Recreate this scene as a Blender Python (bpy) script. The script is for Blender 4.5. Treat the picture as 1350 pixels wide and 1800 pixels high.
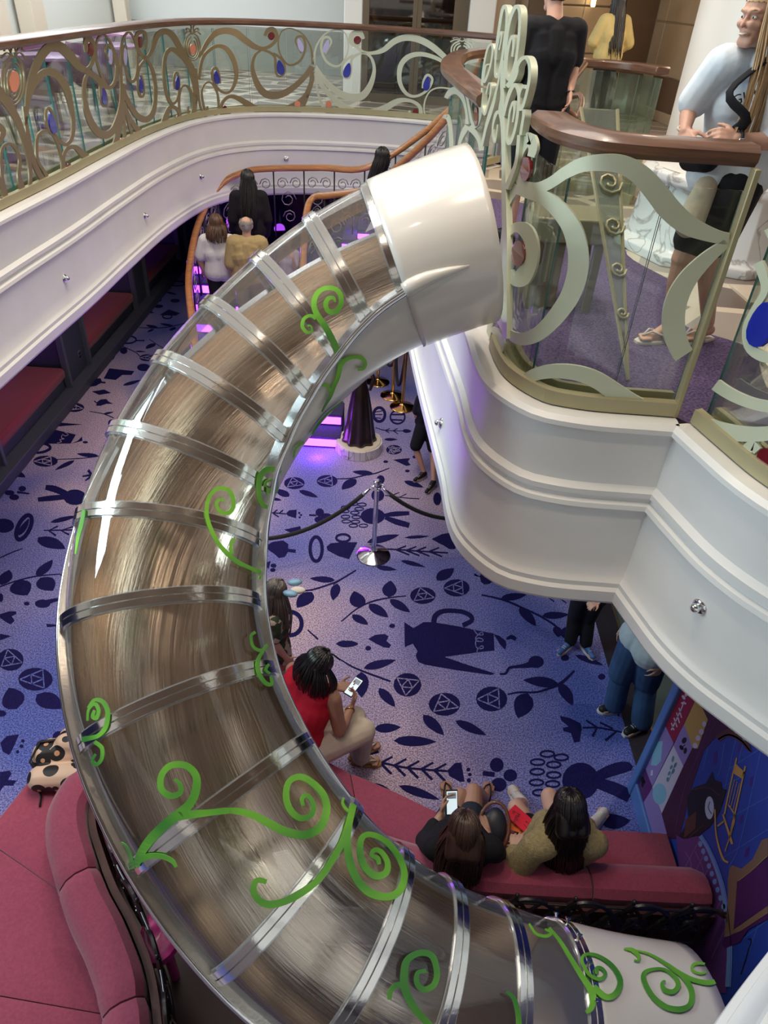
import bpy, bmesh, math, random
import numpy as np
from mathutils import Vector, Matrix
from mathutils.bvhtree import BVHTree
random.seed(7)
for o in list(bpy.data.objects): bpy.data.objects.remove(o)
SC = bpy.context.scene
COL = SC.collection
PI = math.pi
# ------------------------------------------------------------------ camera
FPX = 1240.0
EYE = np.array([0.0, 0.0, 4.9])
DECK = 3.3
_down = np.array([575 - 675.0, -(2550 - 900.0), -FPX]); _down /= np.linalg.norm(_down)
_up = -_down
_fw = np.array([0, 0, -1.0])
_Y = _fw - _up * (_fw @ _up); _Y /= np.linalg.norm(_Y)
RM = np.array([np.cross(_Y, _up), _Y, _up])
cam = bpy.data.cameras.new('camera'); cam.sensor_fit = 'VERTICAL'; cam.sensor_height = 24.0
cam.lens = 24.0 * FPX / 1800.0; cam.clip_start = 0.03; cam.clip_end = 200
co = bpy.data.objects.new('camera', cam); COL.objects.link(co)
M4 = Matrix.Identity(4)
for i in range(3):
    for j in range(3): M4[i][j] = RM[i][j]
    M4[i][3] = EYE[i]
co.matrix_world = M4
SC.camera = co
# ------------------------------------------------------------------ world, lights, exposure
w = bpy.data.worlds.new('world'); SC.world = w; w.use_nodes = True
bg = w.node_tree.nodes['Background']; bg.inputs[0].default_value = (1.0, 0.95, 0.89, 1); bg.inputs[1].default_value = 0.46
SC.view_settings.view_transform = 'Standard'; SC.view_settings.look = 'None'
SC.view_settings.exposure = 0.0; SC.view_settings.gamma = 1.0; SC.view_settings.use_curve_mapping = False
def area(name, loc, target, sx, sy, power, col, spread=180):
    l = bpy.data.lights.new(name, 'AREA'); l.shape = 'RECTANGLE'; l.size = sx; l.size_y = sy; l.energy = power; l.color = col
    l.spread = math.radians(spread)
    o = bpy.data.objects.new(name, l); COL.objects.link(o); o.location = loc
    d = Vector(target) - Vector(loc); o.rotation_euler = d.to_track_quat('-Z', 'Y').to_euler(); return o
def spot(name, loc, target, power, col, ang=60, r=0.05, blend=.6):
    l = bpy.data.lights.new(name, 'SPOT'); l.energy = power; l.color = col; l.spot_size = math.radians(ang); l.spot_blend = blend; l.shadow_soft_size = r
    o = bpy.data.objects.new(name, l); COL.objects.link(o); o.location = loc
    d = Vector(target) - Vector(loc); o.rotation_euler = d.to_track_quat('-Z', 'Y').to_euler(); return o
def point(name, loc, power, col, r=0.05):
    l = bpy.data.lights.new(name, 'POINT'); l.energy = power; l.color = col; l.shadow_soft_size = r
    o = bpy.data.objects.new(name, l); COL.objects.link(o); o.location = loc; return o
area('skylight', (-0.8, 5.5, 8.2), (-0.8, 5.5, 0), 3.5, 5.0, 190, (1.0, 0.95, 0.88))
area('window_light', (-6.0, 3.2, 5.4), (-2.2, 3.2, .6), 3.4, 1.0, 430, (0.72, 0.92, 1.0))
area('lounge_light', (4.8, 10.0, 6.4), (3.0, 10.5, 3.3), 4, 4, 330, (1.0, 0.80, 0.58))
area('left_lounge_fill', (-5.0, 12.0, 6.4), (-5.0, 12.5, 3.3), 3, 7, 300, (0.92, 0.98, 1.0))  # added fill, brightens the pale wall behind the left balcony
for x, y in [(-3.9, 6.6), (-3.9, 8.6), (-3.9, 10.8), (3.0, 4.2), (2.5, 3.6)]:  # soffit downlights; the last spot is added to brighten figures under the right deck
    spot('soffit_and_fill_light', (x, y, 2.95), (x + .3, y, 0), 34, (1.0, 0.84, 0.74), 100, 0.06)
for i, (x, y) in enumerate([(-1.6, 1.2), (-0.2, 2.6), (0.9, 1.0), (-1.8, 3.8), (0.4, 4.6), (-0.9, 6.2), (1.5, 6.0), (-2.4, 6.6), (-0.2, 8.4)]):
    spot('downlight', (x, y, 8.0), (x * .9, y, 0), 190, (1.0, 0.80, 0.58), 70, 0.12)
# ------------------------------------------------------------------ picking points from the photograph's rays
def ray(x, y): return RM @ np.array([x - 675.0, -(y - 900.0), -FPX])
def onz(x, y, z):
    d = ray(x, y); return EYE + d * ((z - EYE[2]) / d[2])
def ony(x, y, Y):
    d = ray(x, y); return EYE + d * (Y / d[1])
def onx(x, y, X):
    d = ray(x, y); return EYE + d * (X / d[0])
# ------------------------------------------------------------------ materials
MATS = {}
def nt(m): return m.node_tree.nodes, m.node_tree.links
def mat(name, col, rough=.5, metal=0.0, var=0.0, scale=8.0, bump=0.0, bscale=60.0, emit=None, es=0.0, spec=.5, coat=0.0, stretch=None, alpha=None, sheen=0.0):
    if name in MATS: return MATS[name]
    m = bpy.data.materials.new(name); m.use_nodes = True; N, L = nt(m); b = N['Principled BSDF']
    b.inputs['Base Color'].default_value = (*col, 1); b.inputs['Roughness'].default_value = rough; b.inputs['Metallic'].default_value = metal
    b.inputs['Specular IOR Level'].default_value = spec; b.inputs['Coat Weight'].default_value = coat; b.inputs['Sheen Weight'].default_value = sheen
    tc = N.new('ShaderNodeTexCoord'); mp = N.new('ShaderNodeMapping'); L.new(tc.outputs['Object'], mp.inputs['Vector'])
    if stretch: mp.inputs['Scale'].default_value = stretch
    if var > 0:
        n = N.new('ShaderNodeTexNoise'); n.inputs['Scale'].default_value = scale; n.inputs['Detail'].default_value = 5
        L.new(mp.outputs['Vector'], n.inputs['Vector'])
        r = N.new('ShaderNodeMapRange'); r.inputs[1].default_value = .3; r.inputs[2].default_value = .7; r.inputs[3].default_value = 1 - var; r.inputs[4].default_value = 1 + var
        L.new(n.outputs['Fac'], r.inputs[0])
        mx = N.new('ShaderNodeVectorMath'); mx.operation = 'SCALE'; mx.inputs[0].default_value = col; L.new(r.outputs[0], mx.inputs['Scale'])
        L.new(mx.outputs[0], b.inputs['Base Color'])
    if bump > 0:
        n2 = N.new('ShaderNodeTexNoise'); n2.inputs['Scale'].default_value = bscale; n2.inputs['Detail'].default_value = 3; L.new(mp.outputs['Vector'], n2.inputs['Vector'])
        bp = N.new('ShaderNodeBump'); bp.inputs['Strength'].default_value = bump; bp.inputs['Distance'].default_value = .01; L.new(n2.outputs['Fac'], bp.inputs['Height']); L.new(bp.outputs[0], b.inputs['Normal'])
    if emit: b.inputs['Emission Color'].default_value = (*emit, 1); b.inputs['Emission Strength'].default_value = es
    MATS[name] = m; return m
def glass_mat(name, tint, refl=1.0, rough=0.02, base=0.04, haze=0.0, hcol=(.8, .85, .9)):
    m = bpy.data.materials.new(name); m.use_nodes = True; N, L = nt(m); N.remove(N['Principled BSDF'])
    out = N['Material Output']; t = N.new('ShaderNodeBsdfTransparent'); t.inputs[0].default_value = (*tint, 1)
    g = N.new('ShaderNodeBsdfGlossy'); g.inputs[0].default_value = (1, 1, 1, 1); g.inputs['Roughness'].default_value = rough
    lw = N.new('ShaderNodeLayerWeight'); lw.inputs['Blend'].default_value = .25
    mr = N.new('ShaderNodeMapRange'); mr.inputs[3].default_value = base; mr.inputs[4].default_value = refl; L.new(lw.outputs['Fresnel'], mr.inputs[0])
    mix = N.new('ShaderNodeMixShader'); L.new(mr.outputs[0], mix.inputs[0]); L.new(t.outputs[0], mix.inputs[1]); L.new(g.outputs[0], mix.inputs[2])
    last = mix
    if haze > 0:
        d = N.new('ShaderNodeBsdfDiffuse'); d.inputs[0].default_value = (*hcol, 1)
        m2 = N.new('ShaderNodeMixShader'); m2.inputs[0].default_value = haze; L.new(mix.outputs[0], m2.inputs[1]); L.new(d.outputs[0], m2.inputs[2]); last = m2
    L.new(last.outputs[0], out.inputs['Surface']); MATS[name] = m; return m
# ------------------------------------------------------------------ mesh helpers
class MB:
    def __init__(s): s.v = []; s.f = []; s.m = []
    def add(s, vs, fs, mi=0):
        o = len(s.v); s.v += [tuple(map(float, p)) for p in vs]
        s.f += [tuple(i + o for i in f) for f in fs]; s.m += [mi] * len(fs)
    def box(s, x0, x1, y0, y1, z0, z1, mi=0):
        s.add([(x0, y0, z0), (x1, y0, z0), (x1, y1, z0), (x0, y1, z0), (x0, y0, z1), (x1, y0, z1), (x1, y1, z1), (x0, y1, z1)],
              [(0, 3, 2, 1), (4, 5, 6, 7), (0, 1, 5, 4), (1, 2, 6, 5), (2, 3, 7, 6), (3, 0, 4, 7)], mi)
    def tube(s, pts, rad, n=8, mi=0, closed=False, flat=1.0):
        P = [np.array(p, float) for p in pts]; k = len(P)
        if not hasattr(rad, '__len__'): rad = [rad] * k
        T = []
        for i in range(k):
            a = P[(i - 1) % k] if closed or i > 0 else P[i]; b = P[(i + 1) % k] if closed or i < k - 1 else P[i]
            t = b - a; T.append(t / (np.linalg.norm(t) + 1e-9))
        u = np.cross(T[0], [0, 0, 1.0])
        if np.linalg.norm(u) < .1: u = np.cross(T[0], [0, 1.0, 0])
        u /= np.linalg.norm(u); vs = []
        for i in range(k):
            u = u - T[i] * (u @ T[i]); u /= np.linalg.norm(u) + 1e-9; w_ = np.cross(T[i], u)
            for j in range(n):
                a = 2 * PI * j / n; vs.append(P[i] + (u * math.cos(a) + w_ * math.sin(a) * flat) * rad[i])
        fs = []
        for i in range(k if closed else k - 1):
            for j in range(n):
                a = i * n + j; b = i * n + (j + 1) % n; c = ((i + 1) % k) * n + (j + 1) % n; d = ((i + 1) % k) * n + j
                fs.append((a, b, c, d))
        if not closed: fs += [tuple(range(n - 1, -1, -1)), tuple((k - 1) * n + j for j in range(n))]
        s.add(vs, fs, mi)
    def lathe(s, prof, c=(0, 0, 0), n=24, mi=0, squash=(1, 1)):
        vs = []; fs = []
        for r, z in prof:
            for j in range(n):
                a = 2 * PI * j / n; vs.append((c[0] + r * math.cos(a) * squash[0], c[1] + r * math.sin(a) * squash[1], c[2] + z))
        for i in range(len(prof) - 1):
            for j in range(n):
                fs.append((i * n + j, i * n + (j + 1) % n, (i + 1) * n + (j + 1) % n, (i + 1) * n + j))
        fs += [tuple(range(n - 1, -1, -1)), tuple((len(prof) - 1) * n + j for j in range(n))]
        s.add(vs, fs, mi)
    def poly(s, pts, nrm, th, mi=0):
        P = [np.array(p, float) for p in pts]; n = np.array(nrm, float) * th; k = len(P)
        s.add(P + [p + n for p in P], [tuple(range(k))[::-1], tuple(range(k, 2 * k))] + [(i, (i + 1) % k, k + (i + 1) % k, k + i) for i in range(k)], mi)
    def build(s, name, mats, parent=None, smooth=False, bevel=0, seg=2, label=None, sub=0, autos=None):
        me = bpy.data.meshes.new(name); me.from_pydata(s.v, [], s.f)
        if not isinstance(mats, (list, tuple)): mats = [mats]
        for m in mats: me.materials.append(m)
        me.polygons.foreach_set('material_index', s.m)
        bm = bmesh.new(); bm.from_mesh(me); bmesh.ops.recalc_face_normals(bm, faces=bm.faces); bm.to_mesh(me); bm.free()
        if smooth: me.polygons.foreach_set('use_smooth', [True] * len(me.polygons))
        if autos: me.set_sharp_from_angle(angle=math.radians(autos))
        o = bpy.data.objects.new(name, me); COL.objects.link(o)
        if parent: o.parent = parent; o.matrix_parent_inverse = Matrix.Translation(parent.location).inverted() if parent.type == 'EMPTY' and not parent.parent else Matrix.Identity(4)
        if bevel:
            b = o.modifiers.new('bevel', 'BEVEL'); b.width = bevel; b.segments = seg; b.limit_method = 'ANGLE'
            me.polygons.foreach_set('use_smooth', [True] * len(me.polygons)); me.set_sharp_from_angle(angle=math.radians(50))
        if sub: b = o.modifiers.new('sub', 'SUBSURF'); b.levels = sub; b.render_levels = sub
        if label: o['label'] = label
        return o
def tag(o, label, cat, group=None):
    o['label'] = label; o['category'] = cat
    if group: o['group'] = group
    return o
def struct(o): o['kind'] = 'structure'; return o
def thing(name, label, cat, loc, group=None):
    o = bpy.data.objects.new(name, None); COL.objects.link(o); o.location = loc; o.empty_display_size = .1
    return tag(o, label, cat, group)
def cr(pts, n=6, closed=False):
    P = [np.array(p, float) for p in pts]; k = len(P); out = []
    rng = range(k if closed else k - 1)
    for i in rng:
        p1 = P[i]; p2 = P[(i + 1) % k]
        p0 = P[(i - 1) % k] if closed or i > 0 else 2 * p1 - p2
        p3 = P[(i + 2) % k] if closed or i < k - 2 else 2 * p2 - p1
        for j in range(n):
            t = j / n; out.append(.5 * ((2 * p1) + (p2 - p0) * t + (2 * p0 - 5 * p1 + 4 * p2 - p3) * t * t + (3 * p1 - p0 - 3 * p2 + p3) * t ** 3))
    if not closed: out.append(P[-1])
    return out
def resample(P, step):
    P = [np.array(p, float) for p in P]; d = [0]
    for a, b in zip(P, P[1:]): d.append(d[-1] + np.linalg.norm(b - a))
    n = max(2, int(round(d[-1] / step)) + 1); S = np.linspace(0, d[-1], n); A = np.array(P)
    return [np.array([np.interp(s, d, A[:, k]) for k in range(A.shape[1])]) for s in S]
def normals2(path):
    """left-hand normals of an open xy polyline, with mitre scale"""
    P = np.array(path)[:, :2]; T = np.diff(P, axis=0); T /= np.linalg.norm(T, axis=1, keepdims=True)
    N = np.stack([-T[:, 1], T[:, 0]], 1); out = []
    for i in range(len(P)):
        if i == 0: n = N[0]
        elif i == len(P) - 1: n = N[-1]
        else:
            n = N[i - 1] + N[i]; n /= np.linalg.norm(n); n = n / max(.5, n @ N[i])
        out.append(n)
    return out
def sweep(mb, path, prof, side=1, mi=0, closed_prof=True, caps=True, zs=None):
    """prof: list of (offset toward side, z)"""
    N = normals2(path); k = len(prof); vs = []; fs = []
    for i, (p, n) in enumerate(zip(path, N)):
        dz = 0 if zs is None else zs[i]
        for o, z in prof: vs.append((p[0] + n[0] * o * side, p[1] + n[1] * o * side, z + dz))
    m = len(path)
    for i in range(m - 1):
        for j in range(k if closed_prof else k - 1):
            fs.append((i * k + j, i * k + (j + 1) % k, (i + 1) * k + (j + 1) % k, (i + 1) * k + j))
    if caps and closed_prof: fs += [tuple(range(k))[::-1], tuple((m - 1) * k + j for j in range(k))]
    mb.add(vs, fs, mi)
def bvh_of(mb): return BVHTree.FromPolygons([Vector(v) for v in mb.v], mb.f)
def hit(bvh, x, y):
    d = Vector(ray(x, y)).normalized(); h = bvh.ray_cast(Vector(EYE), d)
    if h[0] is None: return None
    n = h[1]
    if n.dot(d) > 0: n = -n
    return h[0], n
def plane_hit(axis, val):
    def f(x, y):
        d = ray(x, y)
        if axis == 2: t = (val - EYE[2]) / d[2]; return Vector(EYE + d * t), Vector((0, 0, 1))
        t = val / d[0]; return Vector(EYE + d * t), Vector((-1, 0, 0))
    return f
def xf(pts, ox, oy, sc, wsc=None):
    return [(ox + p[0] / sc, oy + p[1] / sc) + ((p[2] / sc,) if len(p) > 2 else ()) for p in pts]
def stroke(mb, H, pts, off, th, n=5, mi=0, closed=False):
    """lay a bar of varying width along a traced line, on the surface found by H(x, y)"""
    S = cr(pts, n, closed); k = len(S); L = []; 
    for i, p in enumerate(S):
        a = S[(i - 1) % k] if closed or i > 0 else S[i]; b = S[(i + 1) % k] if closed or i < k - 1 else S[i]
        t = (b - a)[:2]; l = np.linalg.norm(t); t = t / l if l > 1e-6 else np.array([1., 0]); q = np.array([-t[1], t[0]])
        w_ = max(p[2], .8) / 2; h1 = H(*(p[:2] + q * w_)); h2 = H(*(p[:2] - q * w_))
        L.append(None if (h1 is None or h2 is None) else (h1, h2))
    base = len(mb.v); vs = []; idx = {}
    for i, e in enumerate(L):
        if e is None: continue
        (a, na), (b, nb) = e; idx[i] = len(vs)
        vs += [a + na * off, b + nb * off, b + nb * (off + th), a + na * (off + th)]
    fs = []
    for i in range(k if closed else k - 1):
        j = (i + 1) % k
        if i in idx and j in idx:
            if (Vector(vs[idx[i]]) - Vector(vs[idx[j]])).length > .6: continue
            a, b = idx[i], idx[j]; fs += [(a + q, a + (q + 1) % 4, b + (q + 1) % 4, b + q) for q in range(4)]
            if i - 1 not in idx and not closed: fs.append((a, a + 3, a + 2, a + 1))
            if j + 1 not in idx and not closed: fs.append((b, b + 1, b + 2, b + 3))
    mb.add(vs, fs, mi)
def blob(mb, H, cx, cy, rx, ry, off, th, rot=0.0, n=18, mi=0, drop=0.0):
    pts = []
    for j in range(n):
        a = 2 * PI * j / n; u = rx * math.cos(a) * (1 - drop * math.sin(a)); v = ry * math.sin(a)
        pts.append((cx + u * math.cos(rot) - v * math.sin(rot), cy + u * math.sin(rot) + v * math.cos(rot)))
    pxpoly(mb, H, pts, off, th, mi)
def pxpoly(mb, H, pts, off, th, mi=0):
    h = [H(x, y) for x, y in pts]; h = [e for e in h if e is not None]; k = len(h)
    if k < 3: return
    vs = [a + n * off for a, n in h] + [a + n * (off + th) for a, n in h]
    mb.add(vs, [tuple(range(k))[::-1], tuple(range(k, 2 * k))] + [(i, (i + 1) % k, k + (i + 1) % k, k + i) for i in range(k)], mi)
# shared materials
white = mat('painted_white', (.71, .705, .70), .45, var=.03, scale=3, bump=.05, bscale=30)
cream = mat('cream_wall', (.72, .71, .68), .6, var=.04, scale=2)
wood = mat('varnished_wood', (.125, .055, .03), .28, var=.35, scale=5, stretch=(1, 1, 14), coat=.4, bump=.05)
wood_or = mat('orange_wood', (.42, .17, .055), .3, var=.25, scale=5, stretch=(1, 1, 12), coat=.4)
brass = mat('champagne_metal', (.37, .33, .20), .42, .35, var=.04, scale=3)
brassgreen = mat('pale_green_metal', (.52, .55, .42), .40, .25, var=.04, scale=3)
bronze = mat('antique_gold_metal', (.26, .205, .115), .38, .45, var=.05, scale=3)
chrome = mat('polished_steel', (.75, .76, .78), .13, 1.0)
steel = mat('brushed_steel', (.62, .60, .58), .26, 1.0, var=.06, scale=20, bump=.05, bscale=80)
black = mat('matte_black', (.012, .012, .014), .6)
# ================================================================== lower floor
def carpet_mat():
    m = bpy.data.materials.new('carpet'); m.use_nodes = True; N, L = nt(m); b = N['Principled BSDF']; b.inputs['Roughness'].default_value = .95
    b.inputs['Specular IOR Level'].default_value = .1
    tc = N.new('ShaderNodeTexCoord'); n1 = N.new('ShaderNodeTexNoise'); n1.inputs['Scale'].default_value = .42; n1.inputs['Detail'].default_value = 1.5
    n1.inputs['Distortion'].default_value = .5
    L.new(tc.outputs['Object'], n1.inputs['Vector']); r1 = N.new('ShaderNodeValToRGB'); L.new(n1.outputs['Fac'], r1.inputs[0])
    e = r1.color_ramp.elements; e[0].position = .36; e[0].color = (.095, .125, .42, 1); e[1].position = .62; e[1].color = (.46, .36, .46, 1)
    x = e.new(.48); x.color = (.21, .205, .45, 1)
    n2 = N.new('ShaderNodeTexNoise'); n2.inputs['Scale'].default_value = 85; n2.inputs['Detail'].default_value = 3; L.new(tc.outputs['Object'], n2.inputs['Vector'])
    r2 = N.new('ShaderNodeMapRange'); r2.inputs[1].default_value = .38; r2.inputs[2].default_value = .62; r2.inputs[3].default_value = .5; r2.inputs[4].default_value = 1.6
    L.new(n2.outputs['Fac'], r2.inputs[0]); sc = N.new('ShaderNodeVectorMath'); sc.operation = 'SCALE'; L.new(r1.outputs[0], sc.inputs[0]); L.new(r2.outputs[0], sc.inputs['Scale'])
    L.new(sc.outputs[0], b.inputs['Base Color'])
    bp = N.new('ShaderNodeBump'); bp.inputs['Strength'].default_value = .3; bp.inputs['Distance'].default_value = .004; L.new(n2.outputs['Fac'], bp.inputs['Height']); L.new(bp.outputs[0], b.inputs['Normal'])
    MATS['carpet'] = m; return m
carpet = carpet_mat()
navy = mat('carpet_navy', (.014, .012, .085), .95, var=.35, scale=110, spec=.1)
mb = MB(); mb.box(-4.6, 2.13, -1.5, 16, -.12, 0)
floor = struct(mb.build('floor', carpet))
darkb = mat('dark_border', (.018, .013, .022), .8, var=.3, scale=60); slate = mat('slate_green_floor', (.075, .105, .10), .55, var=.12, scale=4)
mb = MB(); mb.box(2.13, 2.34, -1.5, 16, -.12, .004); mb.build('border_strip', darkb, floor)
mb = MB(); mb.box(2.34, 2.36, -1.5, 16, -.12, .012); mb.build('metal_strip', mat('brass_strip', (.35, .27, .15), .4, .8), floor)
mb = MB(); mb.box(2.36, 7, -1.5, 16, -.12, .006); mb.build('slate_paving', slate, floor)
# ---- carpet motifs
FH = plane_hit(2, 0.0)
dk = MB(); lt = MB(); O1 = .0004; T1 = .0016
RJ = random.Random(2)
def zj(): return O1 + RJ.uniform(0, .0009)
def lf(ox, oy, sc, x0, y0, x1, y1, r):
    a = FH(ox + x0 / sc, oy + y0 / sc)[0]; b = FH(ox + x1 / sc, oy + y1 / sc)[0]; d = b - a; q = Vector((-d.y, d.x, 0))
    pts = []
    for s in (1, -1):
        T = np.linspace(0, 1, 9)[:-1] if s == 1 else np.linspace(1, 0, 9)[:-1]
        for t in T: pts.append(a + d * float(t) + q * (s * r * .5 * math.sin(PI * float(t) ** .8) ** .8 if 0 < t < 1 else 0))
    k = len(pts); zz = zj(); z = Vector((0, 0, O1)); z2 = Vector((0, 0, zz + T1))
    dk.add([p + z for p in pts] + [p + z2 for p in pts], [tuple(range(k))[::-1], tuple(range(k, 2 * k))] + [(i, (i + 1) % k, k + (i + 1) % k, k + i) for i in range(k)])
def bl(ox, oy, sc, cx, cy, rx, ry, rot=0): blob(dk, FH, ox + cx / sc, oy + cy / sc, rx / sc, ry / sc, O1, T1 + RJ.uniform(0, .0009), rot)
def pg(ox, oy, sc, pts, mb=None, o=O1): pxpoly(mb or dk, FH, [(ox + x / sc, oy + y / sc) for x, y in pts], o, T1 + RJ.uniform(0, .0009))
def st(ox, oy, sc, pts, mb=None, closed=False, o=O1): stroke(mb or dk, FH, xf(pts, ox, oy, sc), o, T1 + (RJ.uniform(0, .0009) if mb is None else .0004), 3, closed=closed)
def ring(ox, oy, sc, cx, cy, rx, ry, w, mb=None, o=O1, rot=0):
    P = []
    for j in range(10):
        a = 2 * PI * j / 10; u = rx * math.cos(a); v = ry * math.sin(a); P.append((cx + u * math.cos(rot) - v * math.sin(rot), cy + u * math.sin(rot) + v * math.cos(rot), w))
    st(ox, oy, sc, P, mb, True, o)
def rose(ox, oy, sc, cx, cy, rx, ry, rot=0.3):
    bl(ox, oy, sc, cx, cy, rx, ry); c = []
    for k in range(3):
        a = rot + k * 2 * PI / 3; c.append((cx + rx * .93 * math.cos(a), cy + ry * .93 * math.sin(a)))
    w_ = max(2.6, rx * .07)
    for k in range(3):
        a, b = c[k], c[(k + 1) % 3]; st(ox, oy, sc, [(*a, w_), (*b, w_)], lt, False, O1 + .0016)
    m = [((c[k][0] + c[(k + 1) % 3][0]) / 2, (c[k][1] + c[(k + 1) % 3][1]) / 2) for k in range(3)]
    for k in range(3): st(ox, oy, sc, [(*m[k], w_), (*m[(k + 1) % 3], w_)], lt, False, O1 + .0016)
f = (600, 980, 4.22); g = (800, 980, 4.22); h = (620, 1200, 2.647); e = (460, 760, 3.97); a = (0, 660, 6); b = (0, 940, 6); c = (0, 1200, 8.18); d = (140, 470, 6.136); k3 = (400, 950, 2.7); s9 = (650, 640, 9)
for z, L_ in {f: [(708, 170, 835, 80, .45), (445, 28, 625, 72, .2), (140, 375, 95, 250, .65), (80, 425, 200, 500, .45), (205, 345, 348, 445, .45), (350, 295, 365, 172, .6), (360, 310, 510, 408, .4), (165, 822, 405, 760, .3), (280, 970, 400, 1110, .38), (150, 850, 150, 1040, .45), (-40, 640, 125, 645, .4)],
              g: [(340, 305, 530, 275, .35), (480, 365, 598, 510, .4), (645, 435, 845, 422, .35), (755, 510, 765, 592, .6), (890, 725, 1100, 800, .28), (765, 935, 505, 910, .38), (780, 930, 870, 1097, .45), (520, 1010, 500, 1097, .6)],
              h: [(815, 50, 768, 165, .55), (100, 215, 225, 207, .4), (190, 270, 390, 275, .28), (328, 150, 425, 245, .4), (478, 178, 622, 245, .32), (215, 480, 405, 545, .22), (90, 470, 200, 530, .3), (1150, 650, 1290, 640, .5)],
              e: [(780, 290, 632, 275, .42), (655, 325, 560, 400, .5), (262, 405, 393, 455, .35), (190, 450, 100, 395, .5), (60, 460, 140, 475, .4), (995, 340, 1130, 385, .4), (855, 50, 945, 50, .4), (735, 770, 960, 715, .3), (1000, 735, 1170, 725, .2), (975, 895, 1140, 940, .25), (800, 940, 940, 960, .35), (1225, 1020, 1340, 950, .5)],
              a: [(665, 290, 860, 235, .35), (1090, 408, 1200, 385, .4), (1040, 855, 810, 825, .32), (785, 895, 580, 1000, .3), (95, 1005, 270, 1075, .38), (200, 1690, 305, 1510, .25), (530, 1550, 820, 1480, .3)],
              b: [(400, 30, 690, 150, .4), (20, 530, 95, 370, .6), (165, 490, 290, 640, .7), (390, 440, 555, 265, .45), (425, 455, 560, 590, .65), (715, 490, 715, 375, .7)],
              c: [(240, 380, 130, 75, .65), (530, 170, 900, 370, .5)],
              d: [(840, 655, 715, 620, .4), (800, 665, 730, 700, .4), (1010, 635, 865, 605, .3), (1030, 645, 975, 685, .5), (600, 905, 715, 912, .3), (810, 820, 715, 880, .5), (235, 1020, 380, 965, .6), (470, 1275, 660, 1215, .35), (940, 265, 1045, 295, .35), (985, 225, 890, 235, .4)],
              k3: [(510, 190, 390, 180, .35), (520, 205, 500, 285, .4), (400, 245, 330, 320, .6), (545, 490, 620, 490, .5)],
              s9: [(165, 495, 340, 570, .4), (515, 1060, 660, 1060, .8), (240, 1190, 440, 1195, .3)]}.items():
    for q in L_: lf(*z, *q)
for z, L_ in {f: [(605, 283, 95, 62), (855, 226, 97, 64), (490, 945, 103, 87), (765, 1090, 117, 85), (1115, 1050, 116, 92)], e: [(228, 355, 72, 42), (457, 340, 73, 42), (923, 122, 55, 33)],
              a: [(780, 338, 108, 48), (480, 905, 130, 58), (150, 925, 75, 50)], b: [(110, 1320, 140, 115), (375, 1525, 182, 120)], d: [(560, 650, 55, 32), (735, 975, 90, 38)], s9: [(380, 1360, 120, 70)]}.items():
    for i, q in enumerate(L_): rose(*z, *q, rot=.3 + i * .7)
for z, L_ in {f: [(377, 508, 22, 16), (199, 674, 22, 17)], g: [(600, 775, 58, 45), (870, 285, 20, 30), (840, 560, 60, 45), (1087, 885, 27, 22), (815, 745, 30, 22)],
              h: [(538, 405, 9, 9), (545, 428, 9, 8), (540, 455, 10, 10), (670, 383, 32, 33), (733, 432, 32, 28), (680, 475, 36, 32), (1060, 458, 86, 86)],
              e: [(865, 205, 17, 9), (1067, 172, 15, 10), (1017, 270, 16, 9), (830, 330, 28, 30), (810, 440, 45, 42), (775, 585, 85, 56), (405, 560, 30, 28), (450, 585, 38, 20), (400, 610, 32, 22), (262, 563, 8, 7), (275, 578, 8, 7), (265, 594, 8, 7), (1225, 465, 28, 45)],
              a: [(1175, 505, 35, 40), (900, 705, 28, 12), (100, 1238, 52, 26), (150, 1285, 52, 30), (235, 1195, 40, 28), (790, 1285, 120, 82), (40, 1585, 110, 75)],
              b: [(283, 727, 30, 20), (10, 665, 25, 45), (450, 728, 82, 44)], c: [(20, 445, 70, 45), (330, 838, 24, 24), (310, 915, 30, 24), (253, 995, 24, 24), (640, 910, 122, 88), (850, 770, 90, 70)],
              d: [(360, 870, 30, 28), (475, 900, 40, 34), (690, 1080, 70, 40), (1030, 360, 50, 20), (850, 420, 50, 18), (850, 355, 35, 15)], k3: [(218, 120, 14, 10), (215, 141, 13, 9)]}.items():
    for q in L_: bl(*z, *q)
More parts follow.
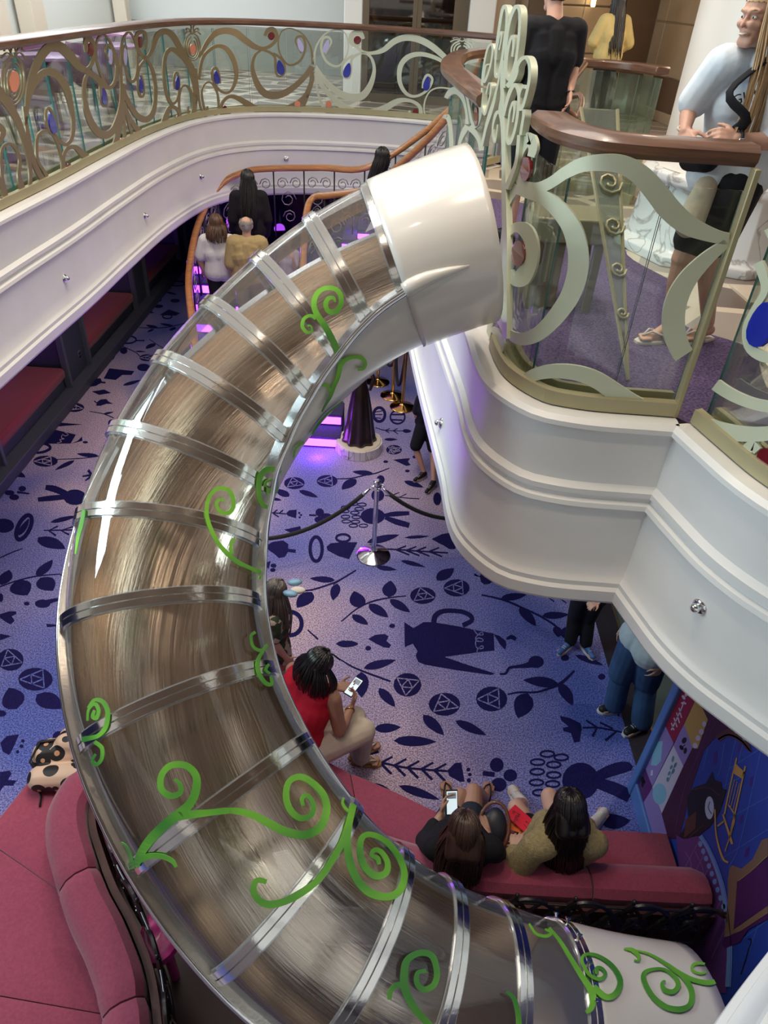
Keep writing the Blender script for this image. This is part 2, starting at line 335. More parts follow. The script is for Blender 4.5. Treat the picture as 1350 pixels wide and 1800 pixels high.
for z, L_ in {f: [[(0, 475, 8), (110, 385, 10), (220, 330, 12), (350, 300, 10), (480, 285, 6)], [(-60, 200, 10), (110, 95, 10)], [(685, 480, 40), (700, 430, 40), (760, 398, 34), (880, 400, 32), (955, 430, 34), (965, 470, 34), (900, 505, 36)], [(1225, 605, 14), (1262, 590, 30), (1295, 608, 26)], [(-10, 755, 8), (80, 810, 12), (200, 860, 14), (365, 920, 14)], [(1175, 865, 14), (1220, 860, 18), (1245, 820, 20), (1300, 810, 22), (1380, 800, 40), (1440, 780, 70)]],
              g: [[(195, 278, 10), (300, 300, 12), (400, 330, 14), (500, 375, 14), (620, 430, 14), (720, 490, 14), (770, 530, 14)], [(572, 240, 6), (620, 270, 8), (680, 290, 8), (850, 297, 8)], [(680, 290, 6), (725, 258, 8)], [(680, 290, 6), (735, 328, 8)], [(765, 297, 6), (815, 262, 8)], [(765, 297, 6), (825, 338, 8)], [(410, 115, 14), (450, 155, 16), (520, 182, 20), (562, 160, 14)], [(390, 1015, 10), (480, 1000, 14), (600, 1000, 14), (700, 970, 18), (790, 930, 24), (885, 840, 14)]],
              h: [[(1070, 210, 8), (1140, 210, 8), (1200, 220, 8), (1270, 235, 6)], [(1140, 210, 8), (1085, 175, 8)], [(1135, 212, 8), (1115, 250, 12)], [(1210, 215, 8), (1150, 185, 8)], [(1225, 228, 8), (1175, 270, 12)], [(120, 370, 10), (240, 395, 10), (340, 405, 10), (440, 412, 10)], [(60, 335, 12), (120, 322, 12)], [(605, 422, 22), (660, 428, 22)], [(1110, 450, 40), (1200, 410, 56), (1270, 392, 50), (1300, 400, 20)], [(1120, 460, 50), (1220, 495, 60), (1290, 530, 60)]]
                 + [[(x, y, 11), (x + 55, y - 30, 9)] for x, y in [(130, 375), (195, 385), (255, 395), (320, 402), (380, 408)]] + [[(x, y, 12), (x + 50, y + 50, 12)] for x, y in [(130, 375), (195, 385), (255, 395), (320, 402), (380, 408)]],
              e: [[(520, 325, 6), (620, 322, 8), (720, 300, 8), (800, 285, 8), (890, 250, 6)], [(860, 440, 6), (1000, 458, 6), (1100, 465, 6)], [(900, 445, 6), (960, 420, 6)], [(960, 455, 6), (1010, 430, 6)], [(850, 580, 20), (930, 570, 34), (1030, 565, 26)], [(860, 595, 24), (940, 625, 40), (1030, 650, 36)], [(330, 578, 12), (380, 580, 12)], [(60, 560, 8), (170, 570, 8)], [(80, 565, 10), (110, 540, 8)], [(120, 568, 10), (150, 542, 8)], [(80, 565, 10), (120, 592, 8)], [(870, 815, 10), (1000, 822, 10), (1100, 830, 10), (1300, 842, 10)]]
                 + [[(x, y, 12), (x + 68, y - 27, 9)] for x, y in [(940, 820), (1010, 825), (1080, 828), (1170, 832)]] + [[(x, y, 12), (x + 90, y + 36, 10)] for x, y in [(940, 820), (1010, 825), (1080, 828), (1170, 832)]],
              a: [[(945, 380, 6), (1090, 405, 8), (1200, 450, 10)], [(225, 785, 24), (330, 815, 20), (450, 810, 26), (530, 770, 30), (500, 730, 28), (440, 720, 20)], [(600, 885, 8), (780, 880, 8), (920, 870, 8), (1050, 850, 8)], [(180, 1230, 24), (310, 1248, 14)], [(700, 1250, 60), (580, 1200, 70), (480, 1180, 50)], [(700, 1280, 50), (540, 1295, 56), (400, 1310, 44)], [(870, 1065, 14), (960, 1050, 24)], [(900, 1110, 14), (970, 1060, 24)], [(930, 1000, 30), (970, 1050, 24)], [(460, 1635, 10), (800, 1630, 14)], [(510, 1635, 10), (590, 1690, 20)], [(520, 1635, 10), (610, 1590, 16)], [(640, 1635, 10), (730, 1680, 20)], [(650, 1635, 10), (770, 1595, 14)]],
              b: [[(0, 245, 10), (120, 190, 12), (240, 145, 8)], [(0, 550, 12), (150, 495, 14), (370, 440, 14), (640, 415, 10)], [(480, 720, 60), (580, 690, 36), (700, 680, 20)], [(880, 380, 6), (890, 380, 6)]],
              d: [[(640, 650, 6), (840, 655, 8), (980, 640, 8), (1150, 600, 6)], [(610, 790, 12), (700, 790, 14)], [(340, 830, 8), (450, 850, 8), (600, 915, 8), (650, 960, 8)], [(750, 775, 6), (880, 860, 6), (950, 880, 6)]],
              k3: [[(330, 240, 6), (400, 235, 8), (480, 210, 8), (530, 190, 8), (608, 142, 6)], [(380, 425, 6), (430, 470, 8)]],
              s9: [[(90, 1005, 12), (240, 1050, 14), (520, 1060, 12)], [(240, 1050, 12), (320, 1020, 12)], [(240, 1050, 12), (310, 1090, 12)], [(370, 1055, 12), (440, 1020, 12)], [(370, 1055, 12), (445, 1105, 12)], [(330, 800, 24), (540, 800, 24)], [(330, 880, 24), (520, 890, 24)], [(80, 760, 14), (200, 740, 14)], [(80, 800, 14), (200, 800, 14)], [(80, 850, 14), (180, 860, 14)]]}.items():
    for q in L_: st(*z, q)
for z, L_ in {f: [[(985, 115), (1000, 140), (1030, 135), (1035, 100), (1075, 90), (1110, 105), (1140, 145), (1190, 160), (1140, 165), (1100, 195), (1060, 200), (1035, 180), (1030, 145), (985, 135)], [(467, 480), (535, 525), (610, 480), (680, 480), (860, 510), (1000, 540), (1130, 565), (1135, 690), (1000, 705), (765, 738), (900, 785), (1140, 862), (1110, 872), (850, 835), (620, 795), (570, 775), (552, 730), (565, 695), (530, 640), (470, 665)], [(1130, 570), (1170, 580), (1220, 620), (1225, 650), (1215, 685), (1180, 650)], [(200, 605), (250, 575), (320, 568), (350, 585), (335, 620), (370, 650), (355, 672), (310, 665), (250, 635)]],
              h: [[(965, 155), (1010, 165), (1060, 190), (1065, 215), (1055, 275), (1030, 278), (1015, 235), (980, 225), (978, 210), (1005, 205), (970, 175)], [(440, 410), (475, 375), (505, 372), (520, 460), (500, 462), (450, 435)]],
              e: [[(918, 192), (1000, 183), (1035, 182), (1020, 205), (1040, 228), (1010, 235)], [(170, 570), (190, 545), (245, 540), (240, 600), (190, 585)], [(158, 680), (270, 655), (275, 680), (200, 700)], [(20, 800), (75, 765), (150, 755), (185, 780), (185, 812), (240, 820), (235, 842), (185, 835), (160, 870), (120, 878), (90, 850), (60, 830)], [(452, 800), (480, 775), (560, 768), (668, 768), (610, 885), (540, 865), (460, 825)], [(1185, 745), (1260, 710), (1330, 700), (1380, 740), (1350, 815), (1310, 815), (1270, 790), (1230, 770)]],
              a: [[(865, 70), (960, 40), (1060, 30), (1075, 65), (1115, 70), (1110, 85), (1065, 80), (1010, 110), (940, 120), (900, 95)], [(970, 170), (1100, 150), (1170, 185), (1045, 205)], [(1000, 265), (1020, 285), (1060, 255), (1120, 250), (1150, 280), (1195, 300), (1120, 300), (1060, 320), (1015, 320), (1020, 295), (990, 275)], [(270, 715), (470, 500), (640, 500), (870, 518), (700, 530), (480, 550), (650, 590), (800, 625), (745, 718), (560, 720)], [(755, 718), (820, 690), (865, 645), (870, 690)]],
              b: [[(0, 840), (90, 810), (170, 808), (175, 835), (125, 860), (155, 910), (110, 945), (60, 920), (0, 875)], [(490, 940), (600, 950), (690, 870), (690, 1000), (610, 965), (495, 975)], [(0, 1045), (120, 1070), (0, 1115)]],
              c: [[(5, 870), (100, 770), (275, 745), (180, 960), (130, 1040), (40, 990)], [(0, 1290), (140, 1265), (165, 1310), (110, 1400), (235, 1410), (190, 1480), (60, 1480), (0, 1560)]],
              d: [[(660, 505), (720, 445), (805, 492)], [(865, 515), (960, 455), (1080, 495), (1040, 520)], [(260, 1200), (320, 1090), (590, 1120), (560, 1160), (460, 1160), (390, 1215)], [(110, 1110), (215, 1100), (180, 1150), (120, 1160)], [(30, 1240), (130, 1205), (230, 1205), (200, 1235), (275, 1240), (200, 1250), (140, 1285), (80, 1280)]],
              k3: [[(165, 110), (205, 98), (195, 135)]]}.items():
    for q in L_: pg(*z, q)
for z, q in [(e, (380, 815, 42, 85, 24)), (e, (568, 738, 48, 26, 16)), (d, (945, 530, 50, 22, 12)), (d, (515, 780, 95, 40, 16)), (d, (1050, 175, 90, 25, 10)), (k3, (300, 395, 52, 55, 20)), (s9, (150, 800, 90, 110, 45)), (s9, (440, 840, 115, 105, 26))]: ring(*z, *q)
ring(*a, 253, 1603, 62, 140, 44, rot=.45)
for x, y in [(905, 332), (970, 348), (860, 370), (935, 382), (858, 415), (935, 430), (855, 465), (930, 472), (870, 512)]: ring(*h, x, y, 32, 14, 9)
for x, y in [(640, 500), (700, 505), (585, 525), (680, 535), (580, 550), (650, 562), (585, 590), (660, 592), (590, 622), (655, 625), (640, 652), (710, 652)]: ring(*e, x, y, 30, 11, 7)
st(*f, [(985, 540, 7), (1010, 572, 7), (1050, 575, 7), (1040, 555, 7), (1000, 590, 7), (1000, 618, 7), (1040, 625, 7), (1050, 610, 7), (1010, 600, 7), (995, 640, 7), (1010, 675, 7), (1050, 675, 7), (1045, 655, 7), (1012, 680, 7), (1005, 708, 7)], lt, o=O1 + .0016)
st(*a, [(685, 600, 6), (720, 625, 6), (690, 640, 6), (660, 625, 6), (650, 660, 6), (680, 670, 6), (630, 680, 6), (650, 700, 6), (600, 715, 6)], lt, o=O1 + .0016)
# the pattern goes on where the slide and the balcony hide it
def wpx(x, y):
    c_ = RM.T @ (np.array([x, y, 0.0]) - EYE); return 675 + FPX * c_[0] / -c_[2], 900 - FPX * c_[1] / -c_[2]
for i in range(9):
    for j in range(3):
        x, y = -3.05 + j * .75 + RJ.uniform(-.1, .1), 3.75 + i * .5 + RJ.uniform(-.1, .1)
        if x > -1.3 and y > 5.2 or x < -2.7 and y < 5.2: continue
        A_ = RJ.uniform(0, PI)
        if (i + j) % 4 == 0:
            p0 = wpx(x, y); p1 = wpx(x + .13, y); p2 = wpx(x, y + .13); rose(0, 0, 1, p0[0], p0[1], abs(p1[0] - p0[0]), abs(p2[1] - p0[1]), A_)
        else:
            for s_ in (0, 1.1): b_ = A_ + s_; lf(0, 0, 1, *wpx(x, y), *wpx(x + .26 * math.cos(b_), y + .26 * math.sin(b_)), .42)
for i in range(16):
    x, y, A_ = RJ.uniform(.8, 1.9), RJ.uniform(5.6, 12), RJ.uniform(0, PI); lf(0, 0, 1, *wpx(x, y), *wpx(x + .25 * math.cos(A_), y + .25 * math.sin(A_)), .42)
pk = dk.build('carpet_motif', navy, floor); pk['kind'] = 'stuff'
pl = lt.build('carpet_motif_line', carpet, floor); pl['kind'] = 'stuff'
# ================================================================== balconies
PL = resample(cr([(-3.25, 2.6), (-3.15, 3.6), (-3.1, 4.6), (-3.07, 5.6), (-3.03, 6.6), (-3.02, 7.8), (-2.98, 9.1), (-2.84, 10.2), (-2.6, 10.85), (-2.24, 11.27), (-1.85, 11.48), (-1.38, 11.6), (-.55, 11.67), (.44, 11.52), (1.3, 11.2)], 8), .1)
PR1 = resample(cr([(.9, 8.9), (.62, 8.5), (.36, 7.9), (.24, 7.2), (.2, 6.4), (.24, 5.8), (.32, 5.0), (.4, 4.3), (.45, 3.85), (.48, 3.43), (.54, 3.2), (.69, 3.0), (.85, 2.94), (1.0, 2.92), (1.2, 2.915), (1.34, 2.91)], 8), .06)
PR2 = resample(cr([(1.34, 2.91), (1.40, 2.69), (1.47, 2.46), (1.57, 2.27), (1.72, 2.08), (1.9, 1.85), (1.96, 1.6), (1.85, 1.36), (1.6, 1.12), (1.27, .84), (.9, .5), (.62, .26), (.34, .11), (.0, -.02), (-.5, -.12)], 8), .06)
PR = PR1[:-1] + PR2
# profile: offset is positive toward the opening
FP = [(-.22, 3.30), (-.04, 3.33), (.02, 3.33), (.045, 3.31), (.045, 3.285), (.02, 3.27), (.015, 3.24), (.015, 2.98), (.03, 2.965), (.045, 2.955), (.045, 2.925), (.03, 2.915), (.03, 2.895), (.055, 2.885), (.06, 2.86), (.035, 2.845), (.035, 2.50), (.05, 2.42), (.06, 2.40), (.075, 2.385), (.075, 2.355), (.095, 2.34), (.095, 2.27), (.08, 2.245), (-.25, 2.245)]
mb = MB(); sweep(mb, PL, FP, -1); wl = struct(mb.build('trim_1', white, autos=25, smooth=True))
mb = MB(); sweep(mb, PR1 , FP, -1); w1 = struct(mb.build('trim_2', white, autos=25, smooth=True))
mb = MB(); sweep(mb, PR2, FP, -1); w2 = struct(mb.build('trim_3', white, autos=25, smooth=True))
for o, l in [(wl, 'long white moulded fascia curving below the left balcony'), (w1, 'white moulded fascia below the right balcony, left of its corner'), (w2, 'white moulded fascia below the right balcony, right of its corner')]: o['label'] = l
# deck slabs
def slab(name, outline, m, z0=3.0, z1=3.3):
    mb = MB(); mb.poly([(p[0], p[1], z0) for p in outline], (0, 0, 1), z1 - z0); return struct(mb.build(name, m))
def deck_mat():
    m = bpy.data.materials.new('mosaic_deck'); m.use_nodes = True; N, L = nt(m); b = N['Principled BSDF']; b.inputs['Roughness'].default_value = .3
    tc = N.new('ShaderNodeTexCoord'); mp = N.new('ShaderNodeMapping'); mp.inputs['Scale'].default_value = (1.6, 2.0, 1); mp.inputs['Rotation'].default_value = (0, 0, .35)
    L.new(tc.outputs['Object'], mp.inputs['Vector'])
    v = N.new('ShaderNodeTexVoronoi'); v.feature = 'DISTANCE_TO_EDGE'; v.inputs['Scale'].default_value = 1; v.inputs['Randomness'].default_value = .45; L.new(mp.outputs[0], v.inputs['Vector'])
    v2 = N.new('ShaderNodeTexVoronoi'); v2.inputs['Scale'].default_value = 1; v2.inputs['Randomness'].default_value = .45; L.new(mp.outputs[0], v2.inputs['Vector'])
    r = N.new('ShaderNodeValToRGB'); r.color_ramp.interpolation = 'CONSTANT'; e = r.color_ramp.elements; e[0].position = 0; e[0].color = (.50, .42, .32, 1); e[1].position = .09; e[1].color = (1, 1, 1, 1)
    L.new(v.outputs['Distance'], r.inputs[0]); c = N.new('ShaderNodeValToRGB'); c.color_ramp.elements[0].color = (.13, .09, .075, 1); c.color_ramp.elements[1].color = (.40, .34, .30, 1)
    sp = N.new('ShaderNodeSeparateColor'); L.new(v2.outputs['Color'], sp.inputs[0]); L.new(sp.outputs[0], c.inputs[0])
    lt_ = N.new('ShaderNodeMath'); lt_.operation = 'GREATER_THAN'; lt_.inputs[1].default_value = .09; L.new(v.outputs['Distance'], lt_.inputs[0])
    mx = N.new('ShaderNodeMixRGB'); L.new(lt_.outputs[0], mx.inputs[0]); mx.inputs[1].default_value = (.62, .53, .42, 1); L.new(c.outputs[0], mx.inputs[2])
    L.new(mx.outputs[0], b.inputs['Base Color']); MATS['mosaic_deck'] = m; return m
mosaic = deck_mat()
def offp(path, o): return [(p[0] + n[0] * o, p[1] + n[1] * o) for p, n in zip(path, normals2(path))]
slab('floor_upper_left', [(-9, 2.6)] + offp(PL, -(-.1))[:1] + offp(PL, .1) + [(1.3, 30), (-9, 30)], mosaic)
slab('floor_upper_right', offp(PR, .1) + [(-.5, -3), (9, -3), (9, 30), (1.3, 30), (1.3, 8.9)], mosaic)
# purple carpet islands and pale stone tiles on the right deck
dcarp = mat('deck_carpet', (.105, .075, .155), .95, var=.55, scale=70, spec=.1)
def smooth_closed(pts): return [tuple(p) for p in cr(pts, 6, True)]
mb = MB(); mb.poly([(x, y, 3.3) for x, y in offp(PR1, .12)[30:]] + [(x, y, 3.3) for x, y in offp(PR2, .12)[1:14]] + [(x, y, 3.3) for x, y in cr([(2.2, 2.7), (1.95, 3.3), (2.05, 3.9), (1.75, 4.25), (1.95, 4.9), (1.75, 5.6), (1.9, 6.4), (1.2, 7.0), (.7, 7.2)], 6)], (0, 0, 1), .012)
mb.build('floor_upper_carpet', dcarp)['kind'] = 'structure'
stoneA = mat('pale_stone', (.62, .53, .42), .25, var=.1, scale=6); stoneB = mat('tan_stone', (.46, .36, .26), .3, var=.12, scale=6)
tf = thing('stone_paving', 'pale stone tiles laid in uneven rows behind the right railing', 'paving', (2.6, 4.5, 3.3))
rnd = random.Random(3)
for i in range(9):
    for j in range(12):
        x0 = 1.95 + i * .36 + (.12 if j % 2 else 0) + rnd.uniform(-.03, .03); y0 = 2.4 + j * .38
        if x0 < 2.0 + (0.15 if y0 > 3.6 else 0): continue
        if (x0 - 2.3) ** 2 + (y0 - 5.9) ** 2 < 1.0 or (x0 + .3 - 2.3) ** 2 + (y0 - 5.9) ** 2 < .9: continue
        mb = MB(); q = [(x0 + rnd.uniform(0, .03), y0, 3.3), (x0 + .345, y0 + rnd.uniform(0, .05), 3.3), (x0 + .345 + rnd.uniform(-.03, 0), y0 + .365, 3.3), (x0, y0 + .36, 3.3)]
        mb.poly(q, (0, 0, 1), .012 + rnd.uniform(0, .003)); mb.build('tile', stoneB if rnd.random() < .25 else stoneA, tf)
# ---- upper room shell
mb = MB(); mb.box(-9.2, -9.0, -2, 30, 3.3, 7.5); struct(mb.build('wall_left', cream))
mb = MB(); mb.box(-9, -1.1, 17.2, 17.4, 3.3, 6.8); struct(mb.build('wall_back', mat('cool_white_wall', (.74, .78, .78), .6)))
mb = MB(); mb.box(-9, -1.1, 17.05, 17.2, 3.3, 4.05); struct(mb.build('baseboard_back', mat('grey_dado', (.30, .31, .28), .55)))
mb = MB(); mb.box(-9.0, 9, 26.0, 26.2, 3.3, 6.8); struct(mb.build('wall_far', mat('warm_wall', (.42, .27, .15), .5)))
# slanting white wall bays and pilasters behind the left balcony
rnd = random.Random(5)
for i, (xa, xb) in enumerate([(-12, 33), (92, 210), (235, 315)]):
    pass
lw = thing('bay_wall', 'row of pale slanted wall bays with cream pilasters behind the left balcony', 'wall', (-5.6, 9, 3.3)); lw['kind'] = 'structure'
for (p0, p1, tt) in [((-30, 0), (-6, 66), .3), ((36, 0), (60, 64), .35), ((208, 0), (216, 48), .22), ((312, 0), (316, 42), .2)]:
    c0 = onx(p1[0], p1[1], -5.6)
    y = c0[1]; mb = MB(); mb.box(-5.7, -5.45, y - tt * .6, y + tt * .6, 3.3, 6.6); mb.build('pilaster', mat('cream_pilaster', (.66, .60, .50), .5), lw, bevel=.02)
mb = MB(); mb.box(-5.95, -5.75, 5, 17.1, 3.3, 6.6); mb.build('bay_panel', mat('bay_white', (.66, .70, .68), .6), lw)
mb = MB(); mb.box(-5.75, -5.70, 5, 17.1, 3.3, 3.75); mb.build('skirting', mat('grey_dado2', (.40, .41, .38), .55), lw)
mb = MB(); mb.box(-9, 9, -3, 1.5, 6.0, 6.2); mb.box(2.9, 9, 1.5, 30, 6.6, 6.8); struct(mb.build('ceiling', mat('ceiling_plum', (.24, .17, .12), .6)))  # unseen slabs, added to tone the slide bed's reflections and shade the bench
# ---- far cabinet / door wall in brown frames
brown = mat('bronze_frame', (.15, .115, .08), .4, .3); dglass = glass_mat('dark_glass', (.30, .25, .2), .6, .03, .12)
bk = MB(); bk.box(-1.1, -.8, 13.5, 13.75, 3.3, 6.5); bk.box(.85, 1.25, 13.3, 13.6, 3.3, 6.5); w_ = struct(bk.build('wall_partition', mat('white_jamb', (.75, .76, .75), .5), bevel=.02))
dd = thing('door_1', 'tall glazed double door in a bronze frame beyond the far railing', 'door', (0, 13.5, 3.3)); dd['kind'] = 'structure'
for x0, x1 in [(-.8, -.70), (-.02, .05), (.05, .12), (.62, .85)]:
    mb = MB(); mb.box(x0, x1, 13.48, 13.62, 3.3, 6.5); mb.build('stile', brown, dd, bevel=.008)
for z0, z1 in [(3.3, 3.42), (6.3, 6.5)]:
    mb = MB(); mb.box(-.8, .7, 13.49, 13.61, z0, z1); mb.build('rail', brown, dd)
for x0, x1 in [(-.70, -.02), (.12, .62)]:
    mb = MB(); mb.box(x0, x1, 13.54, 13.555, 3.42, 6.3); mb.build('pane', dglass, dd)
# lounge behind that door: shelves, bottles, chairs
mb = MB(); mb.box(-1.1, 1.2, 16.0, 16.2, 3.3, 6.5); struct(mb.build('wall_lounge', mat('lounge_brown', (.20, .13, .08), .6)))
gold = mat('gold_glint', (.7, .5, .25), .25, .8)
# right-hand warm panelled wall, with doorway
pw = mat('warm_panel', (.46, .33, .21), .45, var=.08, scale=2); pwd = mat('dark_panel', (.16, .10, .06), .45)
wr = thing('panelled_wall', 'warm tan wall of large panels at the far end, right of the black-shirted man', 'wall', (4, 14, 3.3)); wr['kind'] = 'structure'
def quadwall(name, A, B, z0, z1, m, th=.06, par=wr, bev=.01):
    A = np.array(A); B = np.array(B); d = B - A; n = np.array([-d[1], d[0]]) / np.linalg.norm(d) * th
    mb = MB(); mb.poly([(*A, z0), (*B, z0), (*(B + n), z0), (*(A + n), z0)], (0, 0, 1), z1 - z0); return mb.build(name, m, par, bevel=bev)
A0 = np.array([2.05, 12.6]); A1 = np.array([3.0, 13.4]); A2 = np.array([3.9, 14.0]); A3 = np.array([4.35, 11.2]); A4 = np.array([9, 10.4])
for z0, z1 in [(3.3, 3.5), (3.52, 4.15), (4.17, 4.75), (4.77, 5.4), (5.42, 6.2)]:
    quadwall('panel', A0, (A0 + A1) / 2 - .005, z0, z1, pw); quadwall('panel', (A0 + A1) / 2 + .005, A1, z0, z1, pw)
quadwall('dark_door', A1, A2 , 3.3, 6.2, pwd)
for k, (z0, z1) in enumerate([(3.3, 3.45), (3.46, 3.9), (3.92, 4.6), (4.62, 5.3), (5.32, 6.2)]):
    for t0, t1 in [(0, .12), (.125, .5), (.505, 1)]:
        P0 = A2 + (A3 - A2) * t0; P1 = A2 + (A3 - A2) * t1
        quadwall('panel', P0, P1, z0, z1, pwd if k == 1 and t0 > .1 else pw)
    quadwall('panel', A3, A4, z0, z1, pw)
sc_ = MB(); q0 = A0 + (A1 - A0) * .62; sc_.box(q0[0] - .03, q0[0] + .03, q0[1] - .16, q0[1] - .06, 4.75, 5.4)
tag(sc_.build('wall_sconce', mat('sconce_glow', (1, .9, .6), .4, emit=(1, .82, .45), es=3.5), bevel=.02), 'slim glowing wall sconce on the tan panels behind the woman in yellow', 'lamp')
# warm pale pilasters between door and man
for x0, x1, y, m_ in [(1.25, 1.75, 13.5, mat('peach_wall', (.55, .42, .30), .5)), (1.75, 2.0, 13.4, pwd), (1.55, 1.62, 13.35, pwd)]:
    mb = MB(); mb.box(x0, x1, y, y + .2, 3.3, 6.5); mb.build('pilaster', m_, wr)
# column with marble base
colc = (2.5, 5.95)
t = thing('column', 'large round white column on a marble base behind the right railing', 'column', (*colc, 3.3))
mb = MB(); mb.lathe([(.60, .60), (.56, .65), (.55, .70), (.55, 4.2)], (*colc, 3.3), 48); mb.build('shaft', mat('column_white', (.74, .70, .64), .4), t, smooth=True, autos=40)
marble = None
def marble_mat():
    m = mat('white_marble', (.74, .74, .74), .15); N, L = nt(m); b = N['Principled BSDF']; tc = N.new('ShaderNodeTexCoord')
    n = N.new('ShaderNodeTexNoise'); n.inputs['Scale'].default_value = 2.2; n.inputs['Detail'].default_value = 6; n.inputs['Distortion'].default_value = 1.6; L.new(tc.outputs['Object'], n.inputs['Vector'])
    r = N.new('ShaderNodeValToRGB'); e = r.color_ramp.elements; e[0].position = .47; e[0].color = (.74, .74, .74, 1); e[1].position = .53; e[1].color = (.74, .74, .74, 1); x = e.new(.5); x.color = (.40, .38, .36, 1)
    L.new(n.outputs['Fac'], r.inputs[0]); L.new(r.outputs[0], b.inputs['Base Color']); return m
marble = marble_mat()
mb = MB(); n = 8
prof = [(.78, 0), (.78, .07), (.72, .09), (.70, .11), (.66, .50), (.70, .53), (.70, .58), (.60, .61)]
mb.lathe(prof, (*colc, 3.3), 8); mb.build('base', marble, t, bevel=.01)
# ---- lower hall shell
blue = mat('indigo_wall', (.02, .02, .11), .6); grey = mat('charcoal_panel', (.075, .085, .11), .45)
mb = MB(); mb.box(-5.6, -5.45, -1.5, 16, 0, 3.0); struct(mb.build('wall_lower_left', blue))
mb = MB(); mb.box(-5.6, 6, 15.2, 15.4, 0, 3.0); struct(mb.build('wall_lower_back', blue))
mb = MB(); mb.box(6, 6.2, -1.5, 16, 0, 3.0); struct(mb.build('wall_lower_right', grey))
mb = MB(); mb.box(-5.6, 6, -1.7, -1.5, 0, 4.2); struct(mb.build('wall_lower_front', mat('front_wall', (.25, .2, .2), .6)))  # right and front walls are unseen, added to keep side light out
mb = MB(); mb.box(-4.62, -4.36, -1.5, 14.9, 0, .14); struct(mb.build('baseboard_left', grey, bevel=.01))
burg = mat('wine_upholstery', (.27, .026, .045), .85, var=.12, scale=70, bump=.25, bscale=260, sheen=.3)
led = mat('purple_light_strip', (.4, .1, 1), .5, emit=(.36, .05, 1.0), es=8)
for i, (y0, y1) in enumerate([(4.1, 5.95), (6.85, 8.78), (9.62, 11.72), (12.5, 14.5)]):
    t = thing('niche_bench', ['red bench seat in the nearest wall niche, below the left balcony', 'red bench seat under the balcony at the left picture edge', 'red bench seat in the middle niche under the left balcony', 'red bench seat in the farthest niche, just left of the orange handrail'][i], 'bench', (-4.9, (y0 + y1) / 2, 0), 'niche benches under the left balcony')
    mb = MB(); mb.box(-5.42, -4.5, y0, y1, .30, .46); mb.build('seat', burg, t, bevel=.05, seg=3)
    mb = MB(); mb.box(-5.4, -4.56, y0, y1, 0, .30); mb.build('plinth', grey, t)
    mb = MB(); mb.box(-5.44, -5.40, y0 + .1, y1 - .1, .47, .50); mb.build('light_strip', led, t)
for y0, y1 in [(5.95, 6.85), (8.8, 9.6), (11.75, 12.48), (14.52, 15.15)]:
    mb = MB(); mb.box(-5.45, -4.53, y0 + .04, y1 - .04, 0, 3.0); wq = struct(mb.build('wall_niche_pier', grey))
    for y in (y0, y1 - .06):
        mb = MB(); mb.box(-4.56, -4.47, y, y + .06, 0, 3.0); mb.build('edge_moulding', mat('grey_trim', (.13, .145, .17), .4), wq, bevel=.01)
mb = MB(); mb.box(-4.53, -4.52, 9.3, 9.38, .33, .45)
soc = tag(mb.build('wall_socket', mat('socket_plastic', (.14, .16, .19), .4), bevel=.004), 'small grey wall socket on the pier between two red niche benches', 'socket')
for i in range(2):
    mb = MB(); mb.box(-4.519, -4.512, 9.315, 9.365, .35 + i * .05, .38 + i * .05); mb.build('outlet', black, soc)
# small round sprinkler heads on fascias
def knob(x, y, label, axis_path, H):
    h_ = hit(H, x, y)
    if not h_: return
    p, n = h_; t = thing('sprinkler_head', label, 'sprinkler', p, 'sprinkler heads on the fascias')
    mb = MB(); q = n.to_track_quat('Z', 'Y').to_matrix()
    m1 = MB(); m1.lathe([(.036, 0), (.038, .006), (.03, .014), (.018, .016)], n=20); m1.v = [tuple(q @ Vector(v) + p) for v in m1.v]; m1.build('flange', chrome, t, smooth=True, autos=40)
    m2 = MB(); m2.lathe([(.016, .012), (.022, .02), (.024, .03), (.018, .042), (.008, .048)], n=16); m2.v = [tuple(q @ Vector(v) + p) for v in m2.v]; m2.build('nozzle', chrome, t, smooth=True)
fb = MB(); sweep(fb, PL, FP, -1); sweep(fb, PR, FP, -1); FB = bvh_of(fb)
for x, y, l in [(113, 489, 'small steel sprinkler head on the left fascia, nearest of four'), (254, 379, 'small steel sprinkler head on the left fascia, second from the left edge'), (353, 310, 'small steel sprinkler head on the left fascia where it begins to curve'), (503, 279, 'small steel sprinkler head on the far curved fascia above the orange handrail'), (1230, 1066, 'round steel sprinkler head on the right fascia above the mural'), (776, 744, 'small steel sprinkler head at the left edge of the right fascia')]: knob(x, y, l, None, FB)
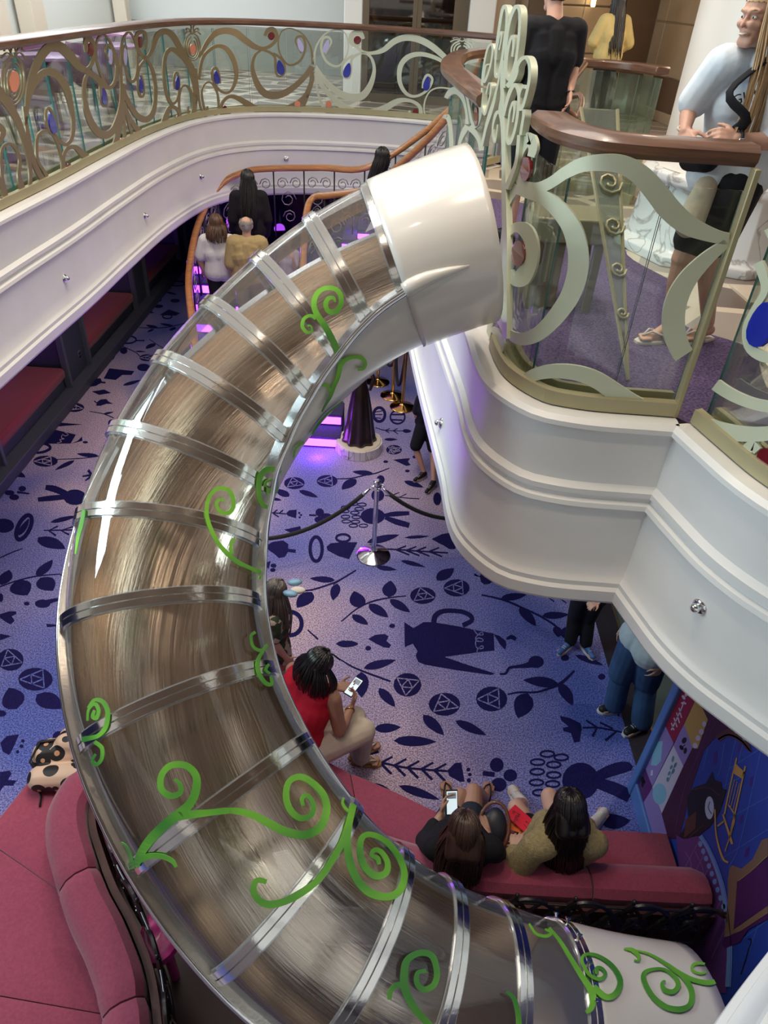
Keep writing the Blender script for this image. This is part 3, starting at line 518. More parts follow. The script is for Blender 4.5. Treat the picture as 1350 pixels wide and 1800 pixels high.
# ================================================================== railings
def clear_glass():
    return glass_mat('balustrade_glass', (.93, .98, .965), .6, .01, .03)
bglass = clear_glass(); gedge = mat('glass_edge', (.03, .17, .15), .15, spec=.8)
def railing(name, label, path, wood_m, metal, glass_z=(3.36, 4.31), rail_z=4.36, skip=None, pane=.55, ins=0.0):
    t = thing(name, label, 'railing', (*path[0][:2], 3.3)); L = len(path)
    mb = MB(); sweep(mb, path, [(o_ - ins, rail_z + z_) for o_, z_ in [(-.21, 0), (-.215, .03), (-.19, .06), (-.06, .062), (-.03, .04), (-.03, .01), (-.05, -.012), (-.18, -.012)]], -1)
    mb.build('handrail', wood_m, t, smooth=True, autos=40)
    mb = MB(); sweep(mb, path, [(-.20, 3.335), (-.20, 3.40), (-.165, 3.405), (-.16, 3.36), (-.10, 3.36), (-.095, 3.405), (-.06, 3.40), (-.055, 3.335)], -1); mb.build('base_shoe', metal, t)
    step = np.linalg.norm(np.array(path[1][:2]) - np.array(path[0][:2])); k = max(1, int(pane / step)); i = 0
    while i < L - 1:
        j = min(L - 1, i + k); seg = resample(path[i:j + 1], .001 + .999 * step) if j - i > 1 else path[i:j + 1]
        seg = [np.array(p[:2]) for p in path[i:j + 1]]; T = seg[1] - seg[0]; T /= np.linalg.norm(T); seg[0] = seg[0] + T * .006; T = seg[-1] - seg[-2]; T /= np.linalg.norm(T); seg[-1] = seg[-1] - T * .006
        if not (skip and skip(seg[0])):
            mb = MB(); sweep(mb, seg, [(-.136, glass_z[0]), (-.136, glass_z[1]), (-.124, glass_z[1]), (-.124, glass_z[0])], -1)
            for q, f_ in enumerate(mb.f):
                if len(f_) == 4 and q >= len(mb.f) - 2: mb.m[q] = 1
            mb.build('glass_pane', [bglass, gedge], t)
        i = j
    return t
RP1 = [p for p in PR1 if p[1] < 3.66]; RPN = [p for p in PR1 if p[1] > 4.62]
railL = railing('left_railing', 'long curved balcony railing with dark wood handrail and bronze scrollwork, on the left fascia', PL, wood, brass)
railR = railing('right_railing', 'railing with broad pale green scrollwork above the right fascia, left of its corner', RP1, wood, brass, rail_z=4.41, ins=.06)
railR2 = railing('corner_railing', 'balcony railing with blue teardrop gem, continuing past the post at the right fascia corner', PR2, wood, brass, rail_z=4.41, ins=.06)
railN = railing('stair_railing', 'short railing with thick curled wooden cap behind the white tube, beside the tall scroll arch', RPN, wood, brass)
# curtains on which the metal scrolls are laid
def curtain(path, off=-.10, z0=3.0, z1=5.2):
    mb = MB(); sweep(mb, path, [(off, z0), (off, z1)], -1, closed_prof=False); return bvh_of(mb)
CL = curtain(PL, -.09); 
def HL(x, y): return hit(CL, x, y)
CR1 = curtain(PR1 , -.09); CR2 = curtain(PR2, -.09)
def HR(x, y): return hit(CR1, x, y)
def HR2(x, y): return hit(CR2, x, y)
blueg = mat('blue_gem_glass', (.01, .02, .30), .12, spec=.8, coat=.5); redg = mat('dark_red_gem_glass', (.13, .008, .012), .1, spec=.8, coat=.5); orgg = mat('coral_gem_glass', (.62, .22, .13), .15, coat=.5)
blk = lambda z, S: [xf(s, z[0], z[1], z[2]) for s in S]
R1 = (0, 0, 3.0); R2 = (400, 0, 3.0)
panA = [[(130, 660, 14), (145, 480, 26), (185, 350, 40), (240, 260, 48), (300, 240, 50), (360, 290, 48), (410, 350, 38), (460, 378, 28), (520, 425, 30), (565, 462, 22), (598, 440, 16), (612, 370, 14), (600, 300, 12), (575, 240, 12), (555, 245, 10), (558, 290, 8), (575, 320, 8)],
 [(637, 480, 14), (630, 380, 12), (600, 270, 10), (560, 195, 9), (530, 183, 9), (507, 220, 9), (503, 300, 10), (520, 370, 11), (545, 430, 14), (565, 462, 14)],
 [(440, 370, 14), (475, 345, 18), (490, 290, 20), (487, 230, 22), (462, 200, 26), (448, 225, 24), (450, 275, 16)],
 [(470, 375, 14), (445, 420, 18), (440, 500, 20), (455, 590, 30), (490, 670, 38), (540, 712, 42), (590, 690, 34), (620, 620, 26), (637, 540, 22), (640, 470, 20)],
 [(510, 410, 12), (525, 450, 16), (528, 500, 14), (535, 545, 12), (550, 560, 12), (560, 530, 12), (552, 490, 10), (535, 455, 14)],
 [(130, 640, 14), (145, 540, 16), (165, 470, 22), (205, 400, 36), (250, 378, 40), (300, 400, 42), (345, 470, 36), (370, 560, 26), (382, 650, 20), (375, 725, 18), (345, 762, 18), (310, 745, 18), (285, 715, 20), (255, 690, 12), (238, 630, 12), (240, 580, 12), (258, 572, 12), (285, 630, 12), (295, 700, 12)],
 [(120, 560, 14), (135, 660, 18), (150, 760, 22), (175, 860, 26), (215, 940, 26), (262, 990, 22), (300, 985, 14), (320, 930, 12), (322, 850, 12), (300, 760, 12), (265, 700, 12), (225, 690, 14), (195, 720, 16), (188, 780, 14), (195, 850, 14), (225, 900, 16), (245, 940, 18), (235, 960, 14)],
 [(378, 880, 16), (375, 930, 30), (350, 945, 34), (334, 900, 20), (330, 830, 16), (350, 785, 18), (390, 775, 24), (430, 810, 34), (480, 850, 40), (530, 865, 44), (580, 820, 36), (610, 740, 28), (632, 640, 24), (640, 560, 24), (640, 480, 20)],
 [(640, 540, 16), (628, 650, 12), (618, 740, 12), (632, 795, 26), (648, 790, 22), (655, 740, 14), (652, 640, 12), (645, 560, 12)]]
panB = [[(637, 480, 12), (635, 320, 10), (640, 230, 10), (665, 175, 9), (690, 180, 9), (715, 240, 10), (722, 330, 10), (715, 400, 14), (695, 430, 16), (672, 410, 12), (657, 350, 10), (645, 290, 8), (650, 240, 8), (665, 250, 8)],
 [(765, 300, 14), (735, 280, 16), (718, 240, 16), (715, 195, 18), (730, 172, 22), (758, 172, 18), (768, 215, 12), (762, 260, 10)],
 [(740, 300, 12), (775, 300, 18), (800, 260, 20), (825, 190, 26), (865, 165, 32), (905, 185, 32), (940, 240, 28), (975, 300, 24), (1010, 350, 18), (1030, 400, 14)],
 [(765, 310, 12), (735, 350, 14), (722, 400, 14), (728, 480, 12), (742, 510, 14), (755, 490, 12), (750, 430, 10), (740, 395, 10)],
 [(765, 305, 12), (798, 360, 16), (815, 440, 18), (815, 530, 20), (800, 600, 28), (765, 630, 34), (720, 610, 30), (685, 560, 26), (655, 500, 22), (642, 440, 18)],
 [(1030, 560, 12), (1022, 450, 18), (990, 340, 24), (930, 272, 28), (890, 262, 22), (866, 310, 18), (862, 400, 16), (875, 490, 16), (900, 545, 18), (928, 530, 12), (942, 470, 10), (938, 400, 10), (925, 382, 10), (915, 410, 10), (920, 470, 8)],
 [(648, 560, 14), (690, 640, 22), (740, 700, 34), (800, 722, 42), (850, 690, 38), (870, 620, 30), (890, 570, 22), (915, 565, 18), (940, 590, 16), (948, 640, 16), (935, 675, 22), (920, 655, 14), (918, 610, 10)],
 [(1030, 400, 10), (1035, 500, 12), (1025, 590, 12), (1000, 655, 10), (970, 662, 10), (947, 600, 10), (942, 520, 10), (955, 460, 10), (985, 455, 12), (1010, 500, 14), (1018, 560, 14), (1005, 610, 14), (990, 600, 10), (990, 560, 8)],
 [(648, 540, 12), (662, 600, 12), (690, 700, 14), (718, 760, 18), (738, 765, 18), (745, 730, 18), (715, 680, 12), (680, 620, 12), (652, 540, 12)]]
panC1 = [[(1045, 300, 14), (1060, 280, 18), (1090, 225, 24), (1130, 180, 30), (1180, 162, 34), (1240, 172, 36), (1290, 210, 34), (1340, 245, 30), (1385, 256, 20), (1430, 238, 18), (1458, 200, 22), (1442, 158, 28), (1412, 160, 24), (1396, 190, 16)],
 [(1045, 420, 14), (1065, 310, 16), (1110, 258, 18), (1155, 242, 20), (1200, 265, 26), (1235, 330, 24), (1245, 400, 20), (1225, 465, 16), (1190, 490, 14), (1150, 470, 12), (1122, 420, 12), (1118, 370, 12), (1138, 358, 12), (1155, 395, 8), (1160, 440, 8)],
 [(1030, 360, 10), (1040, 460, 10), (1055, 560, 10), (1080, 612, 12), (1110, 628, 12), (1140, 600, 10), (1152, 540, 9), (1140, 480, 9), (1110, 435, 9), (1080, 440, 9), (1062, 480, 9), (1070, 550, 10), (1088, 590, 12), (1092, 560, 8)],
 [(1204, 570, 12), (1202, 600, 26), (1180, 608, 28), (1165, 580, 16), (1172, 540, 16), (1200, 512, 18), (1240, 512, 24), (1300, 545, 32), (1350, 575, 36), (1400, 588, 42), (1470, 588, 44), (1550, 560, 38), (1610, 510, 30), (1640, 440, 24), (1652, 380, 22)]]
panC = [[(175, 265, 12), (145, 290, 14), (130, 350, 18), (150, 430, 30), (190, 488, 38), (240, 503, 42), (300, 490, 36), (360, 450, 30), (410, 400, 28), (445, 350, 26)],
 [(175, 262, 10), (220, 275, 14), (250, 305, 14), (252, 360, 12), (262, 398, 12), (285, 400, 12), (300, 375, 12), (295, 330, 12), (270, 300, 14), (240, 280, 12)],
 [(450, 340, 16), (445, 280, 12), (430, 230, 10), (390, 175, 8), (330, 150, 7), (285, 165, 7), (267, 220, 7), (275, 280, 8), (310, 335, 10), (350, 340, 13), (390, 310, 13), (410, 250, 13), (400, 200, 13), (372, 192, 13), (357, 215, 10), (372, 250, 8), (388, 280, 8)],
 [(448, 350, 16), (438, 420, 12), (430, 480, 12), (410, 540, 14), (385, 578, 24), (352, 588, 28), (336, 560, 18)]]
mirp = lambda S: [[(904 - x, y + (452 - x) * .055, w_) for x, y, w_ in s] for s in S]
panD = mirp(panC) + [[(904 - 30, 148 + 23, 16), (904 - 60, 190 + 21, 20)][:0] or [(700, 232, 16), (672, 240, 20), (650, 215, 26), (662, 178, 28), (700, 175, 26), (718, 205, 14)],
 [(680, 245, 14), (715, 275, 18), (760, 280, 18), (820, 265, 26), (880, 218, 32), (940, 198, 34), (1010, 208, 36), (1080, 245, 34), (1150, 305, 28), (1200, 360, 22)],
 [(1200, 400, 14), (1150, 335, 18), (1080, 298, 22), (1010, 285, 24), (950, 302, 28), (912, 350, 26), (908, 430, 22), (940, 490, 18), (985, 508, 14), (1035, 490, 14), (1068, 455, 14), (1080, 415, 12), (1055, 395, 14), (1034, 425, 10), (1028, 465, 8)],
 [(452, 350, 22), (470, 400, 22), (520, 480, 26), (600, 555, 34), (680, 595, 42), (760, 598, 44), (830, 570, 36), (900, 532, 28), (960, 530, 18), (1008, 555, 18), (1020, 598, 22), (990, 622, 24), (958, 608, 18), (962, 582, 10)],
 [(1190, 470, 8), (1120, 462, 8), (1070, 480, 8), (1042, 530, 8), (1038, 590, 8), (1060, 630, 8), (1090, 642, 8)]]
def bug(z, cx, cy, rx, ry):
    S = []
    for k, (a_, b_) in enumerate([(.42, .50), (.66, .70), (.88, .86)]):
        S.append([(cx + rx * a_ * math.cos(t), cy + ry * (b_ * math.sin(t)) + ry * .1 * (1 - b_) * 2, max(3.5, rx * .11)) for t in np.linspace(-PI * .42, PI * 1.42, 13)])
    for s in (-1, 1):
        S.append([(cx + s * rx * .05, cy - ry * .75, 4), (cx + s * rx * .3, cy - ry * 1.05, 4), (cx + s * rx * .62, cy - ry * 1.15, 5), (cx + s * rx * .7, cy - ry * 1.0, 4)])
        S.append([(cx, cy - ry * .8, 5), (cx + s * rx * .5, cy - ry * .95, 5), (cx + s * rx * .95, cy - ry * .75, 6)])
        S.append([(cx + s * rx * .25, cy - ry * .85, 4), (cx + s * rx * .12, cy - ry * 1.2, 5), (cx + s * rx * .25, cy - ry * 1.35, 4)])
    return blk(z, S)
def panel(t, name, H, S, m, off=.0, th=.012):
    mb = MB()
    for s in S: stroke(mb, H, s, off, th, 4)
    return mb.build(name, m, t, smooth=True, autos=35)
panel(railL, 'scroll_panel', HL, blk(R1, panA) + bug(R1, 66, 420, 68, 150), bronze)
panel(railL, 'scroll_panel', HL, blk(R1, panB) + bug(R1, 1012, 245, 46, 84), bronze)
panel(railL, 'scroll_panel', HL, blk(R1, panC1) + blk(R2, panC), bronze)
panel(railL, 'scroll_panel', HL, blk(R2, panD) + bug(R2, 1238, 262, 66, 56), brassgreen)
panel(railL, 'scroll_panel', HL, blk(R1, [[(-40, 430, 40), (0, 500, 44), (50, 570, 40), (90, 640, 34), (125, 740, 26), (150, 860, 20), (155, 960, 16), (135, 1060, 12), (100, 1100, 12), (50, 1070, 14), (20, 1000, 14), (0, 880, 14), (5, 790, 14), (35, 757, 14), (70, 775, 14), (100, 840, 16), (95, 920, 18), (115, 1000, 30), (130, 1000, 20)], [(-40, 640, 30), (10, 690, 30), (-10, 760, 20)], [(-20, 930, 24), (15, 1010, 24), (25, 1090, 26), (0, 1130, 30), (-30, 1090, 20)]]), bronze)
def gems(t, H, L_, m, off=.002):
    for z, cx, cy, rx, ry, rot, drop in L_:
        mb = MB(); blob(mb, H, z[0] + cx / z[2], z[1] + cy / z[2], rx / z[2], ry / z[2], off, .016, rot, 16, drop=drop); mb.build('gem', m, t)
gems(railL, HL, [(R1, 542, 508, 13, 46, -.1, -.35), (R1, 268, 650, 17, 56, -.2, -.35), (R1, 738, 448, 11, 42, -.05, -.3), (R1, 931, 438, 10, 38, .05, -.3), (R1, 1139, 408, 15, 36, -.15, -.3), (R2, 277, 355, 19, 40, -.2, -.35), (R2, 632, 370, 19, 40, .25, -.35), (R2, 1052, 440, 17, 38, .15, -.35)], blueg)
gems(railL, HL, [(R1, 472, 262, 14, 36, 0, 0), (R1, 356, 893, 15, 34, 0, 0), (R1, 735, 222, 11, 30, 0, 0), (R1, 933, 634, 11, 28, 0, 0), (R1, 1182, 576, 12, 20, 0, 0), (R2, 229, 190, 18, 22, 0, 0), (R2, 685, 211, 20, 22, 0, 0), (R2, 992, 592, 16, 20, 0, 0), (R1, 0, 1080, 14, 40, 0, 0)], redg)
gems(railL, HL, [(R1, 66, 430, 26, 56, .05, 0), (R1, 1012, 258, 15, 28, 0, 0), (R1, 636, 750, 12, 24, 0, 0), (R1, 724, 712, 12, 24, 0, 0), (R2, 368, 549, 16, 18, 0, 0), (R2, 533, 550, 16, 18, 0, 0)], orgg)
gems(railL, HL, [(R2, 383, 238, 14, 36, -.3, -.3), (R2, 521, 243, 14, 36, .3, -.3), (R1, 577, 300, 8, 40, 0, 0), (R1, 655, 300, 8, 44, 0, 0)], mat('lilac_gem_glass', (.42, .40, .62), .15, coat=.5))
# right-hand panels
R3 = (850, 200, 2.7)
S3 = [[(236, 205, 34), (246, 160, 44), (225, 118, 60), (190, 170, 40), (176, 250, 24), (185, 320, 40), (225, 352, 56), (280, 350, 54), (340, 320, 52), (400, 278, 58), (480, 240, 70), (570, 230, 80), (660, 240, 90), (740, 285, 100), (810, 360, 110), (880, 450, 112), (960, 520, 100), (1050, 562, 76), (1140, 588, 56), (1232, 594, 52)],
      [(120, 400, 24), (160, 362, 44), (220, 372, 60), (300, 400, 70), (370, 460, 80), (425, 540, 88), (452, 640, 92), (450, 750, 92), (415, 860, 86), (350, 960, 78), (270, 1040, 68), (185, 1068, 58), (115, 1030, 34), (78, 950, 22), (76, 850, 20), (90, 700, 24), (108, 610, 24), (150, 545, 40), (205, 550, 66), (238, 620, 60), (230, 710, 66), (190, 780, 80), (150, 790, 40), (138, 740, 20)],
      [(175, 340, 40), (125, 430, 22), (108, 540, 20), (92, 680, 20), (70, 820, 20), (48, 960, 26), (30, 1060, 22), (10, 1180, 26), (20, 1240, 34), (60, 1280, 34), (120, 1290, 34), (190, 1268, 50), (260, 1232, 60), (350, 1218, 66), (450, 1228, 72), (540, 1262, 80), (630, 1322, 86), (730, 1385, 88), (830, 1412, 86), (935, 1412, 80)],
      [(80, 1150, 26), (92, 1090, 34), (70, 1040, 34), (48, 1020, 24)],
      [(1150, 610, 40), (1050, 690, 66), (960, 790, 88), (908, 900, 104), (900, 1010, 108), (925, 1100, 102), (975, 1180, 90), (1015, 1240, 60)]]
panel(railR, 'scroll_panel', HR, blk(R3, S3), brassgreen)
gems(railR, HR, [(R3, 214, 262, 24, 58, .05, 0), (R3, 180, 664, 32, 62, .05, 0), (R3, 38, 1120, 15, 52, .05, 0)], redg)
S4 = [[(1238, 596, 52), (1310, 590, 50), (1370, 568, 50), (1450, 520, 50)],
      [(1236, 610, 36), (1290, 665, 42), (1332, 750, 46), (1345, 840, 34), (1300, 920, 30), (1258, 1010, 34), (1268, 1100, 44), (1320, 1145, 50), (1380, 1150, 50), (1430, 1080, 40)],
      [(1030, 1200, 60), (1090, 1268, 58), (1180, 1330, 56), (1280, 1372, 54), (1380, 1392, 56), (1500, 1400, 56)],
      [(960, 1415, 76), (1050, 1475, 80), (1170, 1510, 78), (1300, 1520, 70), (1450, 1505, 66)],
      [(1310, 1600, 40), (1280, 1575, 50), (1240, 1630, 56), (1250, 1710, 80), (1320, 1770, 80), (1420, 1760, 70)],
      [(1350, 380, 50), (1325, 410, 40), (1345, 445, 40), (1400, 430, 40)]]
panel(railR2, 'scroll_panel', HR2, blk(R3, S4), brassgreen)
gems(railR2, HR2, [(R3, 1328, 1000, 54, 110, .25, -.3)], blueg); gems(railR2, HR2, [(R3, 1352, 1650, 44, 66, 0, 0)], redg)
mb = MB(); kx, ky = RP1[-1][0], RP1[-1][1]; mb.box(kx - .012, kx + .012, ky + .055, ky + .105, 3.33, 4.40); mb.build('corner_post', brass, railR2, bevel=.004)
# tall scroll arch over the slide entrance
R4 = (820, 0, 5.293)
arch = thing('scroll_arch', 'tall pale green butterfly-shaped scroll arch rising where the white tube meets the deck', 'arch', (.45, 3.9, 3.3))
S5 = [[(320, 560, 22), (333, 420, 24), (358, 250, 26), (383, 110, 28), (408, 60, 30), (428, 120, 24), (422, 260, 20), (403, 400, 22), (383, 550, 24), (350, 690, 26), (322, 715, 24), (316, 620, 16), (330, 480, 16), (358, 330, 20), (378, 305, 18), (373, 380, 14), (355, 470, 12)],
      [(400, 820, 26), (412, 600, 24), (430, 350, 26), (465, 170, 28), (515, 65, 36), (552, 110, 30), (548, 300, 26), (528, 480, 24), (500, 640, 34), (455, 738, 34), (425, 700, 22), (430, 560, 18), (455, 400, 24), (488, 335, 26), (493, 420, 22), (480, 530, 20)],
      [(430, 810, 40), (485, 745, 50), (518, 680, 40), (530, 615, 34), (570, 552, 34), (618, 542, 36), (648, 620, 30), (643, 760, 28), (612, 900, 26), (578, 1005, 26), (552, 1018, 22), (545, 940, 18), (560, 850, 18), (590, 803, 26), (605, 830, 16)],
      [(395, 1080, 30), (428, 950, 30), (468, 835, 36), (508, 792, 36), (538, 850, 30), (543, 950, 26), (528, 1100, 26), (498, 1240, 26), (455, 1338, 30), (430, 1300, 22), (440, 1180, 18), (460, 1030, 20), (495, 950, 26), (500, 1040, 20), (485, 1140, 16)],
      [(388, 560, 22), (380, 750, 28), (385, 900, 36), (375, 1030, 54), (388, 1150, 42), (395, 1350, 36), (398, 1550, 36), (400, 1850, 44), (410, 2300, 46), (405, 3150, 46)],
      [(372, 600, 16), (350, 750, 18), (322, 870, 22), (300, 960, 30), (262, 1080, 34), (225, 1200, 26), (190, 1360, 22)],
      [(372, 1040, 40), (325, 1062, 30), (292, 1200, 16), (310, 1330, 16), (330, 1260, 12), (340, 1160, 12)],
      [(192, 800, 20), (203, 650, 18), (240, 470, 18), (278, 415, 20), (293, 470, 18), (270, 620, 18), (220, 760, 20), (207, 740, 14), (225, 620, 16), (250, 600, 14)],
      [(190, 820, 18), (188, 920, 18), (190, 1000, 18), (215, 1070, 18), (240, 1000, 16), (270, 880, 16), (275, 790, 14), (255, 780, 12), (230, 880, 12)],
      [(590, 1020, 26), (590, 1080, 26), (580, 1140, 26), (560, 1260, 26)], [(545, 1260, 30), (520, 1500, 30), (470, 1640, 40), (420, 1760, 40)]]
pa = panel(arch, 'scroll_panel', HR, blk(R4, S5), brassgreen, 0, .03)
R5 = (760, 100, 9.47)
S6 = [[(120, 1500, 46), (160, 1150, 50), (205, 850, 56), (270, 650, 76), (380, 560, 120), (490, 620, 90), (560, 760, 56), (598, 950, 40), (605, 1120, 60)], [(612, 1150, 90), (545, 1260, 84), (490, 1400, 56), (450, 1600, 50)], [(640, 1170, 100), (740, 1270, 86), (805, 1400, 56), (835, 1560, 50)],
      [(560, 520, 60), (610, 700, 44), (645, 880, 40), (680, 1060, 44), (735, 1165, 56), (810, 1050, 44), (835, 850, 66), (805, 700, 80), (765, 760, 36)], [(120, 1560, 50), (155, 1270, 54), (240, 985, 70), (300, 1100, 46), (322, 1330, 44), (332, 1580, 46)]]
panel(railN, 'scroll_panel', HR, blk(R5, S6), brassgreen); gems(railN, HR, [(R5, 768, 1000, 36, 160, 0, 0)], redg)
p_ = HR(760 + 215 / 9.47, 100 + 340 / 9.47)
if p_: mb = MB(); mb.tube([(p_[0].x, p_[0].y, 3.33), (p_[0].x, p_[0].y, 4.36)], .014, 10); mb.build('post', brass, railN, smooth=True, autos=40)
# ================================================================== tube slide
SP = [(.375, 3.565, 3.98), (.218, 3.544, 3.926), (-.032, 3.523, 3.819), (-.263, 3.473, 3.690), (-.470, 3.388, 3.539), (-.662, 3.261, 3.371), (-.829, 3.091, 3.186), (-.959, 2.876, 2.968), (-1.02, 2.614, 2.737), (-.989, 2.297, 2.497), (-.846, 1.971, 2.26), (-.601, 1.675, 2.033), (-.304, 1.445, 1.809), (-.006, 1.306, 1.617), (.282, 1.228, 1.465), (.58, 1.192, 1.326), (.91, 1.172, 1.195), (1.23, 1.162, 1.10), (1.58, 1.16, 1.03)]
SUB = 6; SPC = np.array(cr(SP, SUB)); TAN = np.gradient(SPC, axis=0); TAN /= np.linalg.norm(TAN, axis=1, keepdims=True)
SID = np.cross(TAN, [0, 0, 1.0]); SID /= np.linalg.norm(SID, axis=1, keepdims=True); UPN = np.cross(SID, TAN)
_c, _s = math.cos(.062), math.sin(.062); UPN = UPN * _c - TAN * _s; DH = .80
def frame_pt(i, R, a): return SPC[i] + (SID[i] * math.cos(a) + UPN[i] * math.sin(a) * (DH if math.sin(a) > 0 else 1)) * R
def shell(mb, i0, i1, R, a0, a1, n, th=0.0, fl=0.0, mi=0):
    """part of the tube wall between spine samples i0..i1 and angles a0..a1"""
    full = abs(a1 - a0 - 2 * PI) < 1e-6; vs = []; fs = []; A = np.linspace(a0, a1, n + 1)[: n if full else n + 1]; m = len(A); rows = i1 - i0 + 1
    for i in range(i0, i1 + 1):
        for a_ in A: vs.append(frame_pt(i, R, a_))
    for i in range(rows - 1):
        for j in range(m if full else m - 1):
            a_ = i * m + j; b_ = i * m + (j + 1) % m; fs.append((a_, b_, b_ + m, a_ + m))
    if th:
        o = len(vs)
        for i in range(i0, i1 + 1):
            for a_ in A: vs.append(frame_pt(i, R + th, a_))
        fs += [(d_ + o, c_ + o, b_ + o, a_ + o) for a_, b_, c_, d_ in fs[:]]
        for j in range(m if full else m - 1):
            j2 = (j + 1) % m; fs.append((j, j2, j2 + o, j + o)); q = (rows - 1) * m; fs.append((q + j2, q + j, q + j + o, q + j2 + o))
        if not full:
            for i in range(rows - 1):
                a_ = i * m; fs.append((a_, a_ + m, a_ + m + o, a_ + o)); q = i * m + m - 1; fs.append((q + m, q, q + o, q + m + o))
    mb.add(vs, fs, mi)
TR = .429
slide = thing('tube_slide', 'big spiral tube slide with clear acrylic top, steel bed and green vines, in the middle', 'slide', (-.2, 2.3, 0))
def steel_mat():
    m = mat('slide_bed_steel', (.78, .64, .51), .2, 1.0); N, L = nt(m); b = N['Principled BSDF']; tc = N.new('ShaderNodeTexCoord')
    mp = N.new('ShaderNodeMapping'); mp.inputs['Scale'].default_value = (.7, 26, 1); L.new(tc.outputs['UV'], mp.inputs[0])
    n = N.new('ShaderNodeTexNoise'); n.inputs['Scale'].default_value = 3; n.inputs['Detail'].default_value = 6; n.inputs['Distortion'].default_value = 1.2; L.new(mp.outputs[0], n.inputs['Vector'])
    r = N.new('ShaderNodeMapRange'); r.inputs[1].default_value = .3; r.inputs[2].default_value = .7; r.inputs[3].default_value = .07; r.inputs[4].default_value = .27; L.new(n.outputs['Fac'], r.inputs[0]); L.new(r.outputs[0], b.inputs['Roughness'])
    bp = N.new('ShaderNodeBump'); bp.inputs['Strength'].default_value = .22; bp.inputs['Distance'].default_value = .006; L.new(n.outputs['Fac'], bp.inputs['Height']); L.new(bp.outputs[0], b.inputs['Normal']); return m
bed = steel_mat(); acr = glass_mat('clear_acrylic', (.955, .965, .975), .85, .015, .045, .02); acr2 = glass_mat('acrylic_flange', (.90, .93, .95), .9, .05, .30, .16, (.75, .80, .84))
gel = mat('white_gelcoat', (.69, .665, .63), .22, coat=.5, var=.02, scale=4)
K = lambda r: (r + 2) * SUB     # ring index -> spine sample (ring 0 is SP[2])
NS = len(SPC) - 1
mb = MB(); shell(mb, K(0), K(14), TR - .012, PI, 2 * PI, 30); bo = mb.build('steel_bed', bed, slide, smooth=True)
uvl = bo.data.uv_layers.new(name='uv')
for lp in bo.data.loops: vi = lp.vertex_index; uvl.data[lp.index].uv = (vi // 31 * .05, vi % 31 / 30 * 1.3)
mb = MB(); shell(mb, K(0), K(14), TR + .012, PI, 2 * PI, 30); mb.build('outer_gutter', gel, slide, smooth=True)
mb = MB(); shell(mb, 0, K(0), TR + .015, 0, 2 * PI, 48, .012); mb.build('white_entry_tube', gel, slide, smooth=True, label='opaque white upper tube')
mb = MB(); shell(mb, K(14), NS, TR + .006, 0, 2 * PI, 48, .012); mb.build('white_exit_tube', gel, slide, smooth=True, label='opaque white exit tube')
for r in range(14):
    mb = MB(); shell(mb, K(r), K(r + 1), TR, 0.0, PI, 28); mb.build('acrylic_panel', acr, slide, smooth=True)
def band(name, i, hw, R0, R1, a0, a1, m, n=30):
    """a ring band of half width hw metres at spine sample i"""
    mb = MB(); vs = []; fs = []; A = np.linspace(a0, a1, n + 1)
    for a_ in A:
        c_ = SPC[i]; rd = SID[i] * math.cos(a_) + UPN[i] * math.sin(a_) * DH
        for dt, R in [(-hw, R0), (-hw, R1), (hw, R1), (hw, R0)]: vs.append(c_ + rd * R + TAN[i] * dt)
    for j in range(n):
        for q in range(4): fs.append((j * 4 + q, j * 4 + (q + 1) % 4, (j + 1) * 4 + (q + 1) % 4, (j + 1) * 4 + q))
    fs += [(0, 1, 2, 3), (n * 4 + 3, n * 4 + 2, n * 4 + 1, n * 4)]
    mb.add(vs, fs); return mb.build(name, m, slide, smooth=True, autos=40)
flm = mat('flange_steel', (.86, .84, .80), .14, 1.0, bump=.08, bscale=25)
for r in range(0, 15):
    i = K(r)
    b0 = band('flange_ring', i, .038, TR + .0, TR + .008, .0, PI, acr2)
    for s in (-1, 1):
        c_ = SPC[i]; mb = MB(); vs = []; fs = []; A = np.linspace(0.0, PI, 31)
        for a_ in A:
            rd = SID[i] * math.cos(a_) + UPN[i] * math.sin(a_) * DH
            for dt, R in [(.003, TR + .008), (.003, TR + .020), (.030, TR + .020), (.030, TR + .008)]: vs.append(c_ + rd * R + TAN[i] * dt * s)
        for j in range(30):
            for q in range(4): fs.append((j * 4 + q, j * 4 + (q + 1) % 4, (j + 1) * 4 + (q + 1) % 4, (j + 1) * 4 + q))
        fs += [(0, 1, 2, 3), (123, 122, 121, 120)]; mb.add(vs, fs); mb.build('flange_strip', flm, b0, smooth=True, autos=40)
# side rails: flat steel ledge and a round steel bead
for s in (0, 1):
    a_ = 0 if s == 0 else PI; sg = 1 if s == 0 else -1
    mb = MB(); vs = []; fs = []
    idx = list(range(K(0) - 2, K(14) + 1))
    for i in idx:
        o_ = SID[i] * sg; u_ = UPN[i]
        for dx, dz in [(-.022, -.006), (-.022, .010), (.030, .010), (.030, -.006)]: vs.append(SPC[i] + o_ * (TR + dx) + u_ * dz)
    for j in range(len(idx) - 1):
        for q in range(4): fs.append((j * 4 + q, j * 4 + (q + 1) % 4, (j + 1) * 4 + (q + 1) % 4, (j + 1) * 4 + q))
    fs += [(0, 1, 2, 3), tuple(len(vs) - 1 - q for q in range(4))]; mb.add(vs, fs); rl = mb.build('side_rail', steel, slide, smooth=True, autos=40)
    mb = MB(); mb.tube([SPC[i] + SID[i] * sg * (TR + .034) - UPN[i] * .012 for i in idx], .014, 8); mb.build('rail_bead', chrome, rl, smooth=True)
# white teardrop fairing at the end of the near rail
i = K(0); mb = MB(); pp = [frame_pt(K(0) - k, TR + .03, PI - .0) for k in range(0, 8)]
mb.tube(pp, [.035, .038, .036, .032, .026, .02, .012, .004], 10); mb.build('rail_fairing', gel, slide, smooth=True)
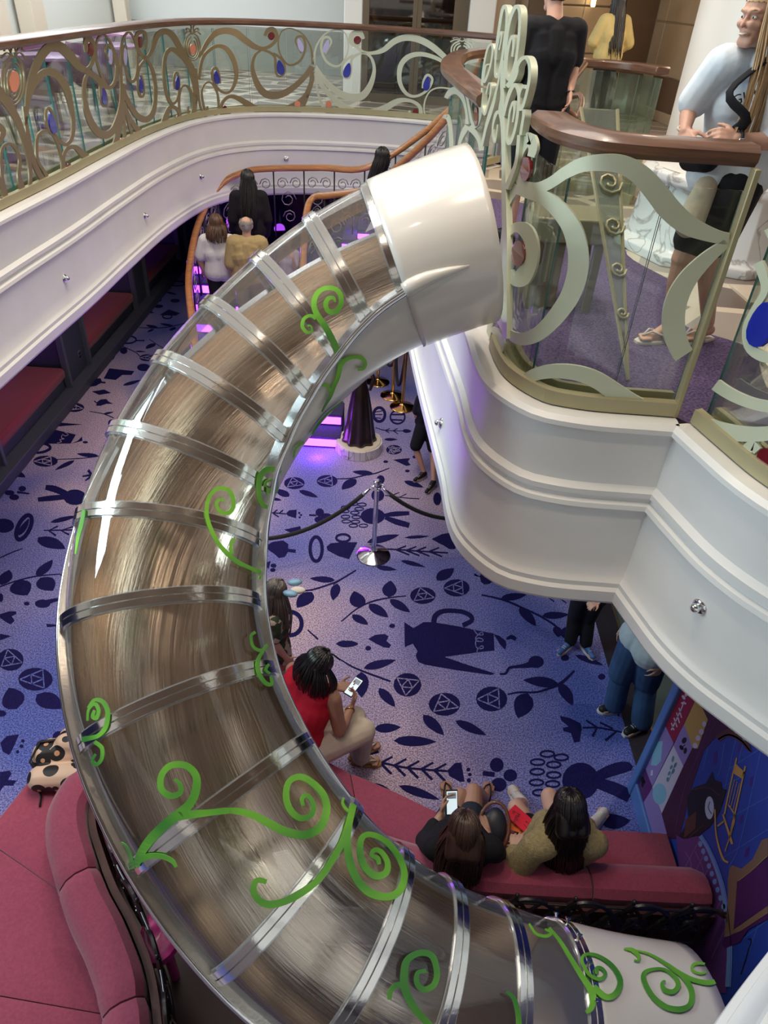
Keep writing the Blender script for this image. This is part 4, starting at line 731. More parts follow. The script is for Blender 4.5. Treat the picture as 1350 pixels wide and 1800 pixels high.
# bolts on the last clear ring
for a_ in np.linspace(.3, PI - .3, 9):
    i = K(14); rd = SID[i] * math.cos(a_) + UPN[i] * math.sin(a_) * DH; c_ = SPC[i] + rd * (TR + .02)
    mb = MB(); mb.tube([c_, c_ + rd * .02], .008, 8); mb.tube([c_ + rd * .02 - TAN[i] * .012, c_ + rd * .02 + TAN[i] * .012], .006, 6); mb.build('bolt', chrome, slide, smooth=True, autos=40)
# support column under the loop, seen below the tube
# ---- vines on the tube
tb = MB(); shell(tb, 0, NS, TR + .026, 0, 2 * PI, 64); TB = bvh_of(tb)
def HT(x, y): return hit(TB, x, y)
def green_mat():
    m = mat('vine_green', (.13, .42, .05), .4); N, L = nt(m); b = N['Principled BSDF']; tc = N.new('ShaderNodeTexCoord'); n = N.new('ShaderNodeTexNoise'); n.inputs['Scale'].default_value = 3.0; L.new(tc.outputs['Object'], n.inputs['Vector'])
    r = N.new('ShaderNodeValToRGB'); e_ = r.color_ramp.elements; e_[0].position = .38; e_[0].color = (.045, .22, .03, 1); e_[1].position = .62; e_[1].color = (.19, .52, .05, 1); L.new(n.outputs['Fac'], r.inputs[0]); L.new(r.outputs[0], b.inputs['Base Color']); return m
vg = green_mat()
Z4 = (480, 280, 3.97); ZA = (0, 700, 2.7); ZB = (0, 1250, 3.0); ZC = (300, 1350, 2.7); ZD = (650, 1350, 2.7); ZE = (960, 1560, 4.09); Z2 = (450, 600, 3.375)
vines = [blk(Z4, [[(435, 995, 12), (422, 967, 22), (387, 972, 30), (367, 1010, 32), (385, 1058, 36), (438, 1063, 38), (473, 1010, 36), (468, 940, 34), (420, 900, 32), (350, 905, 32), (300, 950, 36), (285, 1020, 38), (310, 1090, 42), (360, 1160, 44), (400, 1230, 44), (430, 1290, 44), (450, 1350, 42), (468, 1410, 36), (465, 1450, 34), (450, 1520, 30), (420, 1590, 28), (400, 1650, 22), (360, 1720, 14), (340, 1760, 8)],
 [(300, 1110, 30), (260, 1090, 22), (215, 1115, 24), (205, 1170, 26), (240, 1208, 22), (270, 1198, 16), (265, 1165, 12), (240, 1160, 16)], [(470, 1430, 40), (510, 1395, 28), (570, 1378, 24), (620, 1388, 26), (643, 1420, 24), (630, 1458, 20), (590, 1463, 24)], [(400, 1620, 26), (380, 1582, 24), (340, 1572, 20), (320, 1590, 18), (318, 1610, 14)]]),
 blk(Z2, [[(515, 355, 6), (430, 420, 10), (370, 490, 12), (330, 550, 10)], [(222, 690, 6), (230, 640, 10), (260, 607, 14), (285, 597, 12)], [(145, 780, 26), (110, 757, 30), (60, 762, 34), (25, 800, 34), (15, 870, 30), (22, 940, 28), (50, 978, 26), (85, 985, 20)], [(60, 885, 44), (85, 885, 30)], [(50, 862, 16), (62, 832, 14), (100, 822, 14), (124, 842, 14), (118, 900, 12)]]),
 blk(ZA, [[(1065, 490, 8), (1045, 480, 14), (1026, 502, 14), (1046, 538, 18), (1088, 543, 20), (1108, 500, 20), (1090, 442, 20), (1040, 427, 18), (997, 460, 18), (980, 530, 18), (992, 600, 20), (1030, 680, 20), (1080, 740, 22), (1130, 780, 22), (1190, 808, 18), (1235, 830, 20), (1228, 860, 8)], [(1100, 740, 20), (1095, 700, 14), (1110, 665, 14)]]),
 blk(ZA, [[(1210, 1110, 14), (1190, 1130, 12), (1200, 1180, 14), (1240, 1198, 16), (1268, 1170, 12)], [(1250, 1195, 12), (1225, 1240, 18), (1225, 1300, 20), (1255, 1350, 20), (1288, 1358, 16), (1285, 1320, 10)], [(1275, 1262, 10), (1260, 1290, 14), (1280, 1308, 10)]]),
 blk(ZA, [[(450, 1482, 14), (442, 1510, 18), (460, 1518, 18), (470, 1480, 18), (450, 1450, 16), (422, 1480, 12), (417, 1530, 10)], [(420, 1470, 12), (450, 1432, 16), (490, 1442, 20), (513, 1490, 22), (503, 1560, 22), (470, 1600, 20), (430, 1613, 22), (390, 1620, 24)], [(450, 1630, 18), (485, 1660, 18), (485, 1710, 18), (460, 1738, 16), (440, 1720, 14), (455, 1690, 12)], [(400, 530, 14), (388, 600, 20), (372, 660, 16), (360, 740, 6)]]),
 blk(ZB, [[(920, 360, 14), (948, 382, 22), (953, 428, 28), (900, 447, 32), (852, 410, 34), (852, 340, 34), (900, 287, 34), (980, 287, 36), (1033, 340, 40), (1033, 420, 44), (1000, 490, 46), (940, 545, 50), (870, 600, 50), (800, 670, 50), (750, 740, 44), (715, 820, 36)], [(920, 560, 40), (1040, 545, 34), (1150, 532, 30), (1260, 525, 30), (1350, 555, 34)], [(740, 780, 40), (800, 762, 30), (860, 767, 26), (910, 790, 24), (930, 822, 14)], [(700, 830, 30), (690, 760, 16), (665, 710, 12), (640, 690, 6)], [(690, 860, 50), (740, 930, 24), (780, 1020, 20), (762, 1000, 14), (748, 960, 10)]]),
 blk(ZC, [[(0, 235, 40), (80, 217, 30), (180, 210, 26), (280, 202, 28), (380, 220, 34), (460, 260, 38), (540, 300, 40), (630, 318, 40), (700, 290, 40), (733, 230, 36), (738, 170, 34), (710, 110, 34), (650, 57, 32), (600, 43, 30), (557, 72, 28), (547, 140, 30), (567, 200, 32), (612, 238, 30), (660, 228, 26), (678, 190, 24), (663, 147, 22), (640, 130, 22), (622, 148, 20), (628, 180, 16)],
 [(862, 170, 20), (850, 240, 30), (820, 340, 32), (770, 430, 32), (710, 520, 30), (640, 580, 32), (560, 625, 34), (470, 648, 36), (412, 620, 34), (392, 570, 30), (412, 532, 26), (455, 540, 24)],
 [(870, 175, 24), (848, 260, 28), (836, 350, 34), (850, 450, 36), (890, 540, 38), (950, 595, 40), (1030, 612, 36), (1088, 580, 36), (1108, 500, 30), (1080, 420, 28), (1020, 350, 28), (950, 317, 26), (907, 332, 28), (897, 400, 30), (920, 470, 34), (970, 513, 36), (1020, 498, 32), (1028, 450, 26), (1000, 402, 24), (967, 390, 22), (952, 415, 18), (980, 430, 24), (988, 458, 18)],
 [(820, 142, 8), (815, 170, 12), (840, 203, 14), (870, 200, 10)],
 [(1212, 962, 20), (1172, 972, 20), (1168, 1020, 26), (1200, 1052, 30), (1248, 1030, 28), (1263, 970, 28), (1240, 893, 30), (1180, 878, 30), (1122, 912, 32), (1107, 980, 36), (1112, 1050, 38), (1150, 1130, 36), (1200, 1190, 34), (1240, 1230, 30)], [(1120, 1030, 34), (1072, 1030, 26), (1042, 1060, 24), (1038, 1098, 20)]]),
 blk(ZD, [[(647, 1062, 14), (680, 1090, 20), (700, 1150, 24), (710, 1230, 24)], [(755, 740, 8), (790, 790, 12), (840, 800, 16), (860, 782, 14), (830, 767, 10)], [(850, 760, 12), (900, 820, 16), (950, 900, 20), (1000, 980, 24), (1040, 1040, 30), (1060, 1090, 30), (1050, 1140, 26), (1025, 1160, 16)],
 [(1060, 1040, 30), (1120, 1088, 30), (1168, 1070, 30), (1188, 1010, 26), (1150, 940, 20), (1080, 892, 16), (1020, 887, 14), (1007, 920, 14), (1040, 980, 16), (1090, 1003, 18), (1118, 980, 16), (1100, 952, 14), (1076, 952, 18), (1080, 978, 14)]]),
 blk(ZE, [[(560, 442, 10), (620, 452, 28), (665, 495, 24), (662, 528, 18), (632, 525, 10)], [(620, 450, 12), (740, 480, 14), (860, 550, 24), (960, 620, 34), (1060, 668, 34), (1175, 688, 36), (1235, 658, 30), (1225, 595, 22), (1140, 553, 16), (1065, 553, 22), (1048, 590, 18), (1090, 618, 16), (1138, 618, 14), (1142, 600, 10)],
 [(960, 625, 20), (1020, 690, 36), (1048, 770, 40), (1030, 848, 40), (960, 878, 44), (860, 860, 40), (770, 790, 36), (710, 690, 36), (702, 622, 34), (760, 592, 24), (850, 592, 20), (930, 652, 28), (948, 710, 36), (910, 752, 36), (852, 738, 34), (832, 692, 24), (855, 672, 16)]])]
for S in vines:
    mb = MB()
    for s in S: stroke(mb, HT, s, .0, .003, 4)
    mb.build('vine', vg, slide)
# ================================================================== curved bench
FRONT = [(-2.75, .6), (-2.62, 1.5), (-2.5, 2.05), (-2.38, 2.41), (-2.27, 2.77), (-2.14, 3.04), (-1.9, 3.27), (-1.5, 3.4), (-1.0, 3.33), (-.6, 3.13), (-.23, 2.92), (.21, 2.74), (.5, 2.61), (.82, 2.54), (1.2, 2.55), (1.6, 2.56), (2.02, 2.565)]
CREASE = [(-1.0, .6), (-1.22, 1.22), (-1.4, 1.5), (-1.58, 1.7), (-1.73, 1.9), (-1.87, 2.12), (-1.93, 2.34), (-1.86, 2.6), (-1.62, 2.8), (-1.3, 2.86), (-.95, 2.76), (-.6, 2.58), (-.25, 2.4), (.15, 2.24), (.6, 2.16), (1.2, 2.15), (2.02, 2.16)]
bench = thing('curved_bench', 'long wine-red upholstered bench curving around the slide, with seamed cushions', 'bench', (-1.0, 2.5, 0))
def resn(P, n):
    P = np.array(cr(P, 8)); d = np.r_[0, np.cumsum(np.linalg.norm(np.diff(P, axis=0), axis=1))]; S = np.linspace(0, d[-1], n); return np.stack([np.interp(S, d, P[:, k]) for k in range(2)], 1)
NB = 121; Fp = resn(FRONT, NB); Cp = resn(CREASE, NB)
wine = mat('wine_fabric', (.34, .055, .105), .9, var=.14, scale=60, bump=.3, bscale=300, sheen=.35)
rows = [0, 15, 29, 43, 57, 70, 82, 94, 107, 120]
SP_ = [(0, .30), (.0, .40), (.012, .435), (.04, .455), (.5, .462), (.97, .455), (1.0, .44), (1.0, .30)]
for a_, b_ in zip(rows, rows[1:]):
    mb = MB(); vs = []; k = len(SP_); idx = list(range(a_, b_ + 1))
    for n_, i in enumerate(idx):
        e_ = .012 if n_ in (0, len(idx) - 1) else 0; sh = .004
        A = Fp[i]; B = Cp[i]
        if n_ == 0: A = A + (Fp[i + 1] - A) * .06; B = B + (Cp[i + 1] - B) * .06
        if n_ == len(idx) - 1: A = A + (Fp[i - 1] - A) * .06; B = B + (Cp[i - 1] - B) * .06
        for t_, z_ in SP_: q = A + (B - A) * t_; vs.append((q[0], q[1], z_ - (e_ if z_ > .4 else 0)))
    fs = [(i * k + j, i * k + (j + 1) % k, (i + 1) * k + (j + 1) % k, (i + 1) * k + j) for i in range(len(idx) - 1) for j in range(k)]
    fs += [tuple(range(k)), tuple((len(idx) - 1) * k + j for j in range(k))[::-1]]
    mb.add(vs, fs); mb.build('seat_cushion', wine, bench, smooth=True, autos=38)
Np = np.array(normals2(Cp)); TO = (Cp - Fp); sg = np.sign((Np * TO).sum(1)); Np = Np * sg[:, None]
BP = [(0.0, .44), (-.03, .60), (-.02, .74), (.03, .80), (.09, .825), (.17, .82), (.21, .78), (.22, .44)]
brow = [0, 13, 27, 42, 56, 70, 82, 94, 107, 120]
for a_, b_ in zip(brow, brow[1:]):
    mb = MB(); vs = []; k = len(BP); idx = list(range(a_, b_ + 1))
    for n_, i in enumerate(idx):
        end = n_ in (0, len(idx) - 1); C = Cp[i]
        if n_ == 0: C = C + (Cp[i + 1] - C) * .1
        if n_ == len(idx) - 1: C = C + (Cp[i - 1] - C) * .1
        for o_, z_ in BP:
            if end: o_ = .09 + (o_ - .09) * .9; z_ -= .014 if z_ > .5 else 0
            q = C + Np[i] * o_; vs.append((q[0], q[1], z_))
    fs = [(i * k + j, i * k + (j + 1) % k, (i + 1) * k + (j + 1) % k, (i + 1) * k + j) for i in range(len(idx) - 1) for j in range(k)]
    fs += [tuple(range(k)), tuple((len(idx) - 1) * k + j for j in range(k))[::-1]]
    mb.add(vs, fs); mb.build('back_cushion', wine, bench, smooth=True, autos=38)
def wallstrip(name, o0, o1, z0, z1, m, par):
    mb = MB(); vs = []
    for i in range(NB):
        for o_, z_ in [(o0, z0), (o0, z1), (o1, z1), (o1, z0)]: q = Cp[i] + Np[i] * o_; vs.append((q[0], q[1], z_))
    fs = [(i * 4 + j, i * 4 + (j + 1) % 4, (i + 1) * 4 + (j + 1) % 4, (i + 1) * 4 + j) for i in range(NB - 1) for j in range(4)] + [(0, 1, 2, 3), tuple((NB - 1) * 4 + j for j in range(4))]
    mb.add(vs, fs); return mb.build(name, m, par)
mah = mat('mahogany_panel', (.085, .022, .018), .35, var=.2, scale=6)
wallstrip('back_panel', .222, .262, 0, .74, mah, bench)
mb = MB(); vs = []
for i in range(NB):
    A, B = Fp[i] + (Cp[i] - Fp[i]) * .12, Cp[i]
    for q, z_ in [(A, 0), (A, .30), (B, .30), (B, 0)]: vs.append((q[0], q[1], z_))
mb.add(vs, [(i * 4 + j, i * 4 + (j + 1) % 4, (i + 1) * 4 + (j + 1) % 4, (i + 1) * 4 + j) for i in range(NB - 1) for j in range(4)] + [(0, 1, 2, 3), tuple((NB - 1) * 4 + j for j in range(4))]); mb.build('plinth', mat('dark_plinth', (.03, .02, .03), .6), bench)
# dark platform inside the ring
mb = MB(); poly = [(*(Cp[i] + Np[i] * .26), .0) for i in range(NB)] + [(2.02, -1.0, 0), (-.6, -1.0, 0)]
mb.poly(poly, (0, 0, 1), .03); mb.build('ring_platform', mat('ring_floor', (.035, .012, .014), .4), floor)
# ---- black iron grille along the bench back
iron = mat('black_iron', (.05, .047, .05), .3, .7, coat=.6)
gr = thing('iron_grille', 'black wrought iron scroll grille topping the back of the curved bench', 'grille', (.8, 1.9, .74))
cum = np.r_[0, np.cumsum(np.linalg.norm(np.diff(Cp + Np * .30, axis=0), axis=1))]; GP = Cp + Np * .30
def gpt(s, z): return (np.interp(s, cum, GP[:, 0]), np.interp(s, cum, GP[:, 1]), z)
for z_, nm in [(.50, 'lower_bar'), (.88, 'upper_bar')]:
    mb = MB(); mb.tube([(*(GP[i]), z_) for i in range(NB)], .011 if z_ < .8 else .008, 6); mb.build(nm, iron, gr, smooth=True)
U = .32; ng = int(cum[-1] / U)
for k in range(ng):
    s0 = k * U; mb = MB()
    arc = [gpt(s0 + t, .62 + .30 * math.sin(PI * t / (U * 1.5)) ** .7) for t in np.linspace(0.001, U * 1.5 - .001, 10) if s0 + t <= cum[-1]]
    if len(arc) > 2: mb.tube(arc, .014, 6)
    for c0, rr, dr in [(.08, .078, 1), (.24, .072, -1), (.16, .05, 1)]:
        mb.tube([gpt(min(cum[-1], s0 + c0 + dr * (rr * (1 - q / 11 * .8)) * math.cos(q * .75)), (.70 if rr > .06 else .83) + rr * (1 - q / 11 * .8) * math.sin(q * .75)) for q in range(11)], .0115, 5)
        mb.lathe([(.004, -.012), (.014, -.008), (.014, .008), (.004, .012)], gpt(s0 + c0, .70 if rr > .06 else .83), 8)
    mb.tube([gpt(s0 + .01, .51), gpt(s0 + .05, .72), gpt(s0 + .16, .93)], .013, 5); mb.tube([gpt(s0 + .31, .51), gpt(s0 + .27, .72), gpt(s0 + .16, .93)], .013, 5); mb.tube([gpt(s0 + .02, .88), gpt(s0 + .16, .60), gpt(s0 + .30, .88)], .011, 5)
    mb.tube([gpt(s0 + .16, .51), gpt(s0 + .16, .96)], .006, 5); mb.lathe([(.003, .94), (.014, .955), (.011, .97), (.002, .975)], (*gpt(s0 + .16, 0)[:2], 0), 8)
    mb.build('scroll_unit', iron, gr, smooth=True, autos=50)
# pink glossy cushion glimpsed through the grille
mb = MB(); c_ = np.array(onz(284, 1640, .62)); mb.lathe([(.02, -.06), (.12, -.055), (.17, -.02), (.16, .02), (.11, .035), (.05, .02), (.01, .015)], c_, 24, squash=(.7, 1.0))
mb.tube([(c_[0], c_[1], c_[2] - .05), (c_[0], c_[1], .03)], .03, 10)
tag(mb.build('pink_stool', mat('hot_pink_plastic', (.75, .05, .28), .25, coat=.4), smooth=True, autos=50), 'small glossy hot-pink stool beside the slide, behind the bench on the left', 'stool')
# ================================================================== mural wall
mw = struct(MB().build('wall_mural', [])); bpy.data.objects.remove(mw)
mblue = mat('mural_blue', (.02, .055, .36), .5, var=.12, scale=3)
mb = MB(); mb.box(2.045, 2.16, -1.0, 3.14, 0, 2.3); mw = struct(mb.build('wall_mural', mblue))
mb = MB(); mb.box(2.01, 2.17, 3.10, 3.18, 0, 2.3); mb.build('edge_trim', mat('trim_blue', (.09, .19, .48), .45), mw, bevel=.01)
mb = MB(); mb.box(2.02, 2.045, 2.58, 3.12, 0, .16); mb.build('baseboard', MATS['trim_blue'], mw, bevel=.008)
FX = plane_hit(0, 2.045); ZM = (1050, 1150, 2.77)
cols = dict(lav=(.26, .19, .47), mar=(.055, .008, .035), gold=(.47, .30, .06), lil=(.50, .48, .62), red=(.27, .008, .035), pur=(.10, .02, .13), sky=(.22, .45, .60), blk=(.008, .007, .012), brn=(.09, .03, .02), jar=(.42, .30, .07), pale=(.45, .52, .70), clk=(.010, .006, .010), chair=(.55, .32, .08), brick=(.12, .04, .19), mort=(.20, .11, .32), frame=(.22, .13, .085), lb=(.16, .28, .62), line=(.06, .16, .55), sq=(.05, .02, .22), teal=(.08, .24, .28), dkp=(.065, .012, .10))
MM = {k: mat('mural_' + k, v, .5) for k, v in cols.items()}
def mp(col, layer, polys=(), strokes=(), blobs=(), name='painted_shape'):
    mb = MB(); o_ = .0006 * layer
    for p in polys: pxpoly(mb, FX, [(ZM[0] + x / ZM[2], ZM[1] + y / ZM[2]) for x, y in p], o_, .0005)
    for s in strokes: stroke(mb, FX, xf(s, *ZM), o_, .0005, 4)
    for c in blobs: blob(mb, FX, ZM[0] + c[0] / ZM[2], ZM[1] + c[1] / ZM[2], c[2] / ZM[2], c[3] / ZM[2], o_, .0005, c[4] if len(c) > 4 else 0)
    mb.build(name, MM[col], mw)
mp('line', 1, strokes=[[(540, 455, 3), (515, 560, 3)], [(620, 430, 3), (600, 560, 3), (585, 600, 3)], [(700, 300, 3), (660, 480, 3), (600, 760, 3)], [(640, 560, 3), (840, 430, 3)], [(580, 660, 3), (700, 600, 3)], [(840, 690, 3), (640, 800, 3)], [(831, 240, 3), (720, 300, 3)], [(760, 240, 3), (640, 700, 3)], [(835, 300, 3), (700, 900, 3), (640, 1040, 3)], [(600, 1000, 3), (835, 850, 3)], [(640, 1440, 3), (835, 1290, 3)], [(700, 1560, 3), (800, 1270, 3)]])
mp('sq', 1, polys=[[(800, 370), (822, 355), (818, 395), (796, 412)], [(686, 445), (704, 432), (700, 470), (682, 480)], [(568, 480), (585, 470), (582, 530), (564, 538)], [(695, 790), (712, 778), (708, 815), (690, 828)], [(722, 950), (742, 935), (736, 980), (716, 992)], [(745, 600), (760, 590), (756, 640), (742, 648)]])
mp('mar', 2, polys=[[(447, 60), (625, 120), (760, 250), (640, 360), (560, 420), (520, 470), (460, 650), (400, 900), (340, 900), (300, 770), (440, 400)], [(440, 60), (560, 90), (540, 125), (487, 205), (435, 120)]])
mp('pur', 3, polys=[[(235, 555), (270, 650), (225, 725), (192, 625)]], strokes=[[(590, 200, 3), (520, 420, 3), (430, 640, 3), (380, 860, 3)], [(680, 220, 3), (580, 330, 3), (480, 520, 3)]])
mp('lav', 3, polys=[[(540, 120), (575, 130), (610, 212), (572, 292), (487, 207)], [(425, 340), (465, 455), (420, 545), (370, 440)], [(333, 350), (375, 438), (270, 645), (233, 555)], [(225, 725), (270, 650), (312, 770), (340, 875), (265, 880), (240, 840)]])
mp('red', 3, polys=[[(438, 118), (487, 205), (375, 438), (333, 350)]]); mp('gold', 3, polys=[[(487, 207), (540, 320), (528, 350), (490, 460), (465, 455), (425, 340)]])
mp('lil', 3, polys=[[(370, 440), (420, 545), (315, 775), (268, 645)]])
mp('lil', 4, polys=[[(540, 140), (548, 240), (560, 212), (580, 225)]], strokes=[[(362, 370, 6), (400, 290, 5), (425, 230, 5)], [(400, 262, 5), (412, 310, 5)], [(388, 285, 5), (402, 335, 5)], [(375, 310, 5), (390, 355, 5)], [(362, 335, 5), (375, 370, 5)]], blobs=[(438, 192, 8, 16, .5), (422, 210, 7, 12, -.6), (415, 238, 5, 5), (430, 240, 5, 5), (445, 175, 6, 8)] + [(478, 445, 12, 14), (492, 408, 12, 14), (508, 378, 12, 14), (522, 340, 10, 14)])
mp('red', 4, polys=[[(508, 222), (522, 215), (535, 240), (535, 270), (526, 270), (512, 250)]])
mp('sky', 4, polys=[[(282, 430), (320, 422), (312, 520), (290, 543), (262, 540)]], blobs=[(305, 680, 34, 52)]); mp('lil', 4, polys=[[(262, 568), (272, 562), (272, 590), (260, 592)]])
mp('blk', 4, blobs=[(425, 420, 11, 16, .4), (412, 455, 9, 14, -.6), (430, 470, 8, 16, .2), (222, 610, 8, 14), (222, 635, 6, 14), (230, 622, 6, 10)], strokes=[[(405, 462, 4), (430, 440, 4)]])
mp('teal', 4, strokes=[[(352, 610, 3), (382, 530, 3)]], blobs=[(345, 610, 7, 12), (352, 580, 6, 12, .4), (362, 550, 6, 12, .4), (370, 510, 6, 16, .2), (372, 570, 6, 14, .4), (382, 540, 6, 14, .4)])
mp('brn', 4, polys=[[(575, 400), (610, 375), (660, 355), (700, 385), (740, 430), (755, 478), (735, 470), (700, 430), (660, 405), (630, 402), (600, 425)]], strokes=[[(590, 415, 8), (640, 392, 8), (700, 418, 8), (750, 475, 6)]])
mp('jar', 5, polys=[[(655, 355), (685, 320), (692, 325), (690, 382), (676, 388)]]); mp('sky', 5, blobs=[(723, 355, 21, 66, .05)]); mp('lb', 6, blobs=[(723, 355, 12, 50, .05)])
mp('clk', 4, polys=[[(395, 900), (445, 805), (438, 700), (470, 650), (530, 628), (562, 572), (572, 612), (605, 622), (610, 655), (632, 660), (615, 715), (600, 760), (580, 800), (545, 845), (500, 880), (425, 1025), (410, 1020), (400, 960)]])
mp('brn', 5, polys=[[(430, 805), (485, 765), (480, 850), (425, 895)]], strokes=[[(458, 660, 4), (540, 650, 4), (600, 690, 4)], [(440, 900, 4), (520, 830, 4)]])
mp('pale', 6, blobs=[(549, 748, 22, 56)]); mp('blk', 7, strokes=[[(552, 718, 3), (544, 748, 3), (560, 778, 3)]])
mp('chair', 6, polys=[[(678, 535), (722, 575), (706, 605), (666, 580)]], strokes=[[(682, 505, 7), (650, 640, 7), (622, 780, 7)], [(724, 545, 7), (690, 700, 7), (652, 870, 7)], [(615, 780, 8), (640, 860, 10), (660, 925, 12)], [(575, 755, 6), (582, 880, 7), (612, 990, 10), (640, 1015, 9)], [(588, 838, 8), (622, 812, 8)], [(640, 730, 6), (672, 790, 6), (655, 870, 5)], [(655, 870, 5), (625, 960, 5)], [(672, 610, 2.5), (640, 740, 2.5)], [(684, 620, 2.5), (652, 750, 2.5)], [(696, 628, 2.5), (664, 758, 2.5)]])
mp('brick', 5, polys=[[(386, 880), (420, 900), (495, 885), (540, 950), (590, 1070), (625, 1220), (640, 1400), (630, 1650), (540, 1650), (420, 1300), (400, 1050)]])
mp('mort', 6, strokes=[[(420, 1060, 4), (500, 905, 4)], [(430, 1160, 4), (530, 960, 4)], [(470, 1200, 4), (560, 1010, 4)], [(500, 1260, 4), (585, 1090, 4)], [(530, 1350, 4), (610, 1190, 4)], [(560, 1480, 4), (630, 1330, 4)], [(430, 960, 3), (460, 1020, 3), (450, 1080, 3)], [(480, 960, 3), (520, 1060, 3), (510, 1150, 3)], [(520, 1080, 3), (570, 1200, 3), (560, 1300, 3)], [(440, 1040, 3), (500, 1180, 3)]])
mp('lb', 7, strokes=[[(505, 885, 20), (545, 950, 20), (592, 1065, 22), (622, 1180, 24), (640, 1330, 26), (648, 1450, 26), (640, 1620, 28)]], blobs=[(505 + i * 14, 925 + i * 34 + i * i * .5, 10, 14) for i in range(9)])
mp('line', 8, strokes=[[(512, 885, 3), (552, 950, 3), (598, 1065, 3), (630, 1180, 3), (648, 1330, 3), (655, 1450, 3), (648, 1620, 3)]])
mp('frame', 8, polys=[[(648, 1040), (665, 1028), (705, 1045), (760, 1000), (805, 905), (835, 895), (835, 985), (685, 1108), (668, 1342), (835, 1225), (835, 1262), (700, 1350), (622, 1378), (640, 1200), (640, 1100)]])
mp('dkp', 8, polys=[[(686, 1112), (835, 990), (835, 1224), (668, 1340)], [(622, 1380), (700, 1352), (835, 1265), (835, 1290), (740, 1340), (700, 1400), (625, 1435), (612, 1410)]])
mp('jar', 9, strokes=[[(690, 1105, 3), (760, 1050, 3), (835, 980, 3)]])
mp('blk', 5, strokes=[[(735, 1440, 3), (750, 1410, 4), (748, 1385, 4), (735, 1390, 3)], [(742, 1430, 4), (720, 1500, 5), (700, 1560, 3)]])
# ================================================================== grand stair
stcar = mat('stair_carpet', (.045, .035, .12), .95, var=.4, scale=60)
stair = thing('grand_stair', 'carpeted staircase with purple-lit risers rising behind the slide', 'staircase', (-1.9, 8, 0))
def step(x0, x1, y0, y1, z0, z1):
    mb = MB(); mb.box(x0, x1, y0, y1, 0, z1 - .0); s_ = mb.build('step', stcar, stair, bevel=.012)
    mb = MB(); mb.box(x0 + .02, x1 - .02, y0 - .012, y0 - .002, z1 - .14, z1 - .04); mb.build('light_strip', led, s_)
for i in range(9):
    step(-2.95 if i < 2 else -2.8, -.62 if i < 2 else -1.25, 7.85 + .29 * i, 8.2 + .29 * i if i < 8 else 11.3, 0, .17 * (i + 1))
for i in range(10):
    x0 = -1.25 + i * .22; mb = MB(); z1 = 1.53 + .175 * (i + 1); y0 = 10.15 - .10 * i
    mb.box(x0, x0 + .24, y0, 11.3 - .05 * i, z1 - .25, z1); s_ = mb.build('step', stcar, stair, bevel=.01)
    mb = MB(); mb.box(x0 + .01, x0 + .21, y0 - .012, y0 - .002, z1 - .12, z1 - .06); mb.build('light_strip', led, s_)
def stair_rail(name, label, P, wm, drop=.86, scroll=True):
    Q = cr(P, 6)
    mb = MB(); mb.tube(Q, .048, 10, flat=.7); t = mb.build('handrail', wm, stair, smooth=True, label=label)
    mb = MB(); vs = []; fs = []
    for q in Q: vs += [(q[0], q[1], q[2] - .06), (q[0], q[1], q[2] - drop)]
    for i in range(len(Q) - 1): fs.append((2 * i, 2 * i + 1, 2 * i + 3, 2 * i + 2))
    mb.add(vs, fs); mb.build('glass_sheet', bglass, t, smooth=True)
    D = [0]; 
    for a_, b_ in zip(Q, Q[1:]): D.append(D[-1] + np.linalg.norm(b_[:2] - a_[:2]))
    A = np.array(Q); at_ = lambda s: np.array([np.interp(s, D, A[:, k]) for k in range(3)])
    n_ = max(2, int(D[-1] / .42))
    for k in range(n_):
        mb = MB(); s0 = (k + .5) * D[-1] / n_
        for c0, cz, rr, dr in [(-.10, -.20, .085, 1), (.10, -.20, .085, -1), (-.02, -.42, .12, 1), (.0, -.66, .10, -1)]:
            mb.tube([at_(min(D[-1], max(0, s0 + c0 + dr * rr * (1 - q / 13 * .75) * math.cos(q * .8)))) + [0, 0, cz + rr * (1 - q / 13 * .75) * math.sin(q * .8)] for q in range(12)], .008, 5)
        mb.build('scroll', mat('pewter_scroll', (.30, .29, .27), .4, .6), t, smooth=True)
    for k in range(n_ + 1):
        q = at_(k * D[-1] / n_); mb = MB(); mb.tube([q - [0, 0, .03], q - [0, 0, .95]], .011, 8); mb.build('baluster', black, t, smooth=True)
    return t
stair_rail('stair_handrail', 'orange wood handrail sweeping along the far side of the stairs', [(-2.45, 8.1, 1.06), (-2.6, 8.6, 1.34), (-2.75, 9.2, 1.70), (-2.79, 10.05, 2.12), (-2.64, 10.75, 2.45), (-2.3, 10.95, 2.62), (-1.95, 10.98, 2.68), (-1.2, 10.95, 2.74), (-.53, 10.85, 2.8), (.2, 10.6, 3.3), (.95, 10.0, 4.1)], wood_or)
stair_rail('stair_handrail', 'orange wood handrail on the near side of the stairs, seen behind the clear tube', [(-1.2, 8.0, 1.02), (-1.22, 8.7, 1.38), (-1.28, 9.46, 1.8), (-1.32, 10.2, 2.28), (-1.25, 10.45, 2.45), (-1.0, 10.35, 2.52), (-.45, 10.1, 2.70), (.0, 9.62, 3.15), (.35, 9.1, 3.6), (.62, 8.75, 4.05), (.72, 8.55, 4.3)], wood_or)
for x, y, z in [(-.9, 7.6, .12), (-2.1, 9.5, .9), (-1.9, 10.6, 1.75), (-.6, 10.3, 2.2)]: point('stair_glow', (x, y, z), 6, (.45, .08, 1.0), .08)
